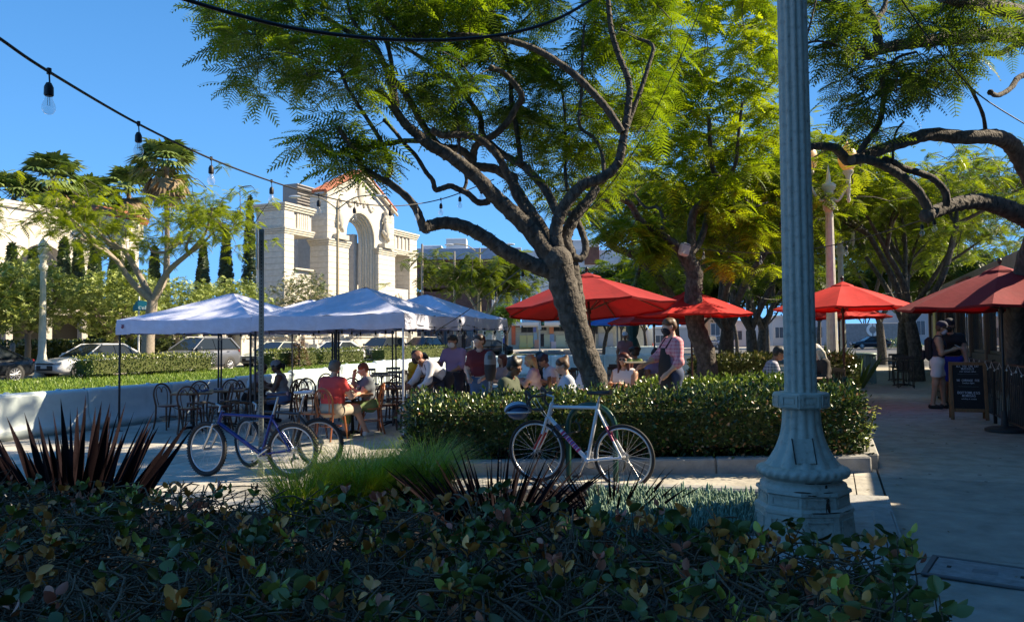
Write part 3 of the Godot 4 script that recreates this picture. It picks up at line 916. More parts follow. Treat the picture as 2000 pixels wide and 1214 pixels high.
# a tree whose limbs are given as pixel paths with a depth for each end: [[px, py] ..., width0, width1 (px), depth0, depth1]
func tree_px(called, label, group, base: Vector3, limbs: Array, masks: Array, opt := {}) -> Node3D:
	var t := thing(called, label, "tree", base, 0.0, group)
	var skel := []        # world points along the limbs
	var bm: Material = opt.get("bark", bark())
	for li in limbs.size():
		var l = limbs[li]
		var P: Array = l[0]
		var pts := []; var N := P.size()
		for k in N:
			var f := float(k) / (N - 1)
			var dp: float = P[k][2] if P[k].size() > 2 else lerpf(l[3], l[4], f)
			pts.append(at(P[k][0], P[k][1], dp))
		if li == 0:
			pts.push_front(base + Vector3(0, .02, 0)); N += 1
		var sm := smooth_path(pts, 5)
		var rad := PackedFloat32Array()
		for k in sm.size():
			var f := float(k) / (sm.size() - 1)
			var wpx: float = lerpf(l[1], l[2], f)
			var r: float = wpx * .5 * (-sm[k].z) / FPX
			rad.push_back(r * (1.0 if li == 0 else .87) * (1.0 + .07 * sin(k * 2.3 + li)))
			skel.append(sm[k])
		if li == 0: rad[0] *= 1.3; rad[1] *= 1.12
		var loc := []
		for p in sm: loc.append(p - base)
		var b := MB.new()
		b.tube(loc, rad, 12 if l[1] > 20 else 8)
		if li == 0: b.ball(loc[-1], Vector3.ONE * rad[-1] * 1.04, 12)
		if l.size() > 5:    # knob at the pruned end
			b.ball(loc[-1], Vector3.ONE * rad[-1] * 1.35, 8)
		obj("trunk" if li == 0 else "limb", b, bm, t)
		# string light wrapped round the lower limbs
		if opt.get("wrap", []).has(li):
			var w := MB.new()
			var pth := []
			var turn := 0.0
			for k in range(sm.size() - 1):
				var seg: float = sm[k].distance_to(sm[k + 1])
				var steps := maxi(2, int(seg / .02))
				for j in steps:
					var f := float(j) / steps
					var p: Vector3 = loc[k].lerp(loc[k + 1], f)
					var d: Vector3 = (loc[k + 1] - loc[k]).normalized()
					var sd := d.cross(Vector3(.3, .2, 1).normalized()).normalized(); var up := sd.cross(d)
					turn += TAU * (seg / steps) / .13
					pth.append(p + (sd * cos(turn) + up * sin(turn)) * (lerpf(rad[k], rad[k + 1], f) + .008))
			w.tube(pth, .006, 4, false)
			obj("wrapped_light_cord", w, mat(.015, .015, .015, .6), t)
	# foliage
	rng.seed = opt.get("seed", 1)
	var nz := FastNoiseLite.new(); nz.seed = opt.get("seed", 1); nz.frequency = opt.get("gapfreq", .012)
	var pts2 := []
	for m in masks:
		var poly: PackedVector2Array = m[0]
		var n: int = m[1]
		var bb := Rect2(poly[0], Vector2.ZERO)
		for p in poly: bb = bb.expand(p)
		var got := 0; var tries := 0
		while got < n and tries < n * 30:
			tries += 1
			var q := Vector2(rng.randf_range(bb.position.x, bb.end.x), rng.randf_range(bb.position.y, bb.end.y))
			if not Geometry2D.is_point_in_polygon(q, poly): continue
			if nz.get_noise_2d(q.x, q.y) < m[4]: continue
			pts2.append(at(q.x, q.y, rng.randf_range(m[2], m[3])))
			got += 1
	leafy(t, base, skel, pts2, opt)
	return t
func leafy(t: Node3D, base: Vector3, skel: Array, pts2: Array, opt := {}):
	var order := []
	for p in pts2:
		var best := 1e9; var bi := -1
		for k in skel.size():
			var d: float = p.distance_squared_to(skel[k])
			if d < best: best = d; bi = k
		order.append([best, p, bi])
	order.sort_custom(func(a, c): return a[0] < c[0])
	var joined := []
	var tw := MB.new()
	var maxd: float = opt.get("reach", 2.2)
	var xf := []; var cl := []
	var per: int = opt.get("per", 9)
	var smin: float = opt.get("smin", .26); var smax: float = opt.get("smax", .46)
	var ca: Array = opt.get("dark", [.06, .13, .014]); var cb2: Array = opt.get("light", [.3, .41, .025])
	for o in order:
		var p: Vector3 = o[1]
		var best: float = o[0]; var q: Vector3 = skel[o[2]]
		for j in joined:
			var d: float = p.distance_squared_to(j) * 1.5 + .02
			if d < best: best = d; q = j
		if best < maxd * maxd:
			var mid := p.lerp(q, .5) + Vector3(rng.randf_range(-.1, .1), rng.randf_range(-.02, .14), rng.randf_range(-.1, .1)) * sqrt(best) * .8
			var r: float = opt.get("twig", .013) * (.6 + .3 * sqrt(best))
			tw.tube(smooth_path([q - base, mid - base, p - base], 2), [r, r * .85, r * .7, r * .55, r * .35], 4, false)
		joined.append(p)
		var tone := clampf(rng.randfn(.45, .28), 0, 1)
		for k in per:
			var yaw := rng.randf() * TAU
			var pit := rng.randf_range(-.35, .75)
			var s := rng.randf_range(smin, smax)
			var bs := Basis.from_euler(Vector3(pit, yaw, rng.randf_range(-.5, .5)))
			xf.append(Transform3D(bs.scaled(Vector3.ONE * s), p - base + Vector3(rng.randf_range(-.12, .12), rng.randf_range(-.1, .1), rng.randf_range(-.12, .12))))
			cl.append(leaf_tone(ca, cb2, clampf(tone + rng.randf_range(-.2, .2), 0, 1)))
	if tw.v.size(): 
		var o := obj("twigs", tw, opt.get("twigmat", bark()), t)
		o.set_meta("kind", "stuff")
	scatter("crown", opt.get("mesh", frond), leafmat("frond", 1, 1, 1, opt.get("back", 1.0), .42), xf, cl, t)
var frond: ArrayMesh
var frond2: ArrayMesh

# a tree grown by rule, for the rows farther away
func grow(called, label, group, base: Vector3, h: float, spread: float, seed_: int, opt := {}) -> Node3D:
	rng.seed = seed_
	var t := thing(called, label, "tree", base, 0.0, group)
	var skel := []; var tips := []
	var bm: Material = opt.get("bark", bark())
	var fork: float = h * opt.get("fork", .28)
	var r0: float = opt.get("r", .17)
	var lean := Vector3(rng.randf_range(-.3, .3), 0, rng.randf_range(-.3, .3))
	var top := Vector3(0, fork, 0) + lean
	var tb := MB.new()
	var tp := smooth_path([Vector3(0, .02, 0), Vector3(lean.x * .2, fork * .5, lean.z * .2), top], 4)
	var rr := []
	for k in tp.size(): rr.append(r0 * (1.25 - .4 * k / (tp.size() - 1.0)))
	tb.tube(tp, rr, 10)
	obj("trunk", tb, bm, t)
	var n1: int = opt.get("stems", 4)
	for a in n1:
		var yaw := TAU * (a + rng.randf() * .6) / n1
		var out := Vector3(cos(yaw), 0, sin(yaw))
		var e1 := top + out * spread * rng.randf_range(.28, .42) + Vector3(0, (h - fork) * rng.randf_range(.25, .45), 0)
		var b := MB.new()
		var P := smooth_path([top, top.lerp(e1, .5) + Vector3(rng.randf_range(-.15, .15), rng.randf_range(-.2, .1), rng.randf_range(-.15, .15)) * spread * .4, e1], 4)
		var R := []
		for k in P.size(): R.append(r0 * lerpf(.62, .4, k / (P.size() - 1.0)))
		b.tube(P, R, 8)
		for p in P: skel.append(p + base)
		for c in 3:
			var yaw2 := yaw + rng.randf_range(-1.1, 1.1)
			var o2 := Vector3(cos(yaw2), 0, sin(yaw2))
			var e2 := e1 + o2 * spread * rng.randf_range(.25, .55) + Vector3(0, (h - fork) * rng.randf_range(.12, .42), 0)
			var P2 := smooth_path([e1, e1.lerp(e2, .5) + Vector3(rng.randf_range(-.2, .2), rng.randf_range(-.25, .2), rng.randf_range(-.2, .2)), e2], 4)
			var R2 := []
			for k in P2.size(): R2.append(r0 * lerpf(.36, .14, k / (P2.size() - 1.0)))
			b.tube(P2, R2, 6)
			for p in P2: skel.append(p + base)
			tips.append(e2)
		obj("limb", b, bm, t)
	var pts2 := []
	var n: int = opt.get("clusters", 120)
	for k in n:
		var e: Vector3 = tips[rng.randi() % tips.size()]
		var d: Vector3 = Vector3(rng.randfn(0, 1), rng.randfn(0, .55), rng.randfn(0, 1)) * spread * opt.get("puff", .24)
		pts2.append(base + e + d)
	leafy(t, base, skel, pts2, opt)
	return t
# round leafy street tree
func round_tree(called, label, group, base: Vector3, h: float, rad: Vector3, seed_: int, dark: Array, light: Array, n := 2600, trunk_col := [.2, .17, .14], flowers := false):
	rng.seed = seed_
	var t := thing(called, label, "tree", base, 0.0, group)
	var bm := mat(trunk_col[0], trunk_col[1], trunk_col[2], .9)
	var ce := Vector3(0, h - rad.y, 0)
	var b := MB.new()
	b.tube(smooth_path([Vector3(0, .02, 0), Vector3(.06, h * .22, .02), Vector3(.02, h * .36, 0)], 3), [.15, .14, .13, .13, .12, .12, .11], 8)
	obj("trunk", b, bm, t)
	for k in 6:
		var a := TAU * k / 6.0 + rng.randf()
		var e := ce + Vector3(cos(a) * rad.x * .6, rng.randf_range(-.2, .5) * rad.y, sin(a) * rad.z * .6)
		var lb := MB.new()
		lb.tube(smooth_path([Vector3(.02, h * .34, 0), Vector3(cos(a) * rad.x * .25, h * .45, sin(a) * rad.z * .25), e], 3), [.08, .075, .07, .06, .05, .04, .025], 6)
		obj("limb", lb, bm, t)
	var nz := FastNoiseLite.new(); nz.seed = seed_; nz.frequency = .55
	var xf := []; var cl := []
	for k in n:
		var d := Vector3(rng.randfn(), rng.randfn(), rng.randfn()).normalized()
		var f := pow(rng.randf(), .35)
		var lump := 1.0 + .35 * nz.get_noise_3dv(d * 3.0)
		var p := ce + d * rad * f * lump
		if nz.get_noise_3dv(p * 1.7) < -.28: continue
		var s := rng.randf_range(.16, .3)
		xf.append(Transform3D(Basis.from_euler(Vector3(rng.randf_range(-.9, .9), rng.randf() * TAU, rng.randf_range(-.9, .9))).scaled(Vector3.ONE * s), p))
		if flowers and rng.randf() < .22: cl.append(Color(.62, .55, .42))
		else: cl.append(leaf_tone(dark, light, rng.randf(), .2))
	scatter("crown", cluster, leafmat("leafcol", 1, 1, 1, .6), xf, cl, t)
	return t
var cluster: ArrayMesh
func cluster_mesh() -> ArrayMesh:     # a sprig of seven leaves
	var b := MB.new()
	for k in 7:
		var bs := Basis.from_euler(Vector3(-.5 + .25 * (k % 3), TAU * k / 7.0, .2 * (k % 2)))
		var l := .62 + .08 * (k % 3); var w := .3
		var f := func(x, y, z): return bs * Vector3(x, y, z)
		b.tri(f.call(0, 0, .05), f.call(-w * .5, .04, l * .5), f.call(0, -.02, l))
		b.tri(f.call(0, 0, .05), f.call(0, -.02, l), f.call(w * .5, .04, l * .5))
	return b.mesh()
func cypress(base: Vector3, h: float, r: float, seed_: int, n: int):
	rng.seed = seed_
	var t := thing("cypress_tree", "%s narrow dark cypress counting from the tall arch towards the palms" % ORD[n], "tree", base, 0.0, "cypresses across the street")
	var b := MB.new()
	b.rod(Vector3(0, .02, 0), Vector3(0, h * .8, 0), .1, 6)
	obj("trunk", b, mat(.12, .09, .07, .9), t)
	var xf := []; var cl := []
	for k in 1100:
		var y := rng.randf()
		var rr: float = r * minf(1.0, pow(1.0 - y, .62) * 1.25) * minf(1.0, .55 + y * 4.0)
		var a := rng.randf() * TAU
		var f := sqrt(rng.randf_range(.35, 1.05))
		xf.append(Transform3D((Basis(Vector3.UP, -a + PI / 2) * Basis(Vector3.RIGHT, -1.15 + rng.randf_range(-.35, .35))).scaled(Vector3.ONE * rng.randf_range(.32, .55)), Vector3(cos(a) * rr * f, .3 + y * (h - .5), sin(a) * rr * f)))
		cl.append(leaf_tone([.012, .032, .01], [.05, .085, .022], rng.randf(), .2))
	scatter("crown", cluster, leafmat("leafcol", 1, 1, 1, .6), xf, cl, t)
func palm(base: Vector3, h: float, r: float, seed_: int, label := "tall fan palm with a skirt of dry fronds"):
	rng.seed = seed_
	var t := thing("palm_tree", label, "palm", base, 0.0, "fan palms across the street")
	var b := MB.new()
	b.tube(smooth_path([Vector3(0, .02, 0), Vector3(.1, h * .5, 0), Vector3(0, h, 0)], 4), [.3, .26, .23, .21, .2, .19, .18, .18, .18], 10)
	obj("trunk", b, stain_mat("palmbark", [.26, .2, .15], [.16, .12, .09], [.36, .29, .22], .6, .95, 4, 91), t)
	var fm := leafmat("palm", 1, 1, 1, .6, .4)
	for kind in 2:
		var nf := 46 if kind == 0 else 22
		for k in nf:
			var mb := MB.new(); mb.use_col = true
			var yaw := rng.randf() * TAU
			var el := rng.randf_range(-.35, 1.2) if kind == 0 else rng.randf_range(-1.4, -.7)
			var d := Vector3(cos(yaw) * cos(el), sin(el), sin(yaw) * cos(el))
			var sd := d.cross(Vector3.UP).normalized(); var up := sd.cross(d)
			var hub := Vector3(0, h, 0) + d * r * rng.randf_range(.3, .5)
			mb.col = leaf_tone([.07, .13, .03], [.24, .3, .09], rng.randf()) if kind == 0 else leaf_tone([.2, .14, .07], [.32, .23, .13], rng.randf())
			mb.quad(Vector3(0, h - .1, 0) - sd * .02, hub - sd * .02, hub + sd * .02, Vector3(0, h - .1, 0) + sd * .02)
			for j in 11:
				var a := -1.25 + 2.5 * j / 10.0
				var dd := (d * cos(a) + sd * sin(a)).normalized()
				var L := r * rng.randf_range(.42, .56)
				var w := (sd * cos(a) - d * sin(a)) * .045 * r
				var m := hub + dd * L * .55 + up * .03
				var tip := hub + dd * L + Vector3(0, -.16 * r, 0)
				mb.tri(hub, m - w, m + w); mb.tri(m - w, tip, m + w)
			obj("frond" if kind == 0 else "dry_frond", mb, fm, t)
func hedge(called, label, P: Array, h: float, n: int, leaf: float, dark: Array, light: Array, seed_: int, opt := {}) -> Node3D:     # P: four ground corners, front-left, front-right, back-right, back-left
	rng.seed = seed_
	var base: Vector3 = (P[0] + P[1] + P[2] + P[3]) / 4.0
	var t := thing(called, label, "hedge", base, 0.0, opt.get("group", ""))
	var y0: float = opt.get("y0", .05)
	var pt := func(s, d, y): 
		var p: Vector3 = P[0].lerp(P[1], s).lerp(P[3].lerp(P[2], s), d)
		return p - base + Vector3(0, y, 0)
	var core := MB.new()
	var e := .13
	var L: float = P[0].distance_to(P[1]); var W: float = P[0].distance_to(P[3])
	var es := e / L * 1.2; var ed := e / W * 1.2
	var bot := [pt.call(es, ed, y0 + .15), pt.call(1 - es, ed, y0 + .15), pt.call(1 - es, 1 - ed, y0 + .15), pt.call(es, 1 - ed, y0 + .15)]
	var top := [pt.call(es, ed, h - e), pt.call(1 - es, ed, h - e), pt.call(1 - es, 1 - ed, h - e), pt.call(es, 1 - ed, h - e)]
	for k in 4: core.quad(bot[k], bot[(k + 1) % 4], top[(k + 1) % 4], top[k])
	core.quad(top[0], top[1], top[2], top[3])
	obj("twiggy_core", core, nmat("hedgecore", .05, [[0, .05, .065, .018], [.6, .09, .11, .03], [1, .16, .16, .06]], .5, .95, 8.0, 95), t)
	var st := MB.new()
	for k in int(L * 5):
		var s := rng.randf_range(.03, .97); var d := rng.randf_range(.05, .95)
		var a: Vector3 = pt.call(s, d, .0); var c: Vector3 = pt.call(clampf(s + rng.randf_range(-.3, .3) / L, 0, 1), clampf(d + rng.randf_range(-.2, .2), 0, 1), h * rng.randf_range(.4, .9))
		st.tube([a, a.lerp(c, .5) + Vector3(rng.randf_range(-.06, .06), 0, rng.randf_range(-.06, .06)), c], [.012, .009, .005], 4, false)
	var so := obj("stems", st, bark(), t)
	so.set_meta("kind", "stuff")
	var nz := FastNoiseLite.new(); nz.seed = seed_; nz.frequency = 1.1
	var xf := []; var cl := []
	var A := [L * W, L * h, W * h]
	var tot: float = A[0] + A[1] * 2 + A[2] * 2
	var top_tone: Array = opt.get("new", light)
	for k in n:
		var r := rng.randf() * tot
		var s := rng.randf(); var d := rng.randf(); var y := lerpf(y0, h, rng.randf())
		var deep := absf(rng.randfn(0, .09))
		var nrm := Vector3.UP
		var lump: float = nz.get_noise_3d(s * L * 1.5, y * 1.5, d * W * 1.5) * opt.get("lump", .13) - rng.randf_range(-.06, .05)
		var ismtop := false
		if r < A[0]:
			y = h - deep + lump + .02; ismtop = true
		elif r < A[0] + A[1]:
			d = (deep - lump) / W; nrm = (P[0] - P[3]).normalized()
		elif r < A[0] + A[1] * 2:
			d = 1.0 - (deep - lump) / W; nrm = (P[3] - P[0]).normalized()
		elif r < A[0] + A[1] * 2 + A[2]:
			s = (deep - lump) / L; nrm = (P[0] - P[1]).normalized()
		else:
			s = 1.0 - (deep - lump) / L; nrm = (P[1] - P[0]).normalized()
		var dir := (nrm + Vector3(rng.randfn(), rng.randfn() + .5, rng.randfn()) * .75).normalized()
		var xa := dir.cross(Vector3(rng.randfn(), rng.randfn(), rng.randfn())).normalized()
		var sc := leaf * rng.randf_range(.7, 1.3)
		xf.append(Transform3D(Basis(xa, dir.cross(xa) * -1.0, dir).scaled(Vector3.ONE * sc), pt.call(s, d, y)))
		var tone := rng.randf()
		if ismtop and rng.randf() < opt.get("newshare", .3): cl.append(leaf_tone(light, top_tone, rng.randf(), .2))
		elif rng.randf() < opt.get("dry", .0): cl.append(leaf_tone([.2, .1, .04], [.3, .17, .07], rng.randf()))
		else: cl.append(leaf_tone(dark, light, tone * tone, .2))
	scatter("foliage", leaf_mesh(.62, 1.0), leafmat("leafcol_gloss", 1, 1, 1, .45, .3), xf, cl, t)
	return t
func sword_plant(called, label, base: Vector3, n: int, len0: float, len1: float, spread: float, seed_: int, m: Material, w := .055, lean := Vector3.ZERO):
	rng.seed = seed_
	var t := thing(called, label, "plant", base)
	for k in n:
		var a := TAU * (k * .618)
		var f := sqrt((k + .5) / n)
		var L := rng.randf_range(len0, len1)
		var o := Vector3(cos(a), 0, sin(a)) * f * spread * .35
		var d := (Vector3(cos(a) * f * spread, 1.0, sin(a) * f * spread) + lean + Vector3(rng.randf_range(-.12, .12), 0, rng.randf_range(-.12, .12))).normalized()
		var sd := d.cross(Vector3(sin(a * 1.7 + k), 0.1, cos(a * 1.3))).normalized()
		var fw := sd.cross(d)
		var b := MB.new()
		var L1 := []; var C1 := []; var R1 := []
		var bend := rng.randf_range(.0, .12) * L * f
		for j in 7:
			var s := j / 6.0
			var ww: float = w * (1.0 - pow(s, 2.2)) * (.75 + .5 * minf(s * 3.0, 1.0) * (1.0 - s * .3)) + .001
			var p := o + d * L * s + Vector3(cos(a), -.3, sin(a)) * bend * s * s
			L1.append(p - sd * ww * .5); R1.append(p + sd * ww * .5); C1.append(p - fw * ww * .28)
		b.ring_strip([PackedVector3Array(L1), PackedVector3Array(C1), PackedVector3Array(R1)], false)
		obj("blade", b, m, t)
	return t
func grass_clump(called, label, base: Vector3, n: int, radius: float, L0: float, L1: float, seed_: int, dark: Array, light: Array, w := .007, drift := Vector3.ZERO):
	rng.seed = seed_
	var t := thing(called, label, "grass", base)
	var bl := MB.new()
	var Lp := []; var Rp := []
	for j in 6:
		var s := j / 5.0
		var p := Vector3(0, sin(s * 1.25) * .8, (1.0 - cos(s * 1.5)) * .62)
		Lp.append(p - Vector3(.5 * (1.0 - s * s) + .04, 0, 0)); Rp.append(p + Vector3(.5 * (1.0 - s * s) + .04, 0, 0))
	bl.ring_strip([PackedVector3Array(Lp), PackedVector3Array(Rp)], false)
	var xf := []; var cl := []
	for k in n:
		var a := rng.randf() * TAU; var f := sqrt(rng.randf())
		var p := Vector3(cos(a), 0, sin(a)) * f * radius * .6
		var L := rng.randf_range(L0, L1)
		var yaw := -a + PI / 2 + rng.randfn(0, .7)
		xf.append(Transform3D((Basis(Vector3.UP, yaw) * Basis(Vector3.RIGHT, rng.randf_range(-.15, .55) * (.3 + f))).scaled_local(Vector3(w * rng.randf_range(.8, 1.3), L, L)), p + drift * rng.randf()))
		cl.append(leaf_tone(dark, light, rng.randf(), .15) if rng.randf() > .13 else leaf_tone([.3, .24, .1], [.5, .42, .2], rng.randf()))
	var o := scatter("blades", bl.mesh(), leafmat("blade", 1, 1, 1, .9, .4), xf, cl, t)
	return t
# ---------- people ----------
var folds := FastNoiseLite.new()
func net(bones: Array, cell: float, kk: float) -> Dictionary:     # smooth union of tapered capsules, meshed as surface nets
	var lo := Vector3.ONE * 1e9; var hi := -lo
	for b in bones:
		var r: float = maxf(b[2], b[3]) + cell * 2.5
		for p in [b[0], b[1]]:
			lo = lo.min(p - Vector3.ONE * r); hi = hi.max(p + Vector3.ONE * r)
	var nx := int((hi.x - lo.x) / cell) + 2; var ny := int((hi.y - lo.y) / cell) + 2; var nz := int((hi.z - lo.z) / cell) + 2
	var val := PackedFloat32Array(); val.resize(nx * ny * nz); val.fill(9.0)
	for b in bones:
		var a: Vector3 = b[0]; var ab: Vector3 = b[1] - b[0]
		var inv: float = 1.0 / maxf(ab.length_squared(), 1e-9)
		var ra: float = b[2]; var dr: float = b[3] - b[2]
		var mr: float = maxf(b[2], b[3]) + cell * 2.0 + kk * .5
		var l: Vector3 = (b[0].min(b[1]) - Vector3.ONE * mr - lo) / cell
		var h2: Vector3 = (b[0].max(b[1]) + Vector3.ONE * mr - lo) / cell
		var x0 := maxi(0, int(l.x)); var x1 := mini(nx - 1, int(h2.x) + 1)
		var y0 := maxi(0, int(l.y)); var y1 := mini(ny - 1, int(h2.y) + 1)
		var z0 := maxi(0, int(l.z)); var z1 := mini(nz - 1, int(h2.z) + 1)
		for x in range(x0, x1 + 1):
			for y in range(y0, y1 + 1):
				var row := (x * ny + y) * nz
				var q := lo + Vector3(x, y, 0) * cell - a
				for z in range(z0, z1 + 1):
					var p := Vector3(q.x, q.y, q.z + z * cell)
					var t := clampf(p.dot(ab) * inv, 0.0, 1.0)
					var d := (p - ab * t).length() - ra - dr * t
					var o := val[row + z]
					var h := kk - absf(o - d)
					val[row + z] = minf(o, d) - (h * h / (4.0 * kk) if h > 0.0 else 0.0)
	var vid := PackedInt32Array(); vid.resize(nx * ny * nz); vid.fill(-1)
	var vs := PackedVector3Array()
	var sx := ny * nz
	var offs := [0, sx, nz, sx + nz, 1, sx + 1, nz + 1, sx + nz + 1]
	var cpos := [Vector3(0, 0, 0), Vector3(1, 0, 0), Vector3(0, 1, 0), Vector3(1, 1, 0), Vector3(0, 0, 1), Vector3(1, 0, 1), Vector3(0, 1, 1), Vector3(1, 1, 1)]
	var edges := [[0, 1], [2, 3], [4, 5], [6, 7], [0, 2], [1, 3], [4, 6], [5, 7], [0, 4], [1, 5], [2, 6], [3, 7]]
	for x in nx - 1:
		for y in ny - 1:
			var id := (x * ny + y) * nz
			for z in nz - 1:
				var v0 := val[id]
				if v0 < 1.0:
					var neg := 0
					for k in 8:
						if val[id + offs[k]] < 0.0: neg += 1
					if neg > 0 and neg < 8:
						var s := Vector3.ZERO; var c := 0
						for e in edges:
							var va := val[id + offs[e[0]]]; var vb := val[id + offs[e[1]]]
							if (va < 0.0) != (vb < 0.0):
								s += cpos[e[0]].lerp(cpos[e[1]], va / (va - vb)); c += 1
						vid[id] = vs.size()
						vs.push_back(lo + (Vector3(x, y, z) + s / c) * cell)
				id += 1
	var quads := PackedInt32Array()
	for x in range(1, nx - 1):
		for y in range(1, ny - 1):
			var id := (x * ny + y) * nz + 1
			for z in range(1, nz - 1):
				if vid[id] >= 0:
					var a := val[id] < 0.0
					if a != (val[id + sx] < 0.0):
						var q := [vid[id], vid[id - nz], vid[id - nz - 1], vid[id - 1]]
						if a: q.reverse()
						if q.min() >= 0: quads.append_array(PackedInt32Array(q))
					if a != (val[id + nz] < 0.0):
						var q := [vid[id], vid[id - 1], vid[id - 1 - sx], vid[id - sx]]
						if a: q.reverse()
						if q.min() >= 0: quads.append_array(PackedInt32Array(q))
					if a != (val[id + 1] < 0.0):
						var q := [vid[id], vid[id - sx], vid[id - sx - nz], vid[id - nz]]
						if a: q.reverse()
						if q.min() >= 0: quads.append_array(PackedInt32Array(q))
				id += 1
	var ns := PackedVector3Array(); ns.resize(vs.size())
	for k in range(0, quads.size(), 4):
		var nn := (vs[quads[k + 2]] - vs[quads[k]]).cross(vs[quads[k + 3]] - vs[quads[k + 1]])
		for j in 4: ns[quads[k + j]] += nn
	var cls := PackedInt32Array(); cls.resize(vs.size())
	for k in vs.size():
		var best := 9.0; var bc := 0
		var p := vs[k]
		var tn := Vector3.ZERO
		for b in bones:
			var ab: Vector3 = b[1] - b[0]
			var t := clampf((p - b[0]).dot(ab) / maxf(ab.length_squared(), 1e-9), 0.0, 1.0)
			var rel: Vector3 = p - b[0] - ab * t
			var d: float = rel.length() - lerpf(b[2], b[3], t)
			if d < best: best = d; bc = b[4]; tn = rel
		cls[k] = bc
		ns[k] = ns[k].normalized()
		if ns[k].dot(tn) < 0: ns[k] = -ns[k]
	return {"v": vs, "n": ns, "q": quads, "c": cls}
func net_part(d: Dictionary, want: int, off: float, into: MB):     # faces of one class (or all, want < 0), pushed out by off
	var map := {}
	for k in range(0, d.q.size(), 4):
		if want >= 0:
			var hit := 0
			for j in 4: if d.c[d.q[k + j]] == want: hit += 1
			if hit < 3: continue
		var id := []
		for j in 4:
			var s: int = d.q[k + j]
			if not map.has(s):
				map[s] = into.v.size()
				into.v.push_back(d.v[s] + d.n[s] * (off + (.011 * folds.get_noise_3dv(d.v[s] * Vector3(1, .55, 1)) if off > .0065 else 0.0))); into.n.push_back(d.n[s])
			id.append(map[s])
		var gn: Vector3 = (into.v[id[2]] - into.v[id[0]]).cross(into.v[id[1]] - into.v[id[0]])
		if gn.dot(into.n[id[0]] + into.n[id[2]]) < 0: id.reverse()
		into.i.append_array(PackedInt32Array([id[0], id[1], id[2], id[0], id[2], id[3]]))
func elbow(s: Vector3, h: Vector3, l1: float, l2: float, pole: Vector3) -> Vector3:
	var d := h - s
	var L := minf(d.length(), (l1 + l2) * .999)
	var dir := d.normalized()
	var x := (l1 * l1 - l2 * l2 + L * L) / (2 * L)
	var y := sqrt(maxf(l1 * l1 - x * x, 0.0))
	var p := (pole - dir * pole.dot(dir)).normalized()
	return s + dir * x + p * y
const SKIN := [.52, .3, .2]
func cloth(c: Array) -> Material: return mat(c[0], c[1], c[2], .85, 0.0, {"rim_enabled": true, "rim": .15})
func plaid(key: String, base: Array, line: Array, sz := .09) -> Material:
	if mats.has(key): return mats[key]
	var im := Image.create(64, 64, false, Image.FORMAT_RGB8)
	for x in 64:
		for y in 64:
			var a := 1.0 if (x % 32) < 12 else 0.0; var b := 1.0 if (y % 32) < 12 else 0.0
			var f := (a + b) * .5
			if x % 32 == 20 or y % 32 == 20: f = .8
			im.set_pixel(x, y, Color(lerpf(base[0], line[0], f), lerpf(base[1], line[1], f), lerpf(base[2], line[2], f)).linear_to_srgb())
	var m := StandardMaterial3D.new()
	m.albedo_texture = ImageTexture.create_from_image(im)
	m.uv1_triplanar = true
	m.uv1_scale = Vector3.ONE / sz
	m.roughness = .85
	m.cull_mode = BaseMaterial3D.CULL_DISABLED
	mats[key] = m
	return m
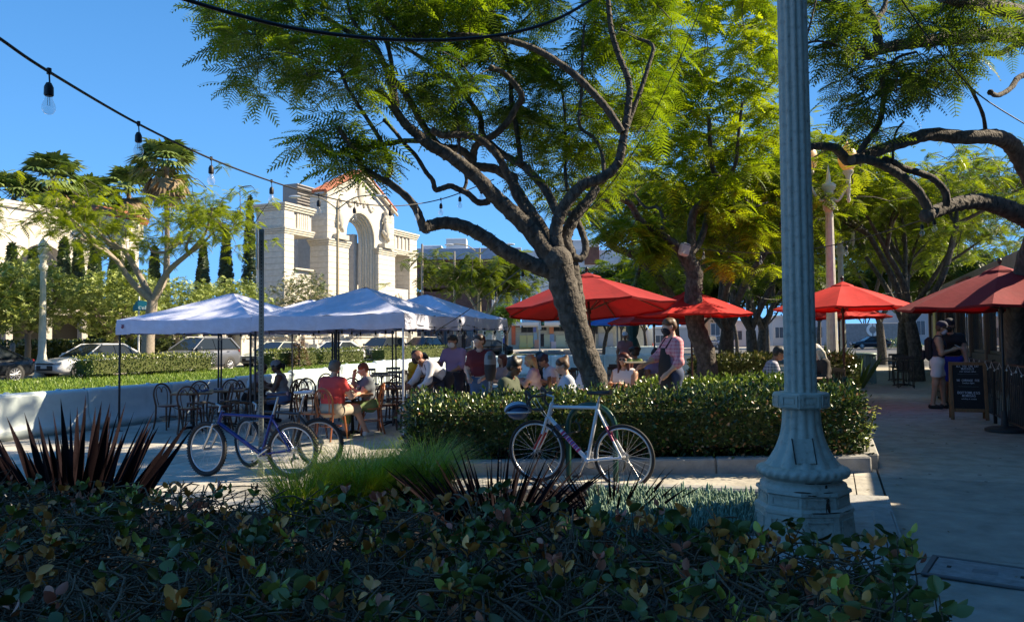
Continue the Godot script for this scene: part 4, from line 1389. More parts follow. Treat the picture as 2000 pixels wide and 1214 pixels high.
func person(label: String, pos: Vector3, yaw_deg: float, o: Dictionary) -> Node3D:
	var t := thing("person", label, "person", pos, deg_to_rad(yaw_deg), o.get("group", ""))
	var h: float = o.get("h", 1.72)
	var s := h / 1.72
	var sit: bool = o.get("sit", false)
	var lean: float = o.get("lean", .06)
	var wide: float = o.get("wide", 1.0)
	var B := []
	var hip := Vector3(0, .53 if sit else .93 * s, 0)
	var tb := Basis(Vector3.RIGHT, lean) * Basis(Vector3.UP, o.get("twist", 0.0))
	var T3 := func(x, y, z): return hip + tb * (Vector3(x, y, z) * s)
	var PA := 2; var SH := 1
	var dress: bool = o.get("dress", false)
	# torso
	B.append([hip + Vector3(-.075, -.0, 0) * s * wide, hip + Vector3(.075, 0, 0) * s * wide, .125 * s, .125 * s, PA])
	B.append([T3.call(-.05 * wide, .16, .01), T3.call(.05 * wide, .16, .01), .118 * s * wide, .118 * s * wide, SH])
	B.append([T3.call(-.085 * wide, .33, .015), T3.call(.085 * wide, .33, .015), .122 * s, .122 * s, SH])
	B.append([T3.call(-.13 * wide, .44, 0), T3.call(.13 * wide, .44, 0), .075 * s, .075 * s, SH])
	var nk: Vector3 = T3.call(0, .49, .0)
	var hb := tb * Basis(Vector3.UP, o.get("turn", 0.0)) * Basis(Vector3.RIGHT, o.get("nod", 0.0) - lean * .6)
	var hc: Vector3 = T3.call(0, .585, .02) + hb * Vector3(0, .07, .02) * s
	B.append([nk - tb * Vector3(0, .03, 0), hc - hb * Vector3(0, .09, .02) * s, .058 * s, .05 * s, 0])
	# arms
	var hands := []
	for sd in [-1, 1]:
		var sh: Vector3 = T3.call(sd * .175 * wide, .44, 0)
		var def := Vector3(sd * .24, hip.y - .08 * s, .06) if not sit else Vector3(sd * .16, .74, .38)
		var hd: Vector3 = o.get("lh" if sd < 0 else "rh", def)
		var pole := Vector3(sd * .5, -1.0, -.4)
		var el := elbow(sh, hd, .28 * s, .26 * s, pole)
		var wr: Vector3 = el + (hd - el).limit_length(.26 * s)
		var sl: float = o.get("sleeve", .55)
		if sl <= 1.0:
			var m := sh.lerp(el, maxf(sl, .02))
			var r1 := lerpf(.056, .044, sl) * s
			if sl > .05: B.append([sh, m, .058 * s, r1, SH])
			B.append([m, el, r1, .042 * s, 0]); B.append([el, wr, .041 * s, .027 * s, 0])
		else:
			var m := el.lerp(wr, sl - 1.0)
			B.append([sh, el, .06 * s, .05 * s, SH]); B.append([el, m, .049 * s, .038 * s, SH])
			B.append([m, wr, .034 * s, .027 * s, 0])
		var fd := (wr - el).normalized()
		B.append([wr, wr + fd * .06 * s, .027 * s, .033 * s, 0])
		hands.append([wr + fd * .06 * s, fd, sd])
	# legs
	var pl: float = o.get("leg", 1.0)     # how far the trouser leg reaches: 0 hip, .5 knee, 1 ankle
	for sd in [-1, 1]:
		var hj := hip + Vector3(sd * .092 * s * wide, -.03 * s, 0)
		var kn: Vector3; var an: Vector3
		if sit:
			kn = Vector3(sd * .13, .5, .44 * s); an = Vector3(sd * .12, .09, .46 * s + o.get("tuck", 0.0))
			if o.has("leg_l") and sd < 0: an = o.leg_l
			if o.has("leg_r") and sd > 0: an = o.leg_r
		else:
			var st: float = o.get("stride", .06) * sd
			kn = Vector3(sd * .1, .5 * s, st * .6 + .02); an = Vector3(sd * .1, .08, st)
		var path := [[hj, .088 * s, .0], [kn, .06 * s, .5], [an, .038 * s, 1.0]]
		for q in 2:
			var a = path[q]; var c = path[q + 1]
			if pl >= c[2]: B.append([a[0], c[0], a[1] + .006, c[1] + .012, PA])
			elif pl <= a[2]: B.append([a[0], c[0], a[1], c[1], 0])
			else:
				var f: float = (pl - a[2]) / .5
				var m: Vector3 = a[0].lerp(c[0], f); var rm: float = lerpf(a[1], c[1], f)
				B.append([a[0], m, a[1] + .008, rm + .014, PA]); B.append([m, c[0], rm, c[1], 0])
		var toe := an + Vector3(sd * .02, -.045, .15)
		B.append([an + Vector3(0, -.04, -.03), toe, .044, .036, 3])
	var cell: float = o.get("cell", .019)
	var d := net(B, cell, .05)
	var body := MB.new()
	net_part(d, -1, 0.0, body)
	# head on its own finer grid
	var e := s * .88
	var H := []
	var hp := func(x, y, z): return hc + hb * (Vector3(x, y, z) * e)
	H.append([hp.call(0, .035, -.02), hp.call(0, .03, .012), .092 * e, .088 * e, 0])
	H.append([hp.call(0, -.045, .035), hp.call(0, -.06, .05), .062 * e, .05 * e, 0])
	H.append([hp.call(-.03, .0, .06), hp.call(.03, .0, .06), .045 * e, .045 * e, 0])
	H.append([hp.call(0, .012, .098), hp.call(0, -.022, .118), .011 * e, .016 * e, 0])
	H.append([hp.call(-.02, -.062, .085), hp.call(.02, -.062, .085), .014 * e, .014 * e, 0])
	for sd in [-1, 1]: H.append([hp.call(sd * .09, .015, -.005), hp.call(sd * .092, -.02, -.005), .018 * e, .014 * e, 0])
	H.append([hp.call(0, -.08, -.02), nk, .05 * s, .055 * s, 0])
	var dh := net(H, .011 if cell < .022 else .014, .022)
	net_part(dh, -1, 0.0, body)
	for hd in hands:      # five fingers to each hand
		var f: Vector3 = hd[1]
		var sdv := f.cross(Vector3.UP).normalized() if absf(f.y) < .95 else Vector3.RIGHT
		var up := sdv.cross(f)
		for k in 4:
			var off: float = (k - 1.5) * .017
			var p0: Vector3 = hd[0] + sdv * off + f * .015
			var L: float = [.062, .075, .07, .052][k] * s
			body.tube([p0, p0 + f * L * .55 - up * .006, p0 + f * L - up * .028], [.0095, .0088, .007], 6)
		var th: Vector3 = hd[0] - f * .025 + sdv * hd[2] * .03
		body.tube([th, th + (sdv * hd[2] * .7 + f * .8).normalized() * .035, th + (sdv * hd[2] * .3 + f).normalized() * .062 - up * .01], [.012, .0105, .008], 6)
	var sk: Array = o.get("skin", SKIN)
	obj("body", body, mat(sk[0], sk[1], sk[2], .55, 0.0, {"subsurf_scatter_enabled": true, "subsurf_scatter_strength": .1}), t)
	var put := func(called, cls, m, off):
		var b := MB.new()
		net_part(d, cls, off, b)
		if b.v.size(): return obj(called, b, m, t)
	var shirt = o.get("shirt", [.4, .4, .4])
	put.call(o.get("top_name", "shirt"), SH, shirt if shirt is Material else cloth(shirt), .009)
	var pants = o.get("pants", [.05, .06, .1])
	put.call(o.get("bottom_name", "shorts" if pl < .6 else "trousers"), PA, pants if pants is Material else cloth(pants), .011)
	put.call("shoes", 3, cloth(o.get("shoe", [.04, .04, .04])), .006)
	# hair
	var hs: String = o.get("hair", "short")
	var hcol: Array = o.get("hcol", [.03, .018, .01])
	var hm := mat(hcol[0], hcol[1], hcol[2], .5)
	var HB := []
	if hs != "bald":
		HB.append([hp.call(0, .06, -.035), hp.call(0, .068, .0), .098 * e, .092 * e, 0])
		HB.append([hp.call(-.05, .075, .03), hp.call(.05, .075, .03), .05 * e, .05 * e, 0])
		HB.append([hp.call(-.045, .0, -.055), hp.call(.045, .0, -.055), .062 * e, .062 * e, 0])
		if hs == "curly":
			rng.seed = label.hash() % 9999
			for k in 16:
				var a := rng.randf() * TAU; var ev := rng.randf_range(.1, 1.3)
				var p: Vector3 = hp.call(cos(a) * cos(ev) * .1, .07 + sin(ev) * .08, sin(a) * cos(ev) * .1 - .02)
				HB.append([p, p + Vector3(.01, .01, 0), .035, .03, 0])
		if hs == "long" or hs == "bob":
			var L := .3 if hs == "long" else .12
			for k in 5:
				var x := (k - 2) * .042
				HB.append([hp.call(x * 1.3, .02, -.06 - .02 * (2 - absi(k - 2))), hp.call(x * 1.25, -.06, -.09), .05 * e, .045 * e, 0])
				HB.append([hp.call(x * 1.25, -.06, -.09), hp.call(x * 1.5, -.06 - L, -.1), .045 * e, .03 * e, 0])
			for sd in [-1, 1]: HB.append([hp.call(sd * .085, .03, .0), hp.call(sd * .1, -.06 - L * .8, .0), .035 * e, .026 * e, 0])
		if hs == "bun":
			HB.append([hp.call(0, .12, -.1), hp.call(0, .14, -.11), .048 * e, .04 * e, 0])
		if hs == "tail":
			HB.append([hp.call(0, .05, -.12), hp.call(0, .0, -.17), .04 * e, .045 * e, 0]); HB.append([hp.call(0, .0, -.17), hp.call(0, -.12, -.15), .042 * e, .02 * e, 0])
		var dhh := net(HB, .016, .03)
		var hbm := MB.new(); net_part(dhh, -1, 0.0, hbm)
		obj("hair", hbm, hm, t)
	for sd in [-1, 1]:
		if not o.get("glasses", false):
			var ey := MB.new()
			ey.ball(hp.call(sd * .033, .012, .095), Vector3(.014, .007, .008) * e, 8, hb)
			obj("eye", ey, mat(.05, .03, .025, .2), t)
	if not o.has("mask"):
		var mo := MB.new()
		mo.ball(hp.call(0, -.062, .096), Vector3(.024, .006, .008) * e, 8, hb)
		obj("mouth", mo, mat(sk[0] * .6, sk[1] * .35, sk[2] * .35, .5), t)
	else:
		var mk := MB.new()
		var c: Array = o.mask
		var dm := net([[hp.call(-.03, -.03, .078), hp.call(.03, -.03, .078), .052 * e, .052 * e, 0], [hp.call(-.03, -.07, .06), hp.call(.03, -.07, .06), .05 * e, .05 * e, 0]], .012, .02)
		net_part(dm, -1, 0.0, mk)
		obj("face_mask", mk, cloth(c), t)
	if o.get("glasses", false):
		var gb := MB.new()
		for sd in [-1, 1]:
			gb.ball(hp.call(sd * .036, .012, .106), Vector3(.03, .022, .008) * e, 10, hb)
			gb.rod(hp.call(sd * .066, .016, .1), hp.call(sd * .098, .02, .0), .004, 4)
		gb.rod(hp.call(-.02, .018, .112), hp.call(.02, .018, .112), .004, 4)
		obj("glasses", gb, mat(.015, .012, .012, .1), t)
	if o.has("cap"):
		var c: Array = o.cap
		var cb3 := MB.new()
		var dc := net([[hp.call(0, .085, -.025), hp.call(0, .09, .01), .108 * e, .104 * e, 0]], .014, .02)
		net_part(dc, -1, 0.0, cb3)
		var cp := obj("cap", cb3, cloth(c), t)
		var brim := MB.new()
		var ring := PackedVector3Array()
		var ring2 := PackedVector3Array()
		for k in 9:
			var a := -1.0 + 2.0 * k / 8.0
			var p0 := Vector3(sin(a) * .1, .075, cos(a) * .1 - .0); var p1 := Vector3(sin(a) * .1 * 1.02, .06, .06 + cos(a) * .125)
			ring.push_back(hp.call(p0.x, p0.y, p0.z)); ring2.push_back(hp.call(p1.x, p1.y, p1.z))
		brim.ring_strip([ring, ring2], false)
		var ring3 := PackedVector3Array(); var ring4 := PackedVector3Array()
		for k in 9: ring3.push_back(ring[k] - Vector3(0, .006, 0)); ring4.push_back(ring2[k] - Vector3(0, .006, 0))
		brim.ring_strip([ring2, ring4, ring3], false)
		obj("brim", brim, cloth(c), cp)
	if o.has("apron"):
		var ap := MB.new()
		var top: float = .36 if o.get("bib", true) else .06
		var rows := []
		for k in 7:
			var f := k / 6.0
			var y := lerpf(top, -.42, f)
			var w := lerpf(.11, .21, clampf(f * 3.0, 0, 1)) * s
			var row := PackedVector3Array()
			for j in 7:
				var a := -1.0 + 2.0 * j / 6.0
				var bx := a * w
				var bz := .155 * s * sqrt(maxf(0.0, 1.0 - a * a * .55)) + .012
				row.push_back(hip + (tb if y > 0 else Basis.IDENTITY) * Vector3(bx, y * s, bz))
			rows.append(row)
		ap.ring_strip(rows, false)
		for sd in [-1, 1]:
			if top > .2: ap.tube([T3.call(sd * .1, top, .15), T3.call(sd * .1, .5, .06), T3.call(sd * .05, .52, -.05)], .012, 5)
		obj("apron", ap, cloth(o.apron), t)
	return t
# ---------- furniture and street things ----------
func bent_chair(label, pos, yaw_deg, wood: Material, seat: Material, group := "bentwood cafe chairs") -> Node3D:      # faces +z
	var t := thing("bentwood_chair", label, "chair", pos, deg_to_rad(yaw_deg), group)
	var b := MB.new()
	b.lathe([[.0, .445], [.19, .445], [.205, .455], [.205, .47], [.19, .478], [.0, .472]], Vector3.ZERO, 18)
	obj("seat", b, seat, t)
	for s in [-1, 1]:
		var f := MB.new()
		f.tube([Vector3(s * .15, .45, .13), Vector3(s * .165, .22, .16), Vector3(s * .185, 0, .19)], [.02, .018, .015], 8)
		obj("leg", f, wood, t)
		var r := MB.new()
		r.tube(smooth_path([Vector3(s * .17, 0, -.24), Vector3(s * .155, .22, -.19), Vector3(s * .165, .46, -.165)], 3), .018, 8)
		obj("leg", r, wood, t)
	var bk := MB.new()
	var P := []
	for k in 13:
		var a := PI * k / 12.0
		P.append(Vector3(-cos(a) * .19, .66 + sin(a) * .23, -.2 - sin(a) * .045))
	P.push_front(Vector3(-.165, .46, -.165)); P.append(Vector3(.165, .46, -.165))
	bk.tube(smooth_path(P, 2), .018, 8)
	var bo := obj("back_frame", bk, wood, t)
	for s in [-1, 1]:
		var lp := MB.new()
		lp.tube(smooth_path([Vector3(s * .09, .46, -.18), Vector3(s * .12, .62, -.205), Vector3(s * .115, .76, -.23), Vector3(s * .06, .83, -.24), Vector3(s * .012, .78, -.235), Vector3(s * .01, .72, -.225)], 3), .009, 6)
		obj("back_loop", lp, wood, bo)
	var rg := MB.new()
	var R := []
	for k in 19: R.append(Vector3(cos(TAU * k / 18.0) * .165, .24, sin(TAU * k / 18.0) * .165 - .01))
	rg.tube(R, .009, 6, false)
	for s in [-1, 1]: rg.tube(smooth_path([Vector3(s * .17, .25, .16), Vector3(s * .13, .38, .1), Vector3(s * .05, .44, .02)], 3), .008, 5)
	obj("stretcher_ring", rg, wood, t)
	return t
func slat_chair(label, pos, yaw_deg, m: Material, group := "slat-backed cafe chairs") -> Node3D:
	var t := thing("slat_chair", label, "chair", pos, deg_to_rad(yaw_deg), group)
	boxp("seat", Vector3(0, .45, 0), Vector3(.42, .03, .42), m, t, .01)
	for s in [-1, 1]:
		rodp("leg", Vector3(s * .18, .44, .18), Vector3(s * .2, 0, .2), .014, m, t, 6)
		rodp("leg", Vector3(s * .19, .86, -.24), Vector3(s * .19, 0, -.21), .014, m, t, 6)
	boxp("top_rail", Vector3(0, .84, -.235), Vector3(.4, .07, .022), m, t, .008)
	for k in 6: boxp("slat", Vector3((k - 2.5) * .062, .65, -.225), Vector3(.024, .33, .012), m, t)
	return t
func cafe_table(label, pos, yaw_deg, w: float, top: Material, iron: Material, round_top := false, group := "cafe tables") -> Node3D:
	var t := thing("cafe_table", label, "table", pos, deg_to_rad(yaw_deg), group)
	if round_top:
		var b := MB.new()
		b.lathe([[0, .715], [w * .48, .715], [w * .5, .725], [w * .5, .74], [w * .48, .748], [0, .748]], Vector3.ZERO, 24)
		obj("tabletop", b, top, t)
	else: boxp("tabletop", Vector3(0, .73, 0), Vector3(w, .035, w), top, t, .008)
	var c := MB.new()
	c.lathe([[.05, .03], [.032, .1], [.026, .3], [.026, .6], [.04, .68], [.12, .71]], Vector3.ZERO, 12)
	obj("column", c, iron, t)
	for k in 4:
		var a := TAU * k / 4.0 + PI / 4
		var f := MB.new()
		var d := Vector3(cos(a), 0, sin(a))
		f.tube([Vector3(0, .07, 0), d * .15 + Vector3(0, .06, 0), d * .3 + Vector3(0, .02, 0)], [.028, .022, .016], 6)
		obj("foot", f, iron, t)
	return t
func plate(pos: Vector3, label, group, r := .12, food := []):
	var t := thing("plate", label, "plate", pos, 0.0, group)
	var b := MB.new()
	b.lathe([[0, .003], [r * .6, .004], [r, .016], [r * .98, .02], [r * .6, .01], [0, .009]], Vector3.ZERO, 18)
	obj("dish", b, mat(.75, .74, .72, .3), t)
	if food.size():
		var f := MB.new()
		rng.seed = int(pos.x * 100) + 7
		for k in 7: f.ball(Vector3(rng.randf_range(-.05, .05), .03, rng.randf_range(-.05, .05)), Vector3(.03, .022, .026), 6)
		obj("food", f, mat(food[0], food[1], food[2], .7), t)
func tumbler(pos: Vector3, label, group, drink: Array):
	var t := thing("drinking_glass", label, "glass", pos, 0.0, group)
	var b := MB.new()
	b.lathe([[.028, 0], [.036, .13], [.034, .13], [.027, .008], [0, .008]], Vector3.ZERO, 14)
	obj("tumbler", b, glass(.9, .95, .95, .2), t)
	var d := MB.new()
	d.lathe([[.0265, .009], [.032, .1], [0, .1]], Vector3.ZERO, 12)
	obj("drink", d, mat(drink[0], drink[1], drink[2], .1), t)
func napkin(pos: Vector3, yaw: float, col: Array, label, group):
	var t := thing("napkin_roll", label, "napkin", pos, yaw, group)
	var b := MB.new()
	b.tube([Vector3(-.11, .018, 0), Vector3(-.02, .02, .003), Vector3(.11, .018, 0)], [.02, .017, .022], 8, true, .8)
	obj("cloth", b, cloth(col), t)
	boxp("band", Vector3(0, .02, .003), Vector3(.03, .036, .044), cloth([.6, .6, .58]), t, .008)

# pop-up tent: corner pole to corner pole, local origin at centre
func tent(label, ce: Vector3, yaw: float, fabric: Material, leg_m: Array, marks := false):
	var t := thing("popup_tent", label, "tent", ce, yaw, "white pop-up tents over the tables")
	var S := 1.52; var yE := 2.16; var yV := 1.88; var yP := 2.74
	rng.seed = label.hash() % 10007
	var nz := FastNoiseLite.new(); nz.seed = label.hash() % 977; nz.frequency = .9
	var roof := MB.new()
	for side in 4:
		var bs := Basis(Vector3.UP, side * PI / 2)
		var rings := []
		var N := 14
		for k in N + 1:
			var f := float(k) / N       # 0 eave, 1 peak
			var ring := PackedVector3Array()
			for j in N + 1:
				var a := -1.0 + 2.0 * j / N
				var z := S * (1.0 - f)
				var x := a * S * (1.0 - f)
				var y := lerpf(yE, yP, pow(f, 1.12)) - .07 * sin(PI * f) * (1.0 - a * a) - .03 * (1.0 - a * a) * (1.0 - f)
				y += .03 * nz.get_noise_2d(x * 2.2 + side * 9.0, z * 2.2) * (1.0 - f) + .012 * sin(a * 9.0 + side) * (1.0 - f) * f * 2.0
				ring.push_back(bs * Vector3(x, y, z))
			rings.append(ring)
		roof.ring_strip(rings, false)
	obj("canopy", roof, fabric, t)
	for side in 4:
		var bs := Basis(Vector3.UP, side * PI / 2)
		var v := MB.new()
		var top := PackedVector3Array(); var mid := PackedVector3Array(); var low := PackedVector3Array(); var inn := PackedVector3Array()
		for j in 21:
			var a := -1.0 + 2.0 * j / 20.0
			var sag := -.03 * (1.0 - a * a)
			var w := .012 * sin(a * 17.0 + side * 2.0) + .02 * nz.get_noise_1d(a * 3.0 + side * 5.0)
			top.push_back(bs * Vector3(a * S, yE + sag, S)); mid.push_back(bs * Vector3(a * S, (yE + yV) / 2, S + .012 + w)); low.push_back(bs * Vector3(a * S, yV + .01 * sin(a * 8.0), S + .006 + w * 1.4))
			inn.push_back(bs * Vector3(a * S, yV + .02, S - .012))
		v.ring_strip([top, mid, low, inn], false)
		obj("valance", v, fabric, t)
	for k in 4:
		var sx := -1 if k < 2 else 1; var sz := -1 if k % 2 == 0 else 1
		var L: float = S - .04
		var gy := g((t.transform * Vector3(sx * L, 0, sz * L)).x, (t.transform * Vector3(sx * L, 0, sz * L)).z) - ce.y
		boxp("leg", Vector3(sx * L, (yE + gy) / 2 - .02, sz * L), Vector3(.034, yE - gy - .05, .034), leg_m[k], t, .005)
		boxp("foot_plate", Vector3(sx * L, gy + .006, sz * L), Vector3(.1, .01, .1), leg_m[k], t)
	var tr := MB.new()
	for side in 4:
		var bs := Basis(Vector3.UP, side * PI / 2)
		for h2 in 2:
			var x0: float = -S + .05 + h2 * (S - .05); var x1: float = x0 + S - .06
			for e in [[.04, .26], [.26, .04]]:
				tr.tube([bs * Vector3(x0, yV + e[0], S - .06), bs * Vector3(x1, yV + e[1], S - .06)], .012, 4)
		tr.tube([bs * Vector3(0, yV + .1, S - .06), bs * Vector3(0, yP - .12, .0)], .012, 4)
	obj("scissor_frame", tr, mat(.1, .1, .11, .5, .4), t)
	if marks:
		var mk := MB.new()
		mk.box(Vector3(-S + .16, yE - .1, S + .025), Vector3(.07, .014, .004)); mk.box(Vector3(-S + .16, yE - .14, S + .025), Vector3(.06, .05, .004), Basis(Vector3.BACK, PI / 4))
		obj("maker_mark", mk, mat(.2, .05, .1, .7), t)
	return t
func umbrella(called, label, pos: Vector3, col: Material, under: Array, R: float, yE: float, yP: float, sides := 8, turn := 0.0, pole_m: Material = null, cap := true):
	var t := thing(called, label, "umbrella", pos, turn)
	if pole_m == null: pole_m = mat(.045, .02, .015, .5)
	for k in sides:
		var a0 := TAU * k / sides; var a1 := TAU * (k + 1) / sides
		var rings := []
		for j in 6:
			var f := j / 5.0
			var ring := PackedVector3Array()
			for m in 7:
				var h := m / 6.0
				var p0 := Vector3(cos(a0), 0, sin(a0)) * R * (1.0 - f); var p1 := Vector3(cos(a1), 0, sin(a1)) * R * (1.0 - f)
				var p := p0.lerp(p1, h)
				p *= 1.0 - .035 * sin(PI * h)
				p.y = lerpf(yE, yP, pow(f, 1.05)) - .035 * sin(PI * h) * (1.0 - f) * R * .5 + .03 * sin(PI * f) + .01 * sin(h * 9.0 + k * 2.0) * (1.0 - f) * sin(PI * h) + .008 * sin(f * 14.0 + k) * sin(PI * h)
				ring.push_back(p)
			rings.append(ring)
		var b := MB.new()
		b.ring_strip(rings, false)
		var low := PackedVector3Array(); var hem := PackedVector3Array()
		for p in rings[0]: low.push_back(p); hem.push_back(p * Vector3(.985, 1, .985) - Vector3(0, .035, 0))
		b.ring_strip([low, hem], false)
		obj("canopy_panel", b, col, t)
		var rb := MB.new()
		rb.tube([Vector3(cos(a0), 0, sin(a0)) * R * .97 + Vector3(0, yE - .015, 0), Vector3(0, yP - .06, 0)], .011, 5)
		rb.tube([Vector3(cos(a0), 0, sin(a0)) * R * .5 + Vector3(0, lerpf(yE, yP, .48) - .04, 0), Vector3(0, lerpf(yE, yP, .1) - .1, 0)], .009, 5)
		obj("rib", rb, pole_m, t)
	if cap:
		var c := MB.new()
		c.sharp_lathe([[R * .17, yP - .085], [R * .15, yP - .05], [.02, yP + .03], [0, yP + .035]], Vector3.ZERO, sides)
		obj("vent_cap", c, col, t)
	var f2 := MB.new(); f2.ball(Vector3(0, yP + .1, 0), Vector3(.035, .045, .035), 10); f2.rod(Vector3(0, yP + .02, 0), Vector3(0, yP + .08, 0), .015, 8)
	obj("finial", f2, mat(.03, .03, .03, .4), t)
	var pl := MB.new(); pl.rod(Vector3(0, .03, 0), Vector3(0, yP + .02, 0), .022, 10); pl.rod(Vector3(0, lerpf(yE, yP, .1) - .16, 0), Vector3(0, lerpf(yE, yP, .1) - .07, 0), .04, 10)
	obj("pole", pl, pole_m, t)
	var bs := MB.new(); bs.lathe([[.26, 0], [.26, .035], [.2, .06], [.05, .08], [.035, .3], [0.0, .3]], Vector3.ZERO, 20)
	obj("base", bs, mat(.03, .03, .03, .7), t)
	return t
func barrier_mesh(L: float) -> ArrayMesh:
	var b := MB.new()
	var prof := [[.25, .0], [.25, .14], [.235, .2], [.17, .34], [.14, .6], [.125, .84], [.1, .9], [.05, .93], [-.05, .93], [-.1, .9], [-.125, .84], [-.14, .6], [-.17, .34], [-.235, .2], [-.25, .14], [-.25, 0]]
	var rings := []
	var N := 36
	for k in N + 1:
		var f := float(k) / N
		var x := (f - .5) * L
		var e := minf(f, 1 - f) * L
		var rnd := 1.0 - .12 * pow(clampf(1.0 - e / .06, 0, 1), 2.0)
		var grv := 1.0 - .1 * exp(-pow((absf(x) - L * .17) / .035, 2.0)) - .07 * exp(-pow((absf(x) - L * .36) / .03, 2.0))
		var ring := PackedVector3Array()
		for p in prof:
			var s: float = rnd * (grv if p[1] > .22 and p[1] < .88 else 1.0)
			ring.push_back(Vector3(x, .88 * p[1] * (1.0 - .02 * (1.0 - rnd) / .12), p[0] * s))
		rings.append(ring)
	b.ring_strip(rings)
	b.fan(rings[0], Vector3.LEFT); b.fan(rings[N], Vector3.RIGHT)
	return b.mesh()
func barriers():
	var m = stain_mat("barrier", [.66, .75, .74], [.54, .64, .64], [.72, .8, .79], 2.2, .38, .4, 101)
	var me := barrier_mesh(2.08)
	var k := 0
	var add := func(pos: Vector3, yaw: float, label: String, grp: String):
		var t := thing("plastic_barrier", label, "barrier", pos, yaw, grp)
		obj("shell", me, m, t)
		for s in [-1, 1]:
			rodp("connector_pin", Vector3(s * 1.04, .1, 0), Vector3(s * 1.04, .84, 0), .014, mat(.4, .42, .42, .4, .6), t)
			var c := MB.new(); c.lathe([[.05, .81], [.05, .835], [.03, .845], [0, .845]], Vector3(s * .5, 0, 0), 12)
			obj("fill_cap", c, m, t)
	while k < 11:
		add.call(uv(5.6 + k * 2.1, -13.7), deg_to_rad(67.5), "%s white plastic barrier along the lawn, counting from the far end of the row" % ORD[10 - k], "barriers along the street side")
		k += 1
	for j in 5:
		add.call(gp(-1.6 + j * 2.1, -31.0), 0.03, "%s white plastic barrier closing the seating end, counting from the parking meter" % ORD[j], "barriers at the far end")
	for j in 3:
		add.call(gp(8.5 + j * 2.12, -62.0), 0.0, "%s white plastic barrier out on the roadway, counting from the closed umbrella" % ORD[j], "barriers on the roadway")

# ---------- bicycles ----------
func wheel(t: Node3D, called: String, ce: Vector3, yaw: float, R: float, tyre: float, rim_m: Material, spokes := 24, knob := false):
	var w := Node3D.new(); w.name = called; t.add_child(w, true)
	w.position = ce; w.rotation.y = yaw
	var black := mat(.018, .018, .02, .75)
	var ring := func(r, rr, n, sides, squash = 1.0):
		var b := MB.new()
		var rings := []
		for k in n + 1:
			var a: float = TAU * k / n
			var d := Vector3(cos(a), sin(a), 0)
			var rg := PackedVector3Array()
			for s in sides:
				var q: float = TAU * s / sides
				rg.push_back(d * (r + cos(q) * rr) + Vector3(0, 0, sin(q) * rr * squash))
			rings.append(rg)
		b.ring_strip(rings)
		return b
	var tb: MB = ring.call(R - tyre, tyre, 48, 8)
	if knob:
		for k in 60:
			var a := TAU * k / 60.0
			var bs := Basis(Vector3.BACK, a)
			for s in [-1, 1]: tb.box(bs * Vector3(R - .002, 0, s * tyre * .5), Vector3(.01, .014, .014), bs)
	obj("tyre", tb, black, w)
	var rm: MB = ring.call(R - tyre * 2.0 - .008, .011, 48, 6, .9)
	obj("rim", rm, rim_m, w)
	var sp := MB.new()
	for k in spokes:
		var a := TAU * k / spokes
		var sd := 1.0 if k % 2 == 0 else -1.0
		var off := .5 if (k / 2) % 2 == 0 else -.5
		sp.tube([Vector3(cos(a + off) * .022, sin(a + off) * .022, sd * .03), Vector3(cos(a), sin(a), 0) * (R - tyre * 2 - .01)], .0016, 3, false)
	obj("spokes", sp, mat(.55, .55, .56, .3, .8), w)
	var hb := MB.new(); hb.rod(Vector3(0, 0, -.05), Vector3(0, 0, .05), .018, 10); hb.rod(Vector3(0, 0, -.06), Vector3(0, 0, .06), .006, 6)
	obj("hub", hb, mat(.4, .4, .4, .3, .8), w)
	return w
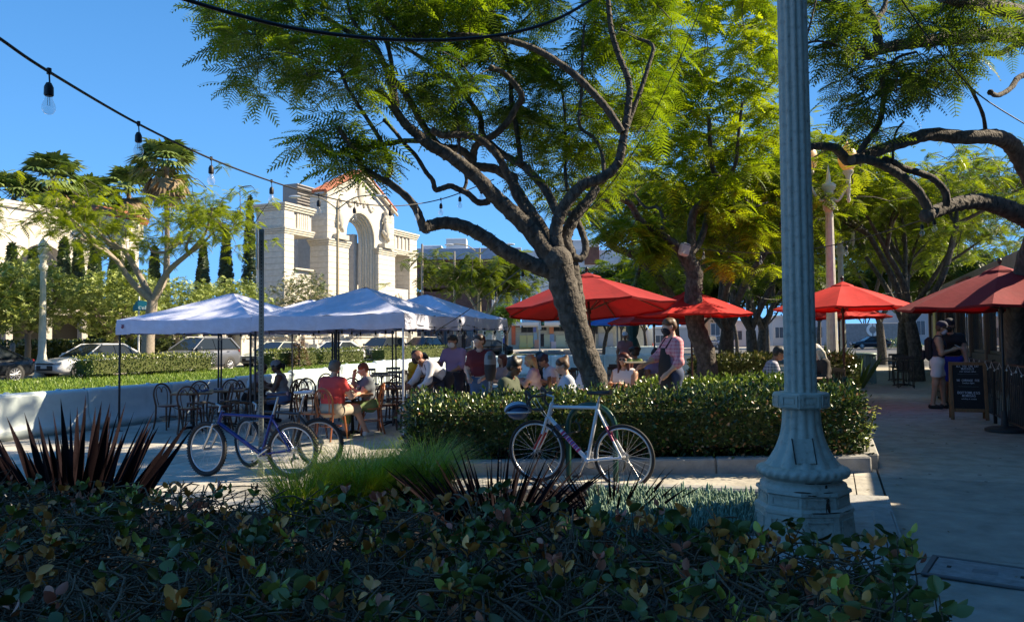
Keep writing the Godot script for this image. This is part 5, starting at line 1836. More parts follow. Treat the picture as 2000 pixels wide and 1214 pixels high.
func bike(label, rear: Vector3, front: Vector3, o: Dictionary) -> Node3D:     # rear and front wheel contact points
	var d := front - rear; d.y = 0
	var yaw := atan2(-d.z, d.x)
	var t := thing("bicycle", label, "bicycle", rear, yaw)
	t.rotation = Vector3(0, yaw, 0)
	t.basis = Basis(Vector3.UP, yaw) * Basis(Vector3.RIGHT, o.get("tilt", 0.0))
	var R: float = o.get("R", .335)
	var wb: float = d.length()
	var fm: Material = o.frame; var metal := mat(.5, .5, .52, .3, .85); var black := mat(.02, .02, .022, .5)
	var tu: float = o.get("tube", .017)
	wheel(t, "rear_wheel", Vector3(0, R, 0), 0, R, o.tyre, o.rim, o.get("spokes", 24), o.get("knob", false))
	wheel(t, "front_wheel", Vector3(wb, R, 0), o.get("steer", 0.0), R, o.tyre, o.rim, o.get("spokes", 24), o.get("knob", false))
	var bb := Vector3(.41, R - .06, 0); var st := Vector3(.28, R + o.get("seat_h", .48), 0); var hx: float = wb - .17
	var ht := Vector3(hx - .03, R + o.get("head_h", .5), 0); var hl := Vector3(hx + .015, R + o.get("head_h", .5) - .14, 0)
	var fr := MB.new()
	fr.tube([ht - Vector3(0, .03, 0), st], tu * .95, 10); fr.tube([hl, bb], tu * 1.25, 10); fr.tube([st + (st - bb) * .08, bb], tu, 10)
	fr.tube([ht + (ht - hl) * .1, hl - (ht - hl) * .1], tu * 1.2, 10)
	for s in [-1, 1]:
		fr.tube([st - Vector3(.0, .02, -s * .01), Vector3(0, R, s * .06)], tu * .6, 8); fr.tube([bb + Vector3(0, 0, s * .03), Vector3(0, R, s * .06)], tu * .62, 8)
	fr.rod(bb - Vector3(0, 0, .04), bb + Vector3(0, 0, .04), .026, 12)
	obj("frame", fr, fm, t)
	if o.has("decal"):
		for k in o.decal.size():
			var c: Array = o.decal[k]
			var p := hl.lerp(bb, c[0]); var q := hl.lerp(bb, c[1])
			var mb := MB.new(); mb.tube([p, q], tu * 1.25 + .0015, 10, false)
			obj("decal_band", mb, mat(c[2], c[3], c[4], .3), t)
		var tx := obj("decal_lettering", text_mesh("PINNACLE", .034, .003, "Droid Sans", 700), mat(.45, .05, .2, .4), t)
		var ax := (bb - hl).normalized()
		tx.basis = Basis(-ax, ax.cross(Vector3.BACK).normalized() * 1.0, Vector3.BACK) if false else Basis(ax * -1.0, (Vector3.FORWARD).cross(ax * -1.0).normalized(), Vector3.FORWARD)
		tx.position = hl.lerp(bb, .5) + Vector3(0, 0, -tu * 1.25 - .003)
		for s in [-1, 1]:
			var mb := MB.new(); mb.tube([Vector3(.28, R + .48, s * .01).lerp(Vector3(0, R, s * .06), .38), Vector3(.28, R + .48, s * .01).lerp(Vector3(0, R, s * .06), .7)], tu * .6 + .0015, 8, false)
			obj("decal_band", mb, mat(.35, .03, .1, .3), t)
	# fork and bars turn with the front wheel
	var fk := Node3D.new(); fk.name = "fork_assembly"; t.add_child(fk)
	fk.position = Vector3(wb, R, 0); fk.rotation.y = o.get("steer", 0.0)
	var loc := func(p): return Basis(Vector3.UP, -o.get("steer", 0.0)) * (p - fk.position) if false else p - Vector3(wb, R, 0)
	var fb := MB.new()
	var cr: Vector3 = loc.call(hl - (ht - hl) * .12)
	for s in [-1, 1]:
		fb.tube(smooth_path([cr + Vector3(0, 0, s * .055), cr * .5 + Vector3(-.015, 0, s * .06), Vector3(0, 0, s * .058)], 3), [.016, .016, .015, .014, .013, .012, .01] if not o.get("susp", false) else .016, 8)
	fb.rod(cr + Vector3(0, 0, -.06), cr + Vector3(0, 0, .06), .018, 8)
	obj("fork", fb, o.get("fork", fm), fk)
	if o.has("fork_tip"):
		var ftm := MB.new()
		for s in [-1, 1]: ftm.tube([cr * .55 + Vector3(-.012, 0, s * .06), Vector3(0, .03, s * .058)], .0175, 8, false)
		obj("fork_band", ftm, o.fork_tip, fk)
	var sm: Vector3 = loc.call(ht + (ht - hl) * .35) + Vector3(.0, .03, 0)
	var stm := MB.new(); stm.tube([loc.call(ht), sm, sm + Vector3(.09, .02, 0)], .014, 8)
	obj("stem", stm, metal, fk)
	var hbm := MB.new()
	var c := sm + Vector3(.09, .02, 0)
	if o.get("drop", false):
		for s in [-1, 1]:
			hbm.tube(smooth_path([c, c + Vector3(0, 0, s * .19), c + Vector3(.06, .0, s * .21), c + Vector3(.11, -.05, s * .21), c + Vector3(.08, -.13, s * .215), c + Vector3(.0, -.14, s * .215), c + Vector3(-.06, -.13, s * .215)], 4), .0145, 8)
			hbm.tube(smooth_path([c + Vector3(.09, .0, s * .21), c + Vector3(.14, .05, s * .21), c + Vector3(.14, -.02, s * .21), c + Vector3(.13, -.1, s * .21)], 3), [.02, .021, .022, .02, .016, .012, .01, .009, .008, .007], 6)
	else:
		hbm.tube(smooth_path([c + Vector3(-.07, .03, -.3), c + Vector3(-.02, .03, -.15), c, c + Vector3(-.02, .03, .15), c + Vector3(-.07, .03, .3)], 4), .0125, 8)
		for s in [-1, 1]: hbm.rod(c + Vector3(-.05, .03, s * .2), c + Vector3(-.07, .03, s * .31), .018, 8); hbm.tube([c + Vector3(-.02, .02, s * .17), c + Vector3(.03, -.0, s * .2), c + Vector3(.03, -.02, s * .28)], .006, 5)
	obj("handlebar", hbm, black, fk)
	var cb4 := MB.new()
	cb4.tube(smooth_path([c + Vector3(.1, 0, .2), c + Vector3(.16, -.02, .08), c + Vector3(.02, -.22, .03), cr + Vector3(.02, .02, .03)], 4), .004, 5)
	cb4.tube(smooth_path([c + Vector3(.1, 0, -.2), c + Vector3(.13, -.06, -.08), c + Vector3(-.02, -.25, -.03), cr + Vector3(-.06, .08, -.02)], 4), .004, 5)
	obj("cables", cb4, o.get("cable", mat(.03, .03, .03, .5)), fk)
	# seat
	var sp: Vector3 = st + (st - bb).normalized() * o.get("post", .12)
	rodp("seat_post", st, sp, .0135, metal, t)
	var sd2 := MB.new()
	var rings := []
	for k in 9:
		var f := k / 8.0
		var w := lerpf(.075, .02, smoothstep(.15, .75, f)) * (1.0 - .35 * pow(1.0 - minf(f * 5, 1), 2.0))
		var hgt := .028 * (1.0 - .4 * f)
		var ring := PackedVector3Array()
		for j in 10:
			var a := TAU * j / 10.0
			ring.push_back(sp + Vector3(-.13 + f * .27, .035 + sin(a) * hgt + .012 * pow(1.0 - f, 2.0), cos(a) * w))
		rings.append(ring)
	sd2.ring_strip(rings); sd2.fan(rings[0], Vector3.LEFT); sd2.fan(rings[8], Vector3.RIGHT)
	obj("saddle", sd2, o.get("saddle", black), t)
	# drivetrain on the +z side
	var ck := Node3D.new(); ck.name = "crankset"; t.add_child(ck); ck.position = bb
	var cbm := MB.new()
	cbm.lathe([[.075, -.003], [.092, -.003], [.092, .003], [.075, .003], [.075, -.003]], Vector3(0, 0, .05), 28, Basis(Vector3.RIGHT, PI / 2))
	for k in 5:
		var a := TAU * k / 5.0
		cbm.rod(Vector3(0, 0, .05), Vector3(cos(a) * .08, sin(a) * .08, .05), .007, 5)
	obj("chainring", cbm, metal, ck)
	for s in [-1, 1]:
		var ca: float = o.get("crank", 1.2)
		var e: Vector3 = Vector3(cos(ca), sin(ca), 0) * .17 * s + Vector3(0, 0, s * .075)
		rodp("crank_arm", Vector3(0, 0, s * .07), e, .011, metal, ck)
		boxp("pedal", e + Vector3(0, 0, s * .05), Vector3(.09, .02, .07), black, ck, .006)
	var ch := MB.new()
	ch.tube([bb + Vector3(0, .09, .05), Vector3(0, R + .04, .045)], .004, 4); ch.tube([bb + Vector3(0, -.09, .05), Vector3(.03, R - .16, .045), Vector3(0, R - .04, .045)], .004, 4)
	obj("chain", ch, mat(.1, .09, .08, .4, .6), t)
	var ca2 := MB.new()
	for k in 5: ca2.lathe([[.02, 0], [.045 - k * .005, 0], [.045 - k * .005, .003], [.02, .003]], Vector3(0, R, .035 + k * .005), 18, Basis(Vector3.RIGHT, PI / 2))
	obj("cassette", ca2, metal, t)
	var dr := MB.new(); dr.tube([Vector3(0, R - .03, .05), Vector3(.01, R - .1, .055), Vector3(.04, R - .16, .05)], .012, 6)
	obj("derailleur", dr, black, t)
	return t

# ---------- cars ----------
func car(label, pos: Vector3, yaw: float, paint: Material, kind := "sedan") -> Node3D:     # local +x is the nose
	var t := thing("parked_car", label, "car", pos, yaw)
	var gl := mat(.022, .028, .034, .08, .0, {"metallic_specular": .5})
	var black := mat(.02, .02, .02, .6)
	var W := .89
	var suv := kind == "suv"
	var L := 2.28 if not suv else 2.3
	var belt := .95 if not suv else 1.13
	var hood := .84 if not suv else 1.02
	var roof := 1.43 if not suv else 1.67
	# lower body lofted along x: [x, bottom, top, half width]
	var S := [[-L, .45, .72, .62], [-L + .06, .3, .9 if not suv else 1.0, .76], [-L + .35, .22, belt + .02, .86], [-1.3, .2, belt + .02, W], [-.4, .2, belt, W], [.75, .2, belt - .02, W], [1.05, .2, hood + .06, W], [1.6, .22, hood, .87], [L - .3, .24, hood - .08, .82], [L - .05, .3, hood - .2, .7], [L, .42, .58, .58]]
	var rings := []
	for q in S:
		var ring := PackedVector3Array()
		var w: float = q[3]; var b: float = q[1]; var h: float = q[2]
		for p in [[-.82, 0], [-1, .18], [-1.0, .55], [-.97, .8], [-.86, .97], [-.4, 1.0], [.4, 1.0], [.86, .97], [.97, .8], [1.0, .55], [1, .18], [.82, 0]]:
			ring.push_back(Vector3(q[0], lerpf(b, h, p[1]), w * p[0]))
		rings.append(ring)
	var bd := MB.new(); bd.ring_strip(rings); bd.fan(rings[0], Vector3.LEFT); bd.fan(rings[-1], Vector3.RIGHT)
	obj("body", bd, paint, t)
	# cabin
	var x0: float = -1.75 if not suv else -2.1; var x1: float = 1.02
	var r0: float = -.95 if not suv else -1.65; var r1: float = .18
	if kind == "coupe": r0 = -.7
	var cb5 := MB.new()
	var C := [[x0, belt - .02, .78], [r0, roof - .03, .6], [(r0 + r1) / 2, roof, .62], [r1, roof - .03, .61], [x1, belt - .03, .8]]
	var cr := []
	for f in C.size():
		pass
	var rf := []
	for q in [C[1], C[2], C[3]]:
		var ring := PackedVector3Array()
		for p in [-1.0, -.9, -.5, 0.0, .5, .9, 1.0]: ring.push_back(Vector3(q[0], q[1] + .03 - .05 * pow(absf(p), 4.0), q[2] * p))
		rf.append(ring)
	cb5.ring_strip(rf, false)
	obj("roof", cb5, paint, t)
	var pil := MB.new()      # pillars and the frames round the glass
	var gm := {}
	for s in [-1.0, 1.0]:
		var A := Vector3(x0, belt - .02, s * .8); var B := Vector3(r0, roof - .02, s * .6); var Cc := Vector3(r1, roof - .02, s * .61); var D := Vector3(x1, belt - .03, s * .8)
		pil.tube([A, B], .07 if suv else .045, 6); pil.tube([B, Cc], .035, 6); pil.tube([Cc, D], .03, 6)
		var m0 := Vector3(-.42, belt - .02, s * .83); var m1 := Vector3(-.4, roof - .03, s * .62)
		
		var Ai := A.lerp(m0, .06) + Vector3(0, .02, 0); var Bi := B.lerp(A, .06)
		for w in [[A, m0, m1, B], [m0, D, Cc, m1]]:
			var mb := MB.new()
			var cc: Vector3 = (w[0] + w[1] + w[2] + w[3]) / 4.0
			var q := []
			for p in w: q.append(p.lerp(cc, .03))
			mb.quad(q[0], q[1], q[2], q[3])
			obj("side_window", mb, gl, t)
		boxp("mirror", Vector3(.72, belt + .06, s * .95), Vector3(.12, .12, .18), paint, t, .03)
		for dx in [.12, -1.0]: boxp("door_handle", Vector3(dx - .25, belt - .14, s * (W + .004)), Vector3(.2, .03, .03), paint, t, .01)
		boxp("sill_trim", Vector3(-.1, .24, s * (W - .02)), Vector3(2.2, .08, .06), black, t, .02)
		for dx in [.72, -.42]: boxp("door_seam", Vector3(dx, .62, s * (W - .006)), Vector3(.012, .56, .02), black, t)
	obj("pillars", pil, paint, t)
	for e in [["windscreen", [x1, belt - .03, .8], [r1, roof - .02, .61]], ["rear_window", [x0, belt - .02, .78], [r0, roof - .02, .6]]]:
		var mb := MB.new()
		var a: Array = e[1]; var c: Array = e[2]
		mb.quad(Vector3(a[0], a[1], -a[2]), Vector3(a[0], a[1], a[2]), Vector3(c[0], c[1], c[2]), Vector3(c[0], c[1], -c[2]))
		obj(e[0], mb, gl, t)
	if suv:
		for s in [-1, 1]: rodp("roof_rail", Vector3(-1.5, roof + .06, s * .58), Vector3(.1, roof + .06, s * .58), .02, mat(.5, .5, .5, .4, .6), t)
	# wheels with arches
	for x in [-1.36, 1.38]:
		for s in [-1, 1]:
			var ar := MB.new()
			ar.lathe([[0, -.02], [.375, -.02], [.375, .02], [0, .02]], Vector3(x, .34, s * (W - .012)), 20, Basis(Vector3.RIGHT, PI / 2))
			obj("wheel_arch", ar, black, t)
			var w := Node3D.new(); w.name = "wheel"; t.add_child(w, true); w.position = Vector3(x, .325, s * (W - .09))
			var ty := MB.new()
			ty.lathe([[.2, -.1], [.31, -.1], [.325, -.08], [.325, .08], [.31, .1], [.2, .1]], Vector3.ZERO, 24, Basis(Vector3.RIGHT, PI / 2))
			obj("tyre", ty, mat(.02, .02, .02, .8), w)
			var ri := MB.new()
			ri.lathe([[.2, .085], [.225, .1], [.225, .108], [.205, .1], [.2, .085]], Vector3.ZERO, 24, Basis(Vector3.RIGHT, PI / 2 * 1.0) if s > 0 else Basis(Vector3.RIGHT, -PI / 2))
			for k in 10:
				var a := TAU * k / 10.0
				ri.tube([Vector3(0, 0, s * .098), Vector3(cos(a) * .21, sin(a) * .21, s * .1)], [.03, .016], 5)
			ri.ball(Vector3(0, 0, s * .1), Vector3(.05, .05, .02), 8)
			obj("rim", ri, mat(.6, .6, .62, .3, .7), w)
	# lights, grille, plate
	for s in [-1, 1]:
		boxp("headlight", Vector3(L - .14, hood - .18, s * .6), Vector3(.24, .12, .32), mat(.5, .52, .55, .08), t, .05, Basis(Vector3.UP, -s * .5))
		boxp("taillight", Vector3(-L + .06, belt - .14, s * .62), Vector3(.1, .13, .26), mat(.35, .02, .02, .2), t, .04, Basis(Vector3.UP, s * .35))
	boxp("grille", Vector3(L - .0, .47, 0), Vector3(.06, .2, .95), black, t, .03)
	boxp("lower_grille", Vector3(L - .03, .64, 0), Vector3(.08, .05, 1.0), black, t, .02)
	for s in [-1, 1]: boxp("number_plate", Vector3(s * (L + .035) if s > 0 else -L - .01, .52 if s > 0 else .7, 0), Vector3(.015, .13, .34), mat(.7, .7, .68, .5), t)
	boxp("bumper", Vector3(-L + .05, .42, 0), Vector3(.16, .2, 1.35), paint, t, .06)
	return t

# ---------- lamps and signs ----------
func flute(n: int, depth: float) -> Callable:
	return func(r, y, a): return r * (1.0 - depth * pow(absf(cos(a * n * .5)), 3.0))
func big_lamp():
	var p := foot(1562, 5.85)
	var t := thing("fluted_lamp_post", "large fluted grey-green cast iron lamp post with flared rusty base", "lamp post", p)
	t.scale = Vector3(.95, .79, .95)
	var iron = nmat("lampiron", .02, [[0, .06, .045, .035], [.16, .28, .26, .21], [.4, .4, .38, .31], [1, .5, .48, .4]], .8, .5, 2.5, 111, 6)
	var rust = nmat("rust", .05, [[0, .015, .01, .008], [.5, .05, .026, .014], [1, .12, .06, .03]], .3, .9, 4, 112)
	var b := MB.new()
	b.sharp_lathe([[.40, .0], [.40, .04], [.385, .07], [.365, .3], [.36, .31]], Vector3.ZERO, 8, Basis.IDENTITY, PI / 8)
	obj("plinth", b, iron, t)
	var oc := MB.new()
	oc.sharp_lathe([[.375, .312], [.372, .345], [.345, .37], [.34, .475], [.36, .49], [.355, .52]], Vector3.ZERO, 8, Basis.IDENTITY, PI / 8)
	obj("octagon_band", oc, iron, t)
	for k in 8:
		var a := TAU * k / 8.0
		var bs := Basis(Vector3.UP, -a)
		for row in 2:
			var y: float = .19 if row == 0 else .423
			var r: float = .347 if row == 0 else .316
			var pn := MB.new()
			var hh: float = .15 if row == 0 else .07
			for s in [-1, 1]:
				pn.box(bs * Vector3(r, y + s * hh / 2, 0), Vector3(.014, .012, .2), bs); pn.box(bs * Vector3(r, y, s * .1), Vector3(.014, hh, .012), bs)
			obj("panel_moulding", pn, iron, t)
	var r1 := MB.new()
	r1.lathe([[.33, .52], [.325, .56], [.29, .585], [.29, .6], [.31, .615]], Vector3.ZERO, 32)
	obj("torus_neck", r1, iron, t)
	var gad := MB.new()      # leaf-carved roll
	gad.lathe([[.3, .612], [.335, .63], [.352, .665], [.34, .7], [.3, .72], [.25, .728]], Vector3.ZERO, 96, Basis.IDENTITY, func(r, y, a): return r * (1.0 + .022 * sin(a * 30.0 + y * 40.0)))
	obj("leaf_roll", gad, iron, t)
	var bell := MB.new()
	var pr := []
	for k in 15:
		var f := k / 14.0
		pr.append([.145 + .145 * pow(1.0 - f, 2.6), .722 + f * .545])
	bell.lathe(pr, Vector3.ZERO, 144, Basis.IDENTITY, flute(12, .09))
	obj("fluted_bell", bell, iron, t)
	boxp("access_door", Vector3(-.06, .88, .203), Vector3(.15, .23, .012), iron, t, .004, Basis(Vector3.RIGHT, -.33) * Basis(Vector3.UP, -.15))
	var dj := MB.new()
	for s in [-1, 1]: dj.box(Vector3(-.06 + s * .079, .88, .205), Vector3(.006, .24, .016), Basis(Vector3.RIGHT, -.33) * Basis(Vector3.UP, -.15))
	obj("door_gap", dj, mat(.02, .016, .014, .9), t)
	var col := MB.new(); col.sharp_lathe([[.2, 1.262], [.212, 1.272], [.212, 1.4], [.2, 1.412]], Vector3.ZERO, 8, Basis.IDENTITY, PI / 8)
	obj("collar", col, iron, t)
	for k in 8:
		var bs := Basis(Vector3.UP, k * PI / 4)
		var fm := MB.new()
		for s in [-1, 1]:
			fm.box(bs * Vector3(0, 1.335 + s * .045, .199), Vector3(.13, .014, .014), bs); fm.box(bs * Vector3(s * .058, 1.335, .199), Vector3(.014, .078, .014), bs)
		fm.box(bs * Vector3(0, 1.335, .198), Vector3(.075, .045, .01), bs)
		obj("collar_panel", fm, iron, t)
	var sh := MB.new()
	sh.lathe([[.128, 1.402], [.124, 1.45], [.122, 2.6], [.11, 6.9], [.106, 6.95]], Vector3.ZERO, 128, Basis.IDENTITY, flute(12, .13))
	obj("fluted_shaft", sh, iron, t)
	var cp := MB.new()
	cp.lathe([[.1, 5.35], [.15, 5.42], [.16, 5.5], [.12, 5.56], [.2, 5.66], [.2, 5.7], [.06, 5.75], [.03, 5.95], [0, 6.0]], Vector3(0, 1.6, 0), 24)
	obj("capital", cp, iron, t)
	for s in [-1, 1]:
		var ar := MB.new(); ar.tube(smooth_path([Vector3(0, 7.1, 0), Vector3(s * .3, 6.95, 0), Vector3(s * .55, 7.1, 0), Vector3(s * .6, 7.35, 0)], 4), .03, 8)
		obj("arm", ar, iron, t)
		var gb := MB.new(); gb.lathe([[.08, 5.78], [.19, 5.9], [.21, 6.05], [.15, 6.22], [.04, 6.32], [0, 6.34]], Vector3(s * .6, 1.6, 0), 20)
		obj("globe", gb, mat(.7, .68, .6, .4), t)
	rng.seed = 3
	var rs := MB.new()
	for k in 16:
		var a := 1.45 + rng.randfn(0, .3)
		var y: float = [.525, .35, .5, .6][k % 4]
		var r: float = [.33, .365, .337, .292][k % 4]
		rs.ball(Vector3(cos(a) * r, y, sin(a) * r), Vector3(rng.randf_range(.02, .07), rng.randf_range(.003, .008), .006), 8, Basis(Vector3.UP, PI / 2 - a))
	for k in 14:
		var a := 1.4 + rng.randfn(0, .05)
		var y := rng.randf_range(.34, .62)
		var r := .318 if y > .5 else .35
		rs.ball(Vector3(cos(a) * r, y, sin(a) * r), Vector3(rng.randf_range(.003, .012), rng.randf_range(.015, .06), .005), 6, Basis(Vector3.UP, PI / 2 - a))
	obj("rust_scabs", rs, rust, t)
func street_lamp(label, p: Vector3, h: float, globes: int, m: Material, globe_m: Material, s := 1.0):
	var t := thing("street_lamp", label, "street lamp", p)
	var b := MB.new()
	b.lathe([[.34 * s, 0], [.34 * s, .12], [.28 * s, .2], [.26 * s, .7], [.2 * s, .8], [.17 * s, 1.0]], Vector3.ZERO, 16)
	obj("base", b, m, t)
	var sh := MB.new(); sh.lathe([[.16 * s, 1.0], [.155 * s, 1.2], [.11 * s, h - .8], [.1 * s, h - .7]], Vector3.ZERO, 48, Basis.IDENTITY, flute(12, .1))
	obj("shaft", sh, m, t)
	var c := MB.new(); c.lathe([[.1 * s, h - .7], [.17 * s, h - .62], [.18 * s, h - .5], [.12 * s, h - .42], [.13 * s, h - .2], [.2 * s, h - .12], [.2 * s, h - .05], [.07 * s, h + .02], [.05 * s, h + .2], [0, h + .45]], Vector3.ZERO, 18)
	obj("capital", c, m, t)
	var globe := func(x, y0):
		var gb := MB.new(); gb.lathe([[.08, 0], [.17, .1], [.22, .26], [.19, .44], [.08, .58], [.03, .62], [0, .72]], Vector3(x, y0, 0), 18)
		obj("globe", gb, globe_m, t)
		var cu := MB.new(); cu.lathe([[.02, -.75], [.05, -.68], [.03, -.6], [.07, -.4], [.05, -.3], [.06, -.12], [.12, -.06], [.12, 0]], Vector3(x, y0, 0), 14)
		obj("globe_cup", cu, m, t)
	if globes == 1: globe.call(0.0, h + .0)
	else:
		for sd in [-1, 1]:
			var ar := MB.new(); ar.tube(smooth_path([Vector3(0, h - .3, 0), Vector3(sd * .2, h - .42, 0), Vector3(sd * .36, h - .2, 0), Vector3(sd * .46, h + .0, 0)], 4), .045 * s, 8)
			obj("arm", ar, m, t)
			globe.call(sd * .46, h + .28)
func cobra_lamp(label, p: Vector3, h: float, reach: float, m: Material, head: Material):
	var t := thing("roadway_light", label, "street light", p)
	var b := MB.new(); b.lathe([[.13, 0], [.12, 1], [.075, h]], Vector3.ZERO, 12)
	obj("pole", b, m, t)
	for s in [-1, 1]:
		var a := MB.new(); a.tube(smooth_path([Vector3(0, h - .6, 0), Vector3(s * reach * .4, h + .15, 0), Vector3(s * reach * .8, h + .35, 0), Vector3(s * reach, h + .32, 0)], 4), .045, 8)
		obj("arm", a, m, t)
		var hd := MB.new(); hd.ball(Vector3(s * (reach + .3), h + .3, 0), Vector3(.45, .1, .16), 12)
		obj("lamp_head", hd, head, t)
func plain_pole(called, label, p: Vector3, h: float, r: float, m: Material, cat := "pole", group := ""):
	var t := thing(called, label, cat, p, 0.0, group)
	var b := MB.new(); b.lathe([[r * 1.5, 0], [r * 1.5, .1], [r, .14], [r * .8, h], [0, h]], Vector3.ZERO, 12)
	obj("shaft", b, m, t)
	return t
func bulb_on(t: Node3D, p: Vector3, s := 1.0):
	var so := MB.new()
	so.tube([p, p + Vector3(.004, -.055 * s, 0)], .004, 5); so.lathe([[.0, -.05 * s], [.012, -.055 * s], [.021, -.075 * s], [.022, -.115 * s], [.018, -.12 * s]], p, 10)
	so.rod(p + Vector3(0, .018, 0), p + Vector3(0, -.012, 0), .011, 6)
	var o := obj("socket", so, mat(.012, .012, .014, .5), t)
	var bu := MB.new(); bu.lathe([[.014, -.118 * s], [.018, -.135 * s], [.03, -.165 * s], [.031, -.185 * s], [.02, -.205 * s], [0, -.212 * s]], p, 12)
	obj("bulb", bu, glass(.8, .78, .7, .13), o)
	var fi := MB.new(); fi.tube([p + Vector3(-.004, -.12 * s, 0), p + Vector3(-.006, -.165 * s, 0), p + Vector3(.006, -.168 * s, 0), p + Vector3(.004, -.12 * s, 0)], .0014, 4)
	obj("filament", fi, mat(.3, .24, .16, .4, .5), o)
func string_light(label, pts: Array, bulbs: Array, r := .006, group := ""):      # pts: [px, py, depth], bulbs: fractions or [px,py,depth]
	var P := []
	for p in pts: P.append(p if p is Vector3 else at(p[0], p[1], p[2]))
	var t := thing("string_light" if bulbs.size() else "overhead_cable", label, "string light" if bulbs.size() else "cable", P[0], 0.0, group)
	var L := []
	for p in smooth_path(P, 8): L.append(p - P[0])
	var b := MB.new(); b.tube(L, r, 6)
	obj("cord", b, mat(.012, .012, .014, .55), t)
	for f in bulbs:
		if f is Array: bulb_on(t, at(f[0], f[1], f[2]) - P[0])
		else:
			var x: float = f * (L.size() - 1)
			bulb_on(t, L[int(x)].lerp(L[mini(int(x) + 1, L.size() - 1)], x - int(x)))
	return t
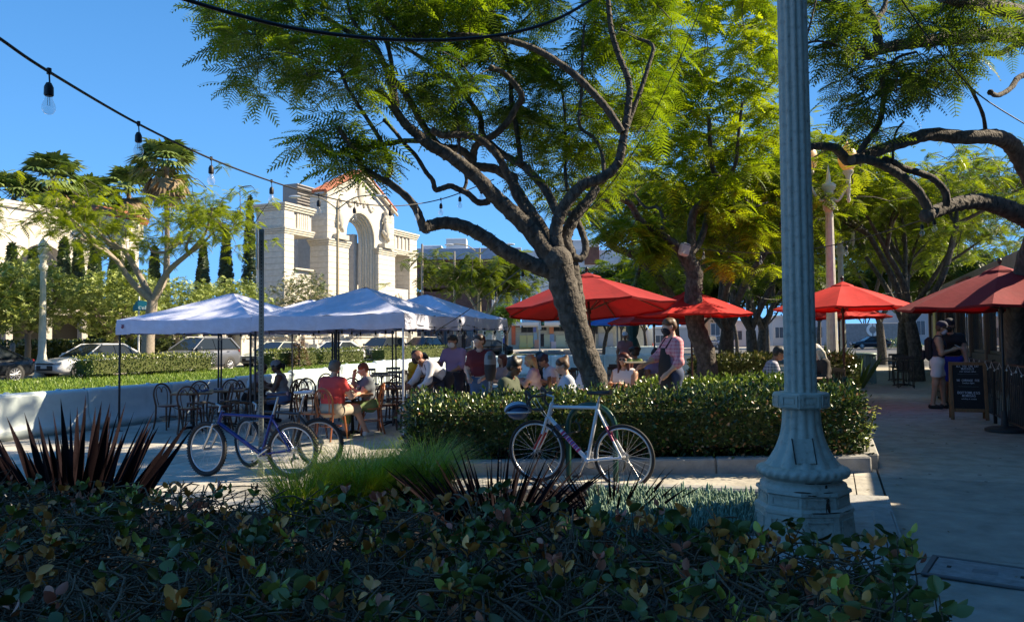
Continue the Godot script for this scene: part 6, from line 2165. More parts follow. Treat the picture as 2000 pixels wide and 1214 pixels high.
# ---------- traced trees ----------
func pl(a: Array) -> PackedVector2Array:
	var p := PackedVector2Array()
	for k in range(0, a.size(), 2): p.push_back(Vector2(a[k], a[k + 1]))
	return p
func pp(a: Array) -> Array:
	var o := []
	for k in range(0, a.size(), 2): o.append([a[k], a[k + 1]])
	return o
func centre_tree():
	var base := foot(1172, 10.7)
	var L := [
		[pp([1165, 755, 1140, 685, 1116, 610, 1100, 555, 1088, 510]), 45, 58, 10.7, 10.6],
		[pp([1086, 535, 1030, 512, 985, 490, 945, 462, 905, 442, 870, 435, 842, 440, 827, 446]), 37.7, 24.6, 10.6, 10.0],
		[pp([827, 449, 817, 417, 798, 388, 761, 358, 741, 348, 706, 326, 699, 304, 686, 286, 659, 249]), 19.7, 10.7, 10.0, 9.4],
		[pp([751, 350, 763, 333, 758, 309, 743, 274, 728, 249, 706, 215, 680, 174, 666, 141]), 13.8, 7.4, 9.8, 9.6, 1],
		[pp([1075, 505, 1040, 455, 1000, 415, 965, 382, 930, 345, 880, 305, 840, 283, 815, 262, 790, 240, 765, 205, 742, 178]), 42.6, 14.8, 10.6, 9.6, 1],
		[pp([1085, 500, 1060, 450, 1030, 405, 1008, 370, 1000, 348]), 32.8, 21.3, 10.7, 11.1, 1],
		[pp([1002, 352, 970, 331, 941, 326, 924, 323, 916, 306, 896, 291, 872, 289, 857, 284, 842, 267, 822, 237, 805, 205, 786, 174, 761, 147, 735, 100, 712, 82, 645, 41, 631, 35]), 22.1, 10.7, 11.1, 10.4, 1],
		[pp([924, 323, 925, 301, 932, 282, 967, 262, 992, 237, 1009, 208, 1019, 193, 1014, 175, 996, 153, 977, 138, 960, 133]), 17.5, 12, 11.0, 10.3, 1],
		[pp([1045, 440, 1010, 385, 998, 355, 985, 328, 975, 308, 956, 286, 931, 269, 896, 262, 864, 264, 842, 252]), 19.7, 15.6, 10.8, 10.2],
		[pp([825, 275, 790, 275, 760, 280, 720, 287, 690, 288, 672, 292]), 12, 11, 9.9, 9.7, 1],
		[pp([956, 393, 934, 395, 914, 378, 892, 368, 879, 363, 862, 368, 850, 370, 845, 352, 832, 336, 812, 304, 788, 279, 773, 259, 751, 235]), 15.6, 8.3, 10.4, 9.9, 1],
		[pp([905, 372, 911, 352, 905, 325, 898, 300, 895, 250, 888, 205, 880, 175]), 8.3, 5.5, 10.3, 10.5],
		[pp([1095, 500, 1085, 460, 1092, 424, 1104, 400, 1125, 373, 1145, 357, 1171, 350, 1194, 334, 1209, 314, 1215, 285, 1219, 262, 1226, 217, 1229, 163, 1209, 109, 1194, 59, 1187, -10]), 31.2, 10.7, 10.6, 10.4],
		[pp([1220, 262, 1234, 222, 1254, 168, 1268, 124, 1276, 94, 1266, 82, 1244, 74, 1214, 57]), 12, 6.4, 10.5, 10.9],
		[pp([1100, 480, 1112, 440, 1130, 415, 1150, 390, 1165, 366]), 24.6, 21.3, 10.9, 11.2],
		[pp([1090, 420, 1066, 370, 1043, 344, 1023, 324, 1002, 312, 977, 297, 942, 262, 937, 227, 898, 173, 863, 138, 833, 119, 794, 94]), 21.3, 8.2, 10.9, 12.0],
		[pp([1214, 257, 1189, 217, 1160, 183, 1125, 148, 1086, 119, 1046, 96, 1006, 82, 967, 74, 917, 69, 848, 67, 794, 67, 764, 44, 735, 10]), 18.4, 11, 10.4, 9.6],
		[pp([1018, 322, 1016, 306, 1009, 252, 999, 198, 997, 148, 982, 89, 967, 44, 955, -10]), 13.8, 7.4, 11.1, 11.5],
		[pp([1108, 372, 1104, 330, 1104, 270, 1102, 210, 1096, 170]), 8.3, 5.5, 11.3, 11.8],
		[pp([1180, 345, 1176, 300, 1160, 268, 1132, 245, 1136, 180, 1138, 100, 1141, 50]), 10.1, 5.5, 10.7, 11.2],
		[pp([1128, 610, 1122, 560, 1112, 500, 1104, 465, 1118, 432, 1140, 400]), 41, 23, 10.75, 10.9],
		[pp([1118, 500, 1134, 505, 1144, 488, 1140, 462, 1126, 430, 1112, 415]), 18, 13.9, 10.7, 11.0],
		[pp([768, 205, 757, 150, 735, 90, 700, 55, 685, 30, 676, -10]), 11, 6.4, 9.8, 9.9],
		[pp([775, 215, 770, 170, 762, 110, 748, 60, 735, 30, 722, -10]), 12, 7.4, 9.8, 10.2],
	]
	var M := [
		[pl([395, -120, 400, 30, 445, 95, 430, 150, 490, 185, 560, 180, 640, 172, 700, 195, 745, 150, 830, 110, 900, 180, 960, 120, 1000, -120]), 290, 9.2, 12.0, -.18],
		[pl([590, 232, 690, 222, 705, 262, 685, 330, 622, 330, 592, 290]), 20, 9.2, 9.9, -1],
		[pl([700, 262, 760, 262, 768, 335, 715, 330]), 8, 9.5, 10.2, -1],
		[pl([790, 150, 900, 150, 940, 240, 900, 260, 830, 240]), 34, 10.4, 12.5, -.05],
		[pl([900, -120, 1330, -120, 1330, 120, 1290, 230, 1230, 330, 1180, 400, 1110, 420, 1050, 385, 1000, 330, 950, 250, 920, 150]), 400, 10.8, 13.8, -.15],
		[pl([395, -420, 1330, -420, 1330, -120, 395, -120]), 55, 8.5, 13.5, -.3],
	]
	return tree_px("jacaranda_tree", "leaning many-limbed jacaranda with cord-wrapped trunk in the hedge planter", "jacaranda trees", base, L, M, {"seed": 11, "wrap": [0, 1, 4, 12, 20], "per": 8, "smin": .28, "smax": .52})
func second_tree():
	var base := foot(1383, 16.0)
	var L := [
		[pp([1380, 700, 1360, 640, 1354, 580, 1357, 535, 1345, 508, 1335, 493]), 42, 28, 16.0, 16.0],
		[pp([1338, 495, 1318, 478, 1288, 456, 1259, 438, 1244, 421, 1232, 399, 1209, 389, 1180, 392, 1150, 410]), 22, 9, 16.0, 15.2],
		[pp([1340, 500, 1350, 478, 1351, 438, 1358, 409, 1382, 396, 1400, 374, 1405, 349, 1393, 332, 1388, 290, 1385, 230]), 22, 9, 16.0, 16.4],
		[pp([1403, 352, 1427, 337, 1438, 315, 1442, 270, 1450, 200]), 12, 6, 16.2, 15.6],
		[pp([1290, 458, 1296, 430, 1285, 405, 1262, 405, 1240, 380]), 9, 5, 15.8, 16.6],
		[pp([1362, 405, 1385, 380, 1440, 378, 1470, 402, 1500, 395]), 10, 5, 16.3, 17.2],
		[pp([1345, 505, 1368, 470, 1380, 430, 1380, 405]), 18, 11, 16.2, 17.0],
		[pp([1242, 420, 1225, 395, 1212, 370, 1212, 345]), 8, 5, 15.5, 15.8],
	]
	var M := [
		[pl([1235, 150, 1300, -60, 1520, -60, 1530, 330, 1500, 430, 1420, 480, 1330, 420, 1260, 380, 1230, 330]), 430, 15.4, 19.8, -.25],
		[pl([1165, 410, 1300, 440, 1320, 500, 1240, 500, 1170, 480]), 45, 15.4, 17.2, 0.0],
		[pl([1380, 420, 1520, 400, 1520, 520, 1440, 540, 1380, 500]), 60, 16.2, 19.0, -.1],
		[pl([1090, -480, 1600, -480, 1600, -60, 1235, -60, 1090, -160]), 140, 13.5, 19.5, -.2],
	]
	var t = tree_px("jacaranda_tree", "jacaranda with a small white speaker strapped to its fork above the red umbrellas", "jacaranda trees", base, L, M, {"seed": 21, "reach": 3.0, "per": 8, "wrap": [0], "smin": .28, "smax": .5, "mesh": frond2, "light": [.4, .48, .025], "dark": [.12, .2, .014]})
	var s := thing("outdoor_speaker", "small white box speaker strapped to the jacaranda fork", "speaker", at(1337, 487, 15.7), .35)
	boxp("case", Vector3.ZERO, Vector3(.2, .26, .16), mat(.7, .66, .64, .5), s, .03, Basis(Vector3.BACK, -.3))
	boxp("grille", Vector3(0, 0, .083), Vector3(.16, .22, .01), mat(.5, .47, .46, .8), s, .004, Basis(Vector3.BACK, -.3))
	rodp("bracket", Vector3(0, 0, -.07), Vector3(.03, -.02, -.3), .018, mat(.3, .3, .3, .5), s)
	var b2 := foot(1318, 20.0)
	tree_px("jacaranda_tree", "slender leaning jacaranda trunk rising behind the largest red umbrella", "jacaranda trees", b2, [
		[pp([1316, 640, 1312, 590, 1298, 560, 1269, 522, 1249, 505, 1219, 490, 1199, 483, 1175, 448, 1150, 425]), 24, 9, 20.0, 18.5],
		[pp([1254, 508, 1240, 560, 1236, 600]), 10, 8, 19.6, 20.4],
		[pp([1254, 508, 1268, 470, 1290, 445]), 10, 6, 19.6, 20.4]],
		[[pl([1230, 420, 1330, 420, 1330, 560, 1280, 590, 1230, 540]), 70, 18.5, 22.0, -.1]], {"seed": 31, "per": 6, "smin": .3, "smax": .5})
func side_tree():
	var base := foot(1990, 12.0)
	var L := [
		[pp([1988, 715, 1984, 640, 1990, 580, 2010, 500, 2035, 440]), 34, 40, 12.0, 10.6],
		[pp([2035, 440, 1995, 420, 1955, 403, 1910, 393, 1870, 398, 1830, 412, 1812, 420]), 46, 26, 10.6, 9.3, 1],
		[pp([1818, 415, 1795, 375, 1770, 350, 1740, 330, 1710, 316, 1685, 310, 1664, 312]), 21, 20, 9.3, 8.6],
		[pp([1850, 400, 1847, 375, 1825, 350, 1795, 337, 1765, 328, 1745, 316, 1730, 312]), 17, 14, 9.4, 8.9, 1],
		[pp([1745, 314, 1745, 285, 1752, 255, 1766, 238]), 6, 5, 8.9, 9.0],
		[pp([2040, 440, 2025, 370, 2000, 320, 1978, 285, 1955, 270, 1930, 266, 1880, 268, 1820, 262, 1780, 272, 1740, 285, 1700, 300, 1660, 314, 1642, 298, 1630, 288, 1600, 285, 1560, 288]), 42, 16, 10.6, 8.2],
		[pp([1678, 300, 1690, 280, 1710, 255, 1722, 225, 1726, 190, 1725, 152, 1734, 141, 1743, 123, 1758, 110, 1791, 101]), 16, 6, 8.8, 8.4],
		[pp([2060, 400, 2060, 200, 2030, 95, 2000, 70, 1940, 68, 1880, 73, 1820, 79, 1760, 87, 1715, 98, 1698, 106]), 40, 22, 10.4, 8.0, 1],
		[pp([1718, 95, 1712, 55, 1706, 35, 1690, 10, 1680, -20]), 21, 14, 8.1, 8.0],
		[pp([1708, 40, 1690, 38, 1650, 15, 1610, -2, 1590, -20]), 14, 10, 8.1, 7.8],
		[pp([1712, 40, 1728, 15, 1732, -20]), 14, 10, 8.1, 8.3],
		[pp([1700, 100, 1680, 93, 1666, 106, 1640, 90, 1600, 80, 1572, 86]), 7, 5, 8.0, 7.6],
		[pp([2050, 60, 2000, 28, 1960, 17, 1900, 6, 1840, -8]), 36, 26, 9.5, 7.6],
		[pp([2030, 140, 1992, 150, 1975, 172, 1950, 186, 1935, 180]), 14, 10, 9.8, 9.0, 1],
		[pp([2030, 80, 1985, 88, 1955, 104, 1930, 104]), 15, 12, 9.6, 9.0, 1],
		[pp([1926, 262, 1920, 222, 1895, 170, 1870, 130, 1852, 85]), 9, 5, 9.9, 9.2],
	]
	var M := [
		[pl([1640, 130, 1780, 95, 1890, 100, 1900, 160, 1810, 170, 1740, 200, 1720, 280, 1650, 250, 1640, 190]), 78, 7.8, 9.4, -.1],
		[pl([1575, -20, 1700, -20, 1690, 60, 1650, 130, 1580, 110]), 46, 7.6, 9.0, -.1],
		[pl([1740, -40, 2000, -40, 2000, 60, 1960, 100, 1850, 90, 1760, 60]), 76, 7.6, 10.0, -.1],
		[pl([1580, -420, 2100, -420, 2100, -40, 1580, -40]), 60, 6.5, 11.0, -.3],
	]
	tree_px("jacaranda_tree", "dark limbed jacaranda beside the patio railing with horizontal pruned boughs", "jacaranda trees", base, L, M, {"seed": 41, "per": 6, "wrap": [1], "smin": .22, "smax": .4, "light": [.2, .28, .04], "dark": [.05, .11, .03]})
func grown_trees():
	var far := {"mesh": frond2, "clusters": 820, "per": 6, "smin": .28, "smax": .5, "light": [.3, .36, .025], "dark": [.08, .15, .015], "twig": .018}
	var names := ["jacaranda with dense yellow-green crown beyond the round-lamp street light", "jacaranda with forked grey trunk near the agave bed", "small jacaranda at the end of the seating row", "spreading jacaranda over the far end of the sidewalk", "jacaranda beyond the sidewalk cafe tables", "far jacaranda in front of the grey sign wall"]
	var k := 0
	for q in [[22.5, -2.8], [29.0, -2.6], [36.0, -2.9], [27.8, 2.55], [35.0, 2.7], [43.0, 2.4]]:
		grow("jacaranda_tree", names[k], "jacaranda trees", uv(q[0], q[1]), [7.4, 7.8, 8.2, 8.8, 9.2, 9.6][k], 3.9, 100 + k * 7, far.merged({"fork": .22, "r": .2}))
		k += 1
	grow("jacaranda_tree", "jacaranda shading the near sidewalk in front of the tall building", "jacaranda trees", uv(4.5, 3.3), 8.2, 3.6, 190, {"clusters": 120, "per": 5, "smin": .26, "smax": .46, "fork": .35, "r": .2})
	grow("jacaranda_tree", "wide jacaranda with pale forked trunk growing from the sunlit lawn", "jacaranda trees", foot(287, 32.2, .1), 8.6, 4.1, 203, {"mesh": frond2, "clusters": 420, "per": 7, "smin": .3, "smax": .52, "light": [.36, .42, .02], "dark": [.12, .18, .012], "fork": .36, "r": .24, "puff": .25, "twig": .02, "bark": stain_mat("palebark", [.3, .25, .2], [.2, .16, .13], [.38, .33, .27], .8, .9, 4, 83)})
	grow("street_tree", "slim pale-barked street tree in front of the white corner building", "street trees", foot(935, 62, 0.0), 9.2, 4.6, 211, {"mesh": frond2, "clusters": 300, "per": 7, "smin": .6, "smax": 1.0, "light": [.2, .25, .03], "dark": [.07, .12, .02], "fork": .3, "r": .2, "twig": .03, "bark": mat(.38, .33, .27, .9)})
	grow("street_tree", "small bright street tree beside the painted shop front", "street trees", foot(990, 80, 0.0), 5.6, 2.6, 217, {"mesh": frond2, "clusters": 110, "per": 6, "smin": .7, "smax": 1.1, "light": [.14, .24, .03], "dark": [.06, .12, .02], "fork": .35, "r": .12, "twig": .03})
	var n_far := -1
	var fars := [[1160, 85, 7.0], [1215, 92, 8.0], [1262, 80, 7.0], [1440, 75, 9.0], [1500, 70, 8.5], [1600, 66, 9.0], [1690, 112, 9.0], [1760, 110, 10.0], [1830, 90, 9.0], [1232, 46, 7.0], [1296, 50, 7.4], [1362, 47, 7.2], [1428, 52, 8.0], [1490, 46, 7.6], [1560, 50, 8.0], [1778, 50, 8.0], [1846, 46, 7.4], [1180, 62, 6.5]]
	fars.sort()
	for q in fars:
		n_far += 1
		grow("street_tree", "%s distant leafy street tree counting from the painted shop front" % ORD[n_far], "distant street trees", foot(q[0], q[1]), q[2], 3.4, int(q[0]), {"mesh": frond2, "clusters": 110, "per": 6, "smin": .9, "smax": 1.5, "light": [.14, .2, .03], "dark": [.05, .09, .02], "fork": .3, "r": .16, "twig": .03})
func street_greens():
	var dk := [.12, .17, .035]; var lt := [.42, .48, .12]
	var labs0 := ["round-headed street tree behind the pale single-globe street lamp", "round-headed street tree behind the white saloon car", "round-headed street tree beside the black saloon car", "round-headed street tree behind the wide lawn jacaranda", "round-headed street tree behind the silver grey estate car", "round-headed street tree at the end of the far pavement beyond the black saloon"]
	for q in [[52, 34.5, 5.2, 2.5, 1], [226, 38, 5.0, 2.5, 2], [-60, 31, 5.0, 2.4, 3], [345, 43, 5.0, 2.7, 4], [455, 50, 5.4, 2.7, 5], [-160, 29, 5, 2.4, 6]]:
		round_tree("street_tree", labs0[q[4] - 1], "round street trees", foot(q[0], q[1], .12), q[2], Vector3(q[3], 1.75, q[3]), q[4] * 13, dk, lt, 2400)
	round_tree("crepe_myrtle", "street tree dotted with cream blossom below the gate tower", "", foot(590, 55, .12), 6.4, Vector3(2.4, 2.3, 2.4), 88, [.05, .08, .025], [.2, .24, .09], 1700, [.3, .25, .2], true)
	var n_cy := -1
	for q in [[690, 95, 11.5, 1.2], [578, 82, 11.0, 1.1], [487, 74, 15.6, 1.05], [440, 70, 12.0, 1.0], [395, 64, 10.0, 0.9], [300, 60, 9.0, 0.8], [252, 58, 8.4, 0.8], [222, 55, 8.6, 0.8], [183, 52, 8.4, 0.75], [150, 55, 8.8, 0.8], [122, 52, 8.6, 0.8], [62, 50, 7.6, 0.8], [20, 50, 8.0, 0.8]]:
		n_cy += 1
		cypress(foot(q[0], q[1], .1), q[2], q[3], int(q[0]) + 5, n_cy)
	palm(foot(98, 60, .1), 14.2, 3.3, 3, "tallest fan palm standing clear above the arcade roof")
	palm(foot(172, 64, .1), 13.2, 3.0, 4, "fan palm beside the tallest palm above the arcade roof")
	palm(foot(322, 60, .1), 15.2, 3.3, 5, "fan palm rising behind the wide lawn jacaranda")
	palm(foot(248, 66, .1), 14.4, 3.0, 6, "shaggy fan palm with brown skirt behind the lawn jacaranda")
	palm(foot(22, 58, .1), 12.4, 3.0, 7, "shorter fan palm at the end of the palm row")
	# far clipped hedges along the lawn
	var hd := [.03, .06, .012]; var hl := [.16, .2, .035]
	var labs := ["long clipped box hedge on the lawn before the white saloon car", "clipped box hedge on the lawn before the pale green car", "clipped box hedge beside the dead brown shrub before the silver coupe", "clipped box hedge on the lawn before the dark cars"]
	var k := 0
	for q in [[146, 392, 27.8, .84], [508, 600, 36.0, .9], [606, 692, 40.5, .9], [728, 858, 46.5, .9]]:
		var u0: float = on_v(q[0], 700, -26.3).x; var u1: float = on_v(q[1], 700, -26.3).x
		var P := [uv(u0, -25.4, .1), uv(u1, -25.4, .1), uv(u1, -26.6, .1), uv(u0, -26.6, .1)]
		hedge("clipped_hedge", labs[k], P, q[3], 4200 if k == 0 else 2600, .085, hd, hl, 300 + k, {"new": [.36, .38, .08], "newshare": .6})
		k += 1
	for q in [[-120, 90], [90, 205], [205, 330], [330, 420]]:
		var u0: float = on_v(q[0], 680, -36.0).x; var u1: float = on_v(q[1], 680, -36.0).x
		hedge("shrub_bank", "%s loose green shrub bank behind the far pavement, counting from the black saloon" % ORD[[90, 205, 330, 420].find(q[1])], [uv(u0, -35.2, .12), uv(u1, -35.2, .12), uv(u1, -37.2, .12), uv(u0, -37.2, .12)], 1.35, 2200, .2, [.03, .055, .015], [.13, .17, .045], 340 + q[1], {"new": [.24, .27, .08], "newshare": .4, "group": "shrub banks behind the far pavement"})
	for q in [-60, 150, 400, 560]:
		var u0: float = on_v(q, 690, -34.6).x
		var w := thing("planter_wall", "%s low grey concrete planter wall counting from the black saloon car" % ORD[[-60, 150, 400, 560].find(q)], "planter", Vector3.ZERO, 0.0, "low planter walls")
		w.basis = STREET
		boxp("wall", Vector3(u0, .42, -34.6), Vector3(5.5, .6, .4), stain_mat("planterwall", [.3, .29, .27], [.22, .21, .2], [.36, .35, .33], 2, .85, 1, 97), w, .03)
	# dead brown shrub
	rng.seed = 60
	var ds := thing("dead_shrub", "dry brown cone-shaped dead shrub standing between clipped hedges", "shrub", uv(on_v(584, 715, -25.0).x, -25.0, .1))
	var xf := []; var cl := []
	for j in 420:
		var y := rng.randf(); var a := rng.randf() * TAU
		var r := .62 * (1.0 - y * .75) * sqrt(rng.randf_range(.4, 1.0))
		xf.append(Transform3D((Basis(Vector3.UP, -a + PI / 2) * Basis(Vector3.RIGHT, -.2 + rng.randf_range(-.4, .4))).scaled(Vector3(.16, .2, .3)), Vector3(cos(a) * r, .05 + y * 1.35, sin(a) * r)))
		cl.append(leaf_tone([.1, .06, .045], [.36, .26, .2], rng.randf()))
	scatter("dry_fronds", leaf_mesh(.6, 1.0), leafmat("leafcol", 1, 1, 1, .6), xf, cl, ds)
	rodp("stem", Vector3(0, .01, 0), Vector3(0, 1.2, 0), .06, bark(), ds)
func soil_patch(called, pts: Array, h: float, m, parent = null):
	var P := PackedVector2Array()
	for p in pts: P.push_back(Vector2(p.x, p.z))
	var idx := Geometry2D.triangulate_polygon(P)
	var b := MB.new()
	for k in range(0, idx.size(), 3):
		var q := []
		for j in 3: q.append(gp(P[idx[k + j]].x, P[idx[k + j]].y, h))
		if (q[2] - q[0]).cross(q[1] - q[0]).y < 0: q.reverse()
		b.tri(q[0], q[1], q[2])
	var o := obj(called, b, m, parent)
	o.set_meta("kind", "structure")
	return o
func near_beds():
	var soil = nmat("soil", .04, [[0, .008, .006, .005], [.5, .02, .015, .012], [1, .045, .034, .027]], .8, .95, 6, 121)
	var kerbm = stain_mat("kerb", [.3, .295, .28], [.2, .195, .185], [.36, .355, .34], 1.6, .85, 2, 122)
	var A := uv(7.68, .3); var B := on_ground(1095, 961); var C := on_ground(860, 985)
	soil_patch("planting_soil", [A, B, C, on_ground(600, 1010), on_ground(250, 1000), gp(-4.2, -7.2), gp(-6.5, -6.2), gp(-5.5, 1.0), uv(-1.0, .3)], .03, soil)
	var kb := Node3D.new(); kb.name = "bed_kerb"; add_child(kb); kb.set_meta("kind", "structure")
	kerb_line([uv(7.1, .36), uv(-1.0, .36)], .16, -.05, .07, kerbm, kb)
	kerb_line([uv(7.7, -.3), B, C], .16, -.05, .1, kerbm, kb)
	var pad := Node3D.new(); pad.name = "lamp_pad"; add_child(pad); pad.set_meta("kind", "structure")
	slab_piece([5.25, 7.75], [-.62, .45], .055, stain_mat("pad", [.34, .335, .32], [.22, .215, .2], [.4, .395, .38], 1.5, .85, 2, 123), pad, "slab", .1)
	# hedge planter with the tree
	var KR := on_ground(1700, 919); var KL := foot(845, 9.3)
	var KB := KR + U * 2.0; var KC := foot(812, 11.2)
	var pk := Node3D.new(); pk.name = "planter_kerb"; add_child(pk); pk.set_meta("kind", "structure")
	kerb_line([KL, KR], .2, -.05, .17, kerbm, pk)
	kerb_line([KR + U * .12, KB], .2, -.05, .17, kerbm, pk)
	kerb_line([KC, KL], .2, -.05, .17, kerbm, pk)
	soil_patch("planter_soil", [KL, KR, KB, KC], .1, soil)
	hedge("privet_hedge", "long dense dark leaved hedge in the kerbed planter behind the white bicycle", [foot(802, 9.55), foot(1674, 8.55), foot(1674, 8.55) + U * 1.5, foot(800, 11.0)], .81, 30000, .052, [.012, .03, .008], [.07, .13, .02], 401, {"new": [.24, .28, .07], "newshare": .4, "dry": .07, "y0": .12, "lump": .24})
	hedge("privet_hedge", "bright sunlit leafy shrub row between the waiter and the plaid shirted diner", [foot(1238, 12.1), foot(1545, 12.3), foot(1545, 12.3) + U * .9, foot(1238, 13.0)], .78, 9000, .06, [.04, .09, .012], [.16, .25, .03], 402, {"new": [.3, .38, .06], "newshare": .5, "y0": .05})
	hedge("privet_hedge", "low clipped brownish hedge behind the plaid shirted diner", [foot(1350, 19.0), foot(1512, 19.0), foot(1512, 20.0), foot(1350, 20.0)], .95, 3500, .09, [.03, .05, .012], [.12, .15, .03], 403, {"new": [.25, .2, .08], "newshare": .5})
	hedge("privet_hedge", "dark shrub mass behind the grey haired woman by the sidewalk", [foot(1590, 15.8), foot(1668, 15.6), foot(1668, 17.6), foot(1590, 17.8)], .95, 3500, .08, [.02, .035, .01], [.09, .12, .03], 404, {"new": [.2, .1, .05], "newshare": .3})
	rng.seed = 12
	var lit := MB.new(); lit.use_col = true
	for k in 260:
		var p := KL.lerp(KR, rng.randf_range(.0, 1.0)) + U * rng.randf_range(.1, .45) if k < 150 else KR + U * rng.randf_range(.15, 1.2) - V * rng.randf_range(.1, .5)
		p = gp(p.x, p.z, .115 + rng.randf() * .02)
		var a := rng.randf() * TAU; var d := Vector3(cos(a), rng.randf_range(-.2, .4), sin(a)) * .035; var w := Vector3(-sin(a), .1, cos(a)) * .014
		lit.col = leaf_tone([.12, .06, .03], [.4, .24, .12], rng.randf())
		lit.tri(p - d, p + w, p + d); lit.tri(p - d, p + d, p - w)
	var lo := obj("leaf_litter", lit, leafmat("litter", 1, 1, 1, .3, .7))
	tag(lo, "dry brown fallen leaves scattered under the planter hedge", "leaf litter", "", "stuff")
	rng.seed = 71
	var fx := []; var fc := []
	for k in 520:
		var p := uv(rng.randf_range(4.0, 20.0), rng.randf_range(-9.0, 3.0), .008)
		if p.dot(V) < .3 and p.dot(U) < 8.2: continue
		fx.append(Transform3D(Basis.from_euler(Vector3(rng.randf_range(-.15, .15), rng.randf() * TAU, rng.randf_range(-.15, .15))).scaled(Vector3.ONE * rng.randf_range(.025, .055)), p))
		fc.append(leaf_tone([.14, .09, .03], [.4, .3, .1], rng.randf()))
	tag(scatter("fallen_leaves", leaf_mesh(.4, 1.0), leafmat("litter", 1, 1, 1, .3, .7), fx, fc, null), "small dry leaves scattered over the paving", "leaf litter", "", "stuff")
	# lit sprouts at the hedge corner
	rng.seed = 15
	var sp := thing("leafy_sprout", "bright yellow-green shoots leaning out of the hedge corner over the sidewalk", "shrub", foot(1690, 8.75, .1))
	for k in 9:
		var st := MB.new()
		var e := Vector3(rng.randf_range(-.08, .16), rng.randf_range(.25, .75), rng.randf_range(-.15, .1))
		st.tube(smooth_path([Vector3(rng.randf_range(-.05, .02), 0, 0), e * .6 + Vector3(-.03, 0, 0), e], 3), .005, 5)
		obj("stem", st, mat(.14, .17, .04, .7), sp)
		for j in 9:
			var lf := obj("leaf", leaf_mesh(.03, .055), mat(.28, .36, .05, .4, 0, {"backlight_enabled": true, "backlight": Color(.7, .7, .35)}), sp)
			lf.transform = Transform3D(Basis.from_euler(Vector3(rng.randf_range(-.6, .4), rng.randf() * TAU, 0)), e * rng.randf_range(.4, 1.0))
	# sword leaved plants, grass and chalk sticks of the near bed
	var purple = nmat("flax", .05, [[0, .008, .005, .006], [.6, .014, .009, .011], [1, .03, .02, .022]], .4, .75, 1, 131)
	purple.metallic_specular = .12
	sword_plant("flax_plant", "tall dark purple flax with stiff upright blades at the bed edge by the barriers", foot(150, 6.1, .03), 96, .7, 1.3, .66, 501, purple, .085)
	sword_plant("flax_plant", "dark bronze flax with thin arching blades before the white bicycle", foot(965, 6.5, .03), 170, .35, .8, 1.35, 502, purple, .026)
	sword_plant("flax_plant", "small dark bronze flax with sparse thin blades under the bicycle rear wheel", foot(1185, 7.0, .03), 50, .25, .5, 1.3, 503, purple, .024)
	var dk := [.16, .28, .02]; var lt := [.48, .58, .07]
	var gl := ["bright green fine grass tuft between the blue bicycle and the flax", "bright green fine grass tuft against the planter hedge end", "low green grass tuft spilling over the bed beside the hedge leaves"]
	var k2 := 0
	for q in [[700, 7.5, .62, 2600], [825, 7.9, .45, 1500], [590, 7.0, .4, 900]]:
		grass_clump("ornamental_grass", gl[k2], foot(q[0], q[1], .03), q[3], q[2], .5, .82, 510 + k2, dk, lt, .006)
		k2 += 1
	rng.seed = 33
	var cs := MB.new(); cs.lathe([[.06, 0], [.075, .5], [.05, .85], [0, 1]], Vector3.ZERO, 5)
	var xf := []; var cl := []
	while xf.size() < 2600:
		var p := on_ground(rng.randf_range(1150, 1480), rng.randf_range(958, 1060))
		if p.distance_to(Vector3(2.19, p.y, -5.75)) < .42: continue
		if p.dot(U) > 7.35: continue
		p.y = g(p.x, p.z) + .03
		var s := rng.randf_range(.09, .19)
		xf.append(Transform3D(Basis.from_euler(Vector3(rng.randf_range(-.7, .7), rng.randf() * TAU, rng.randf_range(-.7, .7))).scaled(Vector3(s * .8, s, s * .8)), p))
		cl.append(leaf_tone([.07, .13, .08], [.17, .27, .2], rng.randf()))
	tag(scatter("chalk_sticks", cs.mesh(), leafmat("sticks", 1, 1, 1, .1, .6), xf, cl, null), "blue-green succulent ground cover beside the lamp post base", "ground cover", "", "stuff")
	# agaves and broad leaved plants farther on
	var ag := mat(.24, .27, .13, .5); var bp := mat(.12, .2, .04, .4)
	sword_plant("agave_plant", "pale spiky agave behind the plaid shirted diner", foot(1418, 16.5), 34, .5, .9, 1.1, 521, ag, .06)
	sword_plant("agave_plant", "spiky agave at the foot of the second jacaranda", foot(1455, 17.5), 28, .4, .8, 1.2, 522, ag, .05)
	sword_plant("bird_of_paradise", "broad leaved bird of paradise plant behind the grey haired woman", foot(1605, 20.5), 34, .9, 1.7, .55, 523, bp, .16)
	sword_plant("bird_of_paradise", "broad leaved bird of paradise plant by the round-lamp street light", foot(1668, 21.5), 26, .7, 1.35, .7, 524, bp, .14)
	sword_plant("agave_plant", "pale agave in the far planter by the silver estate car", foot(322, 46, .5), 22, .8, 1.3, 1.3, 525, ag, .12)
	front_hedge()
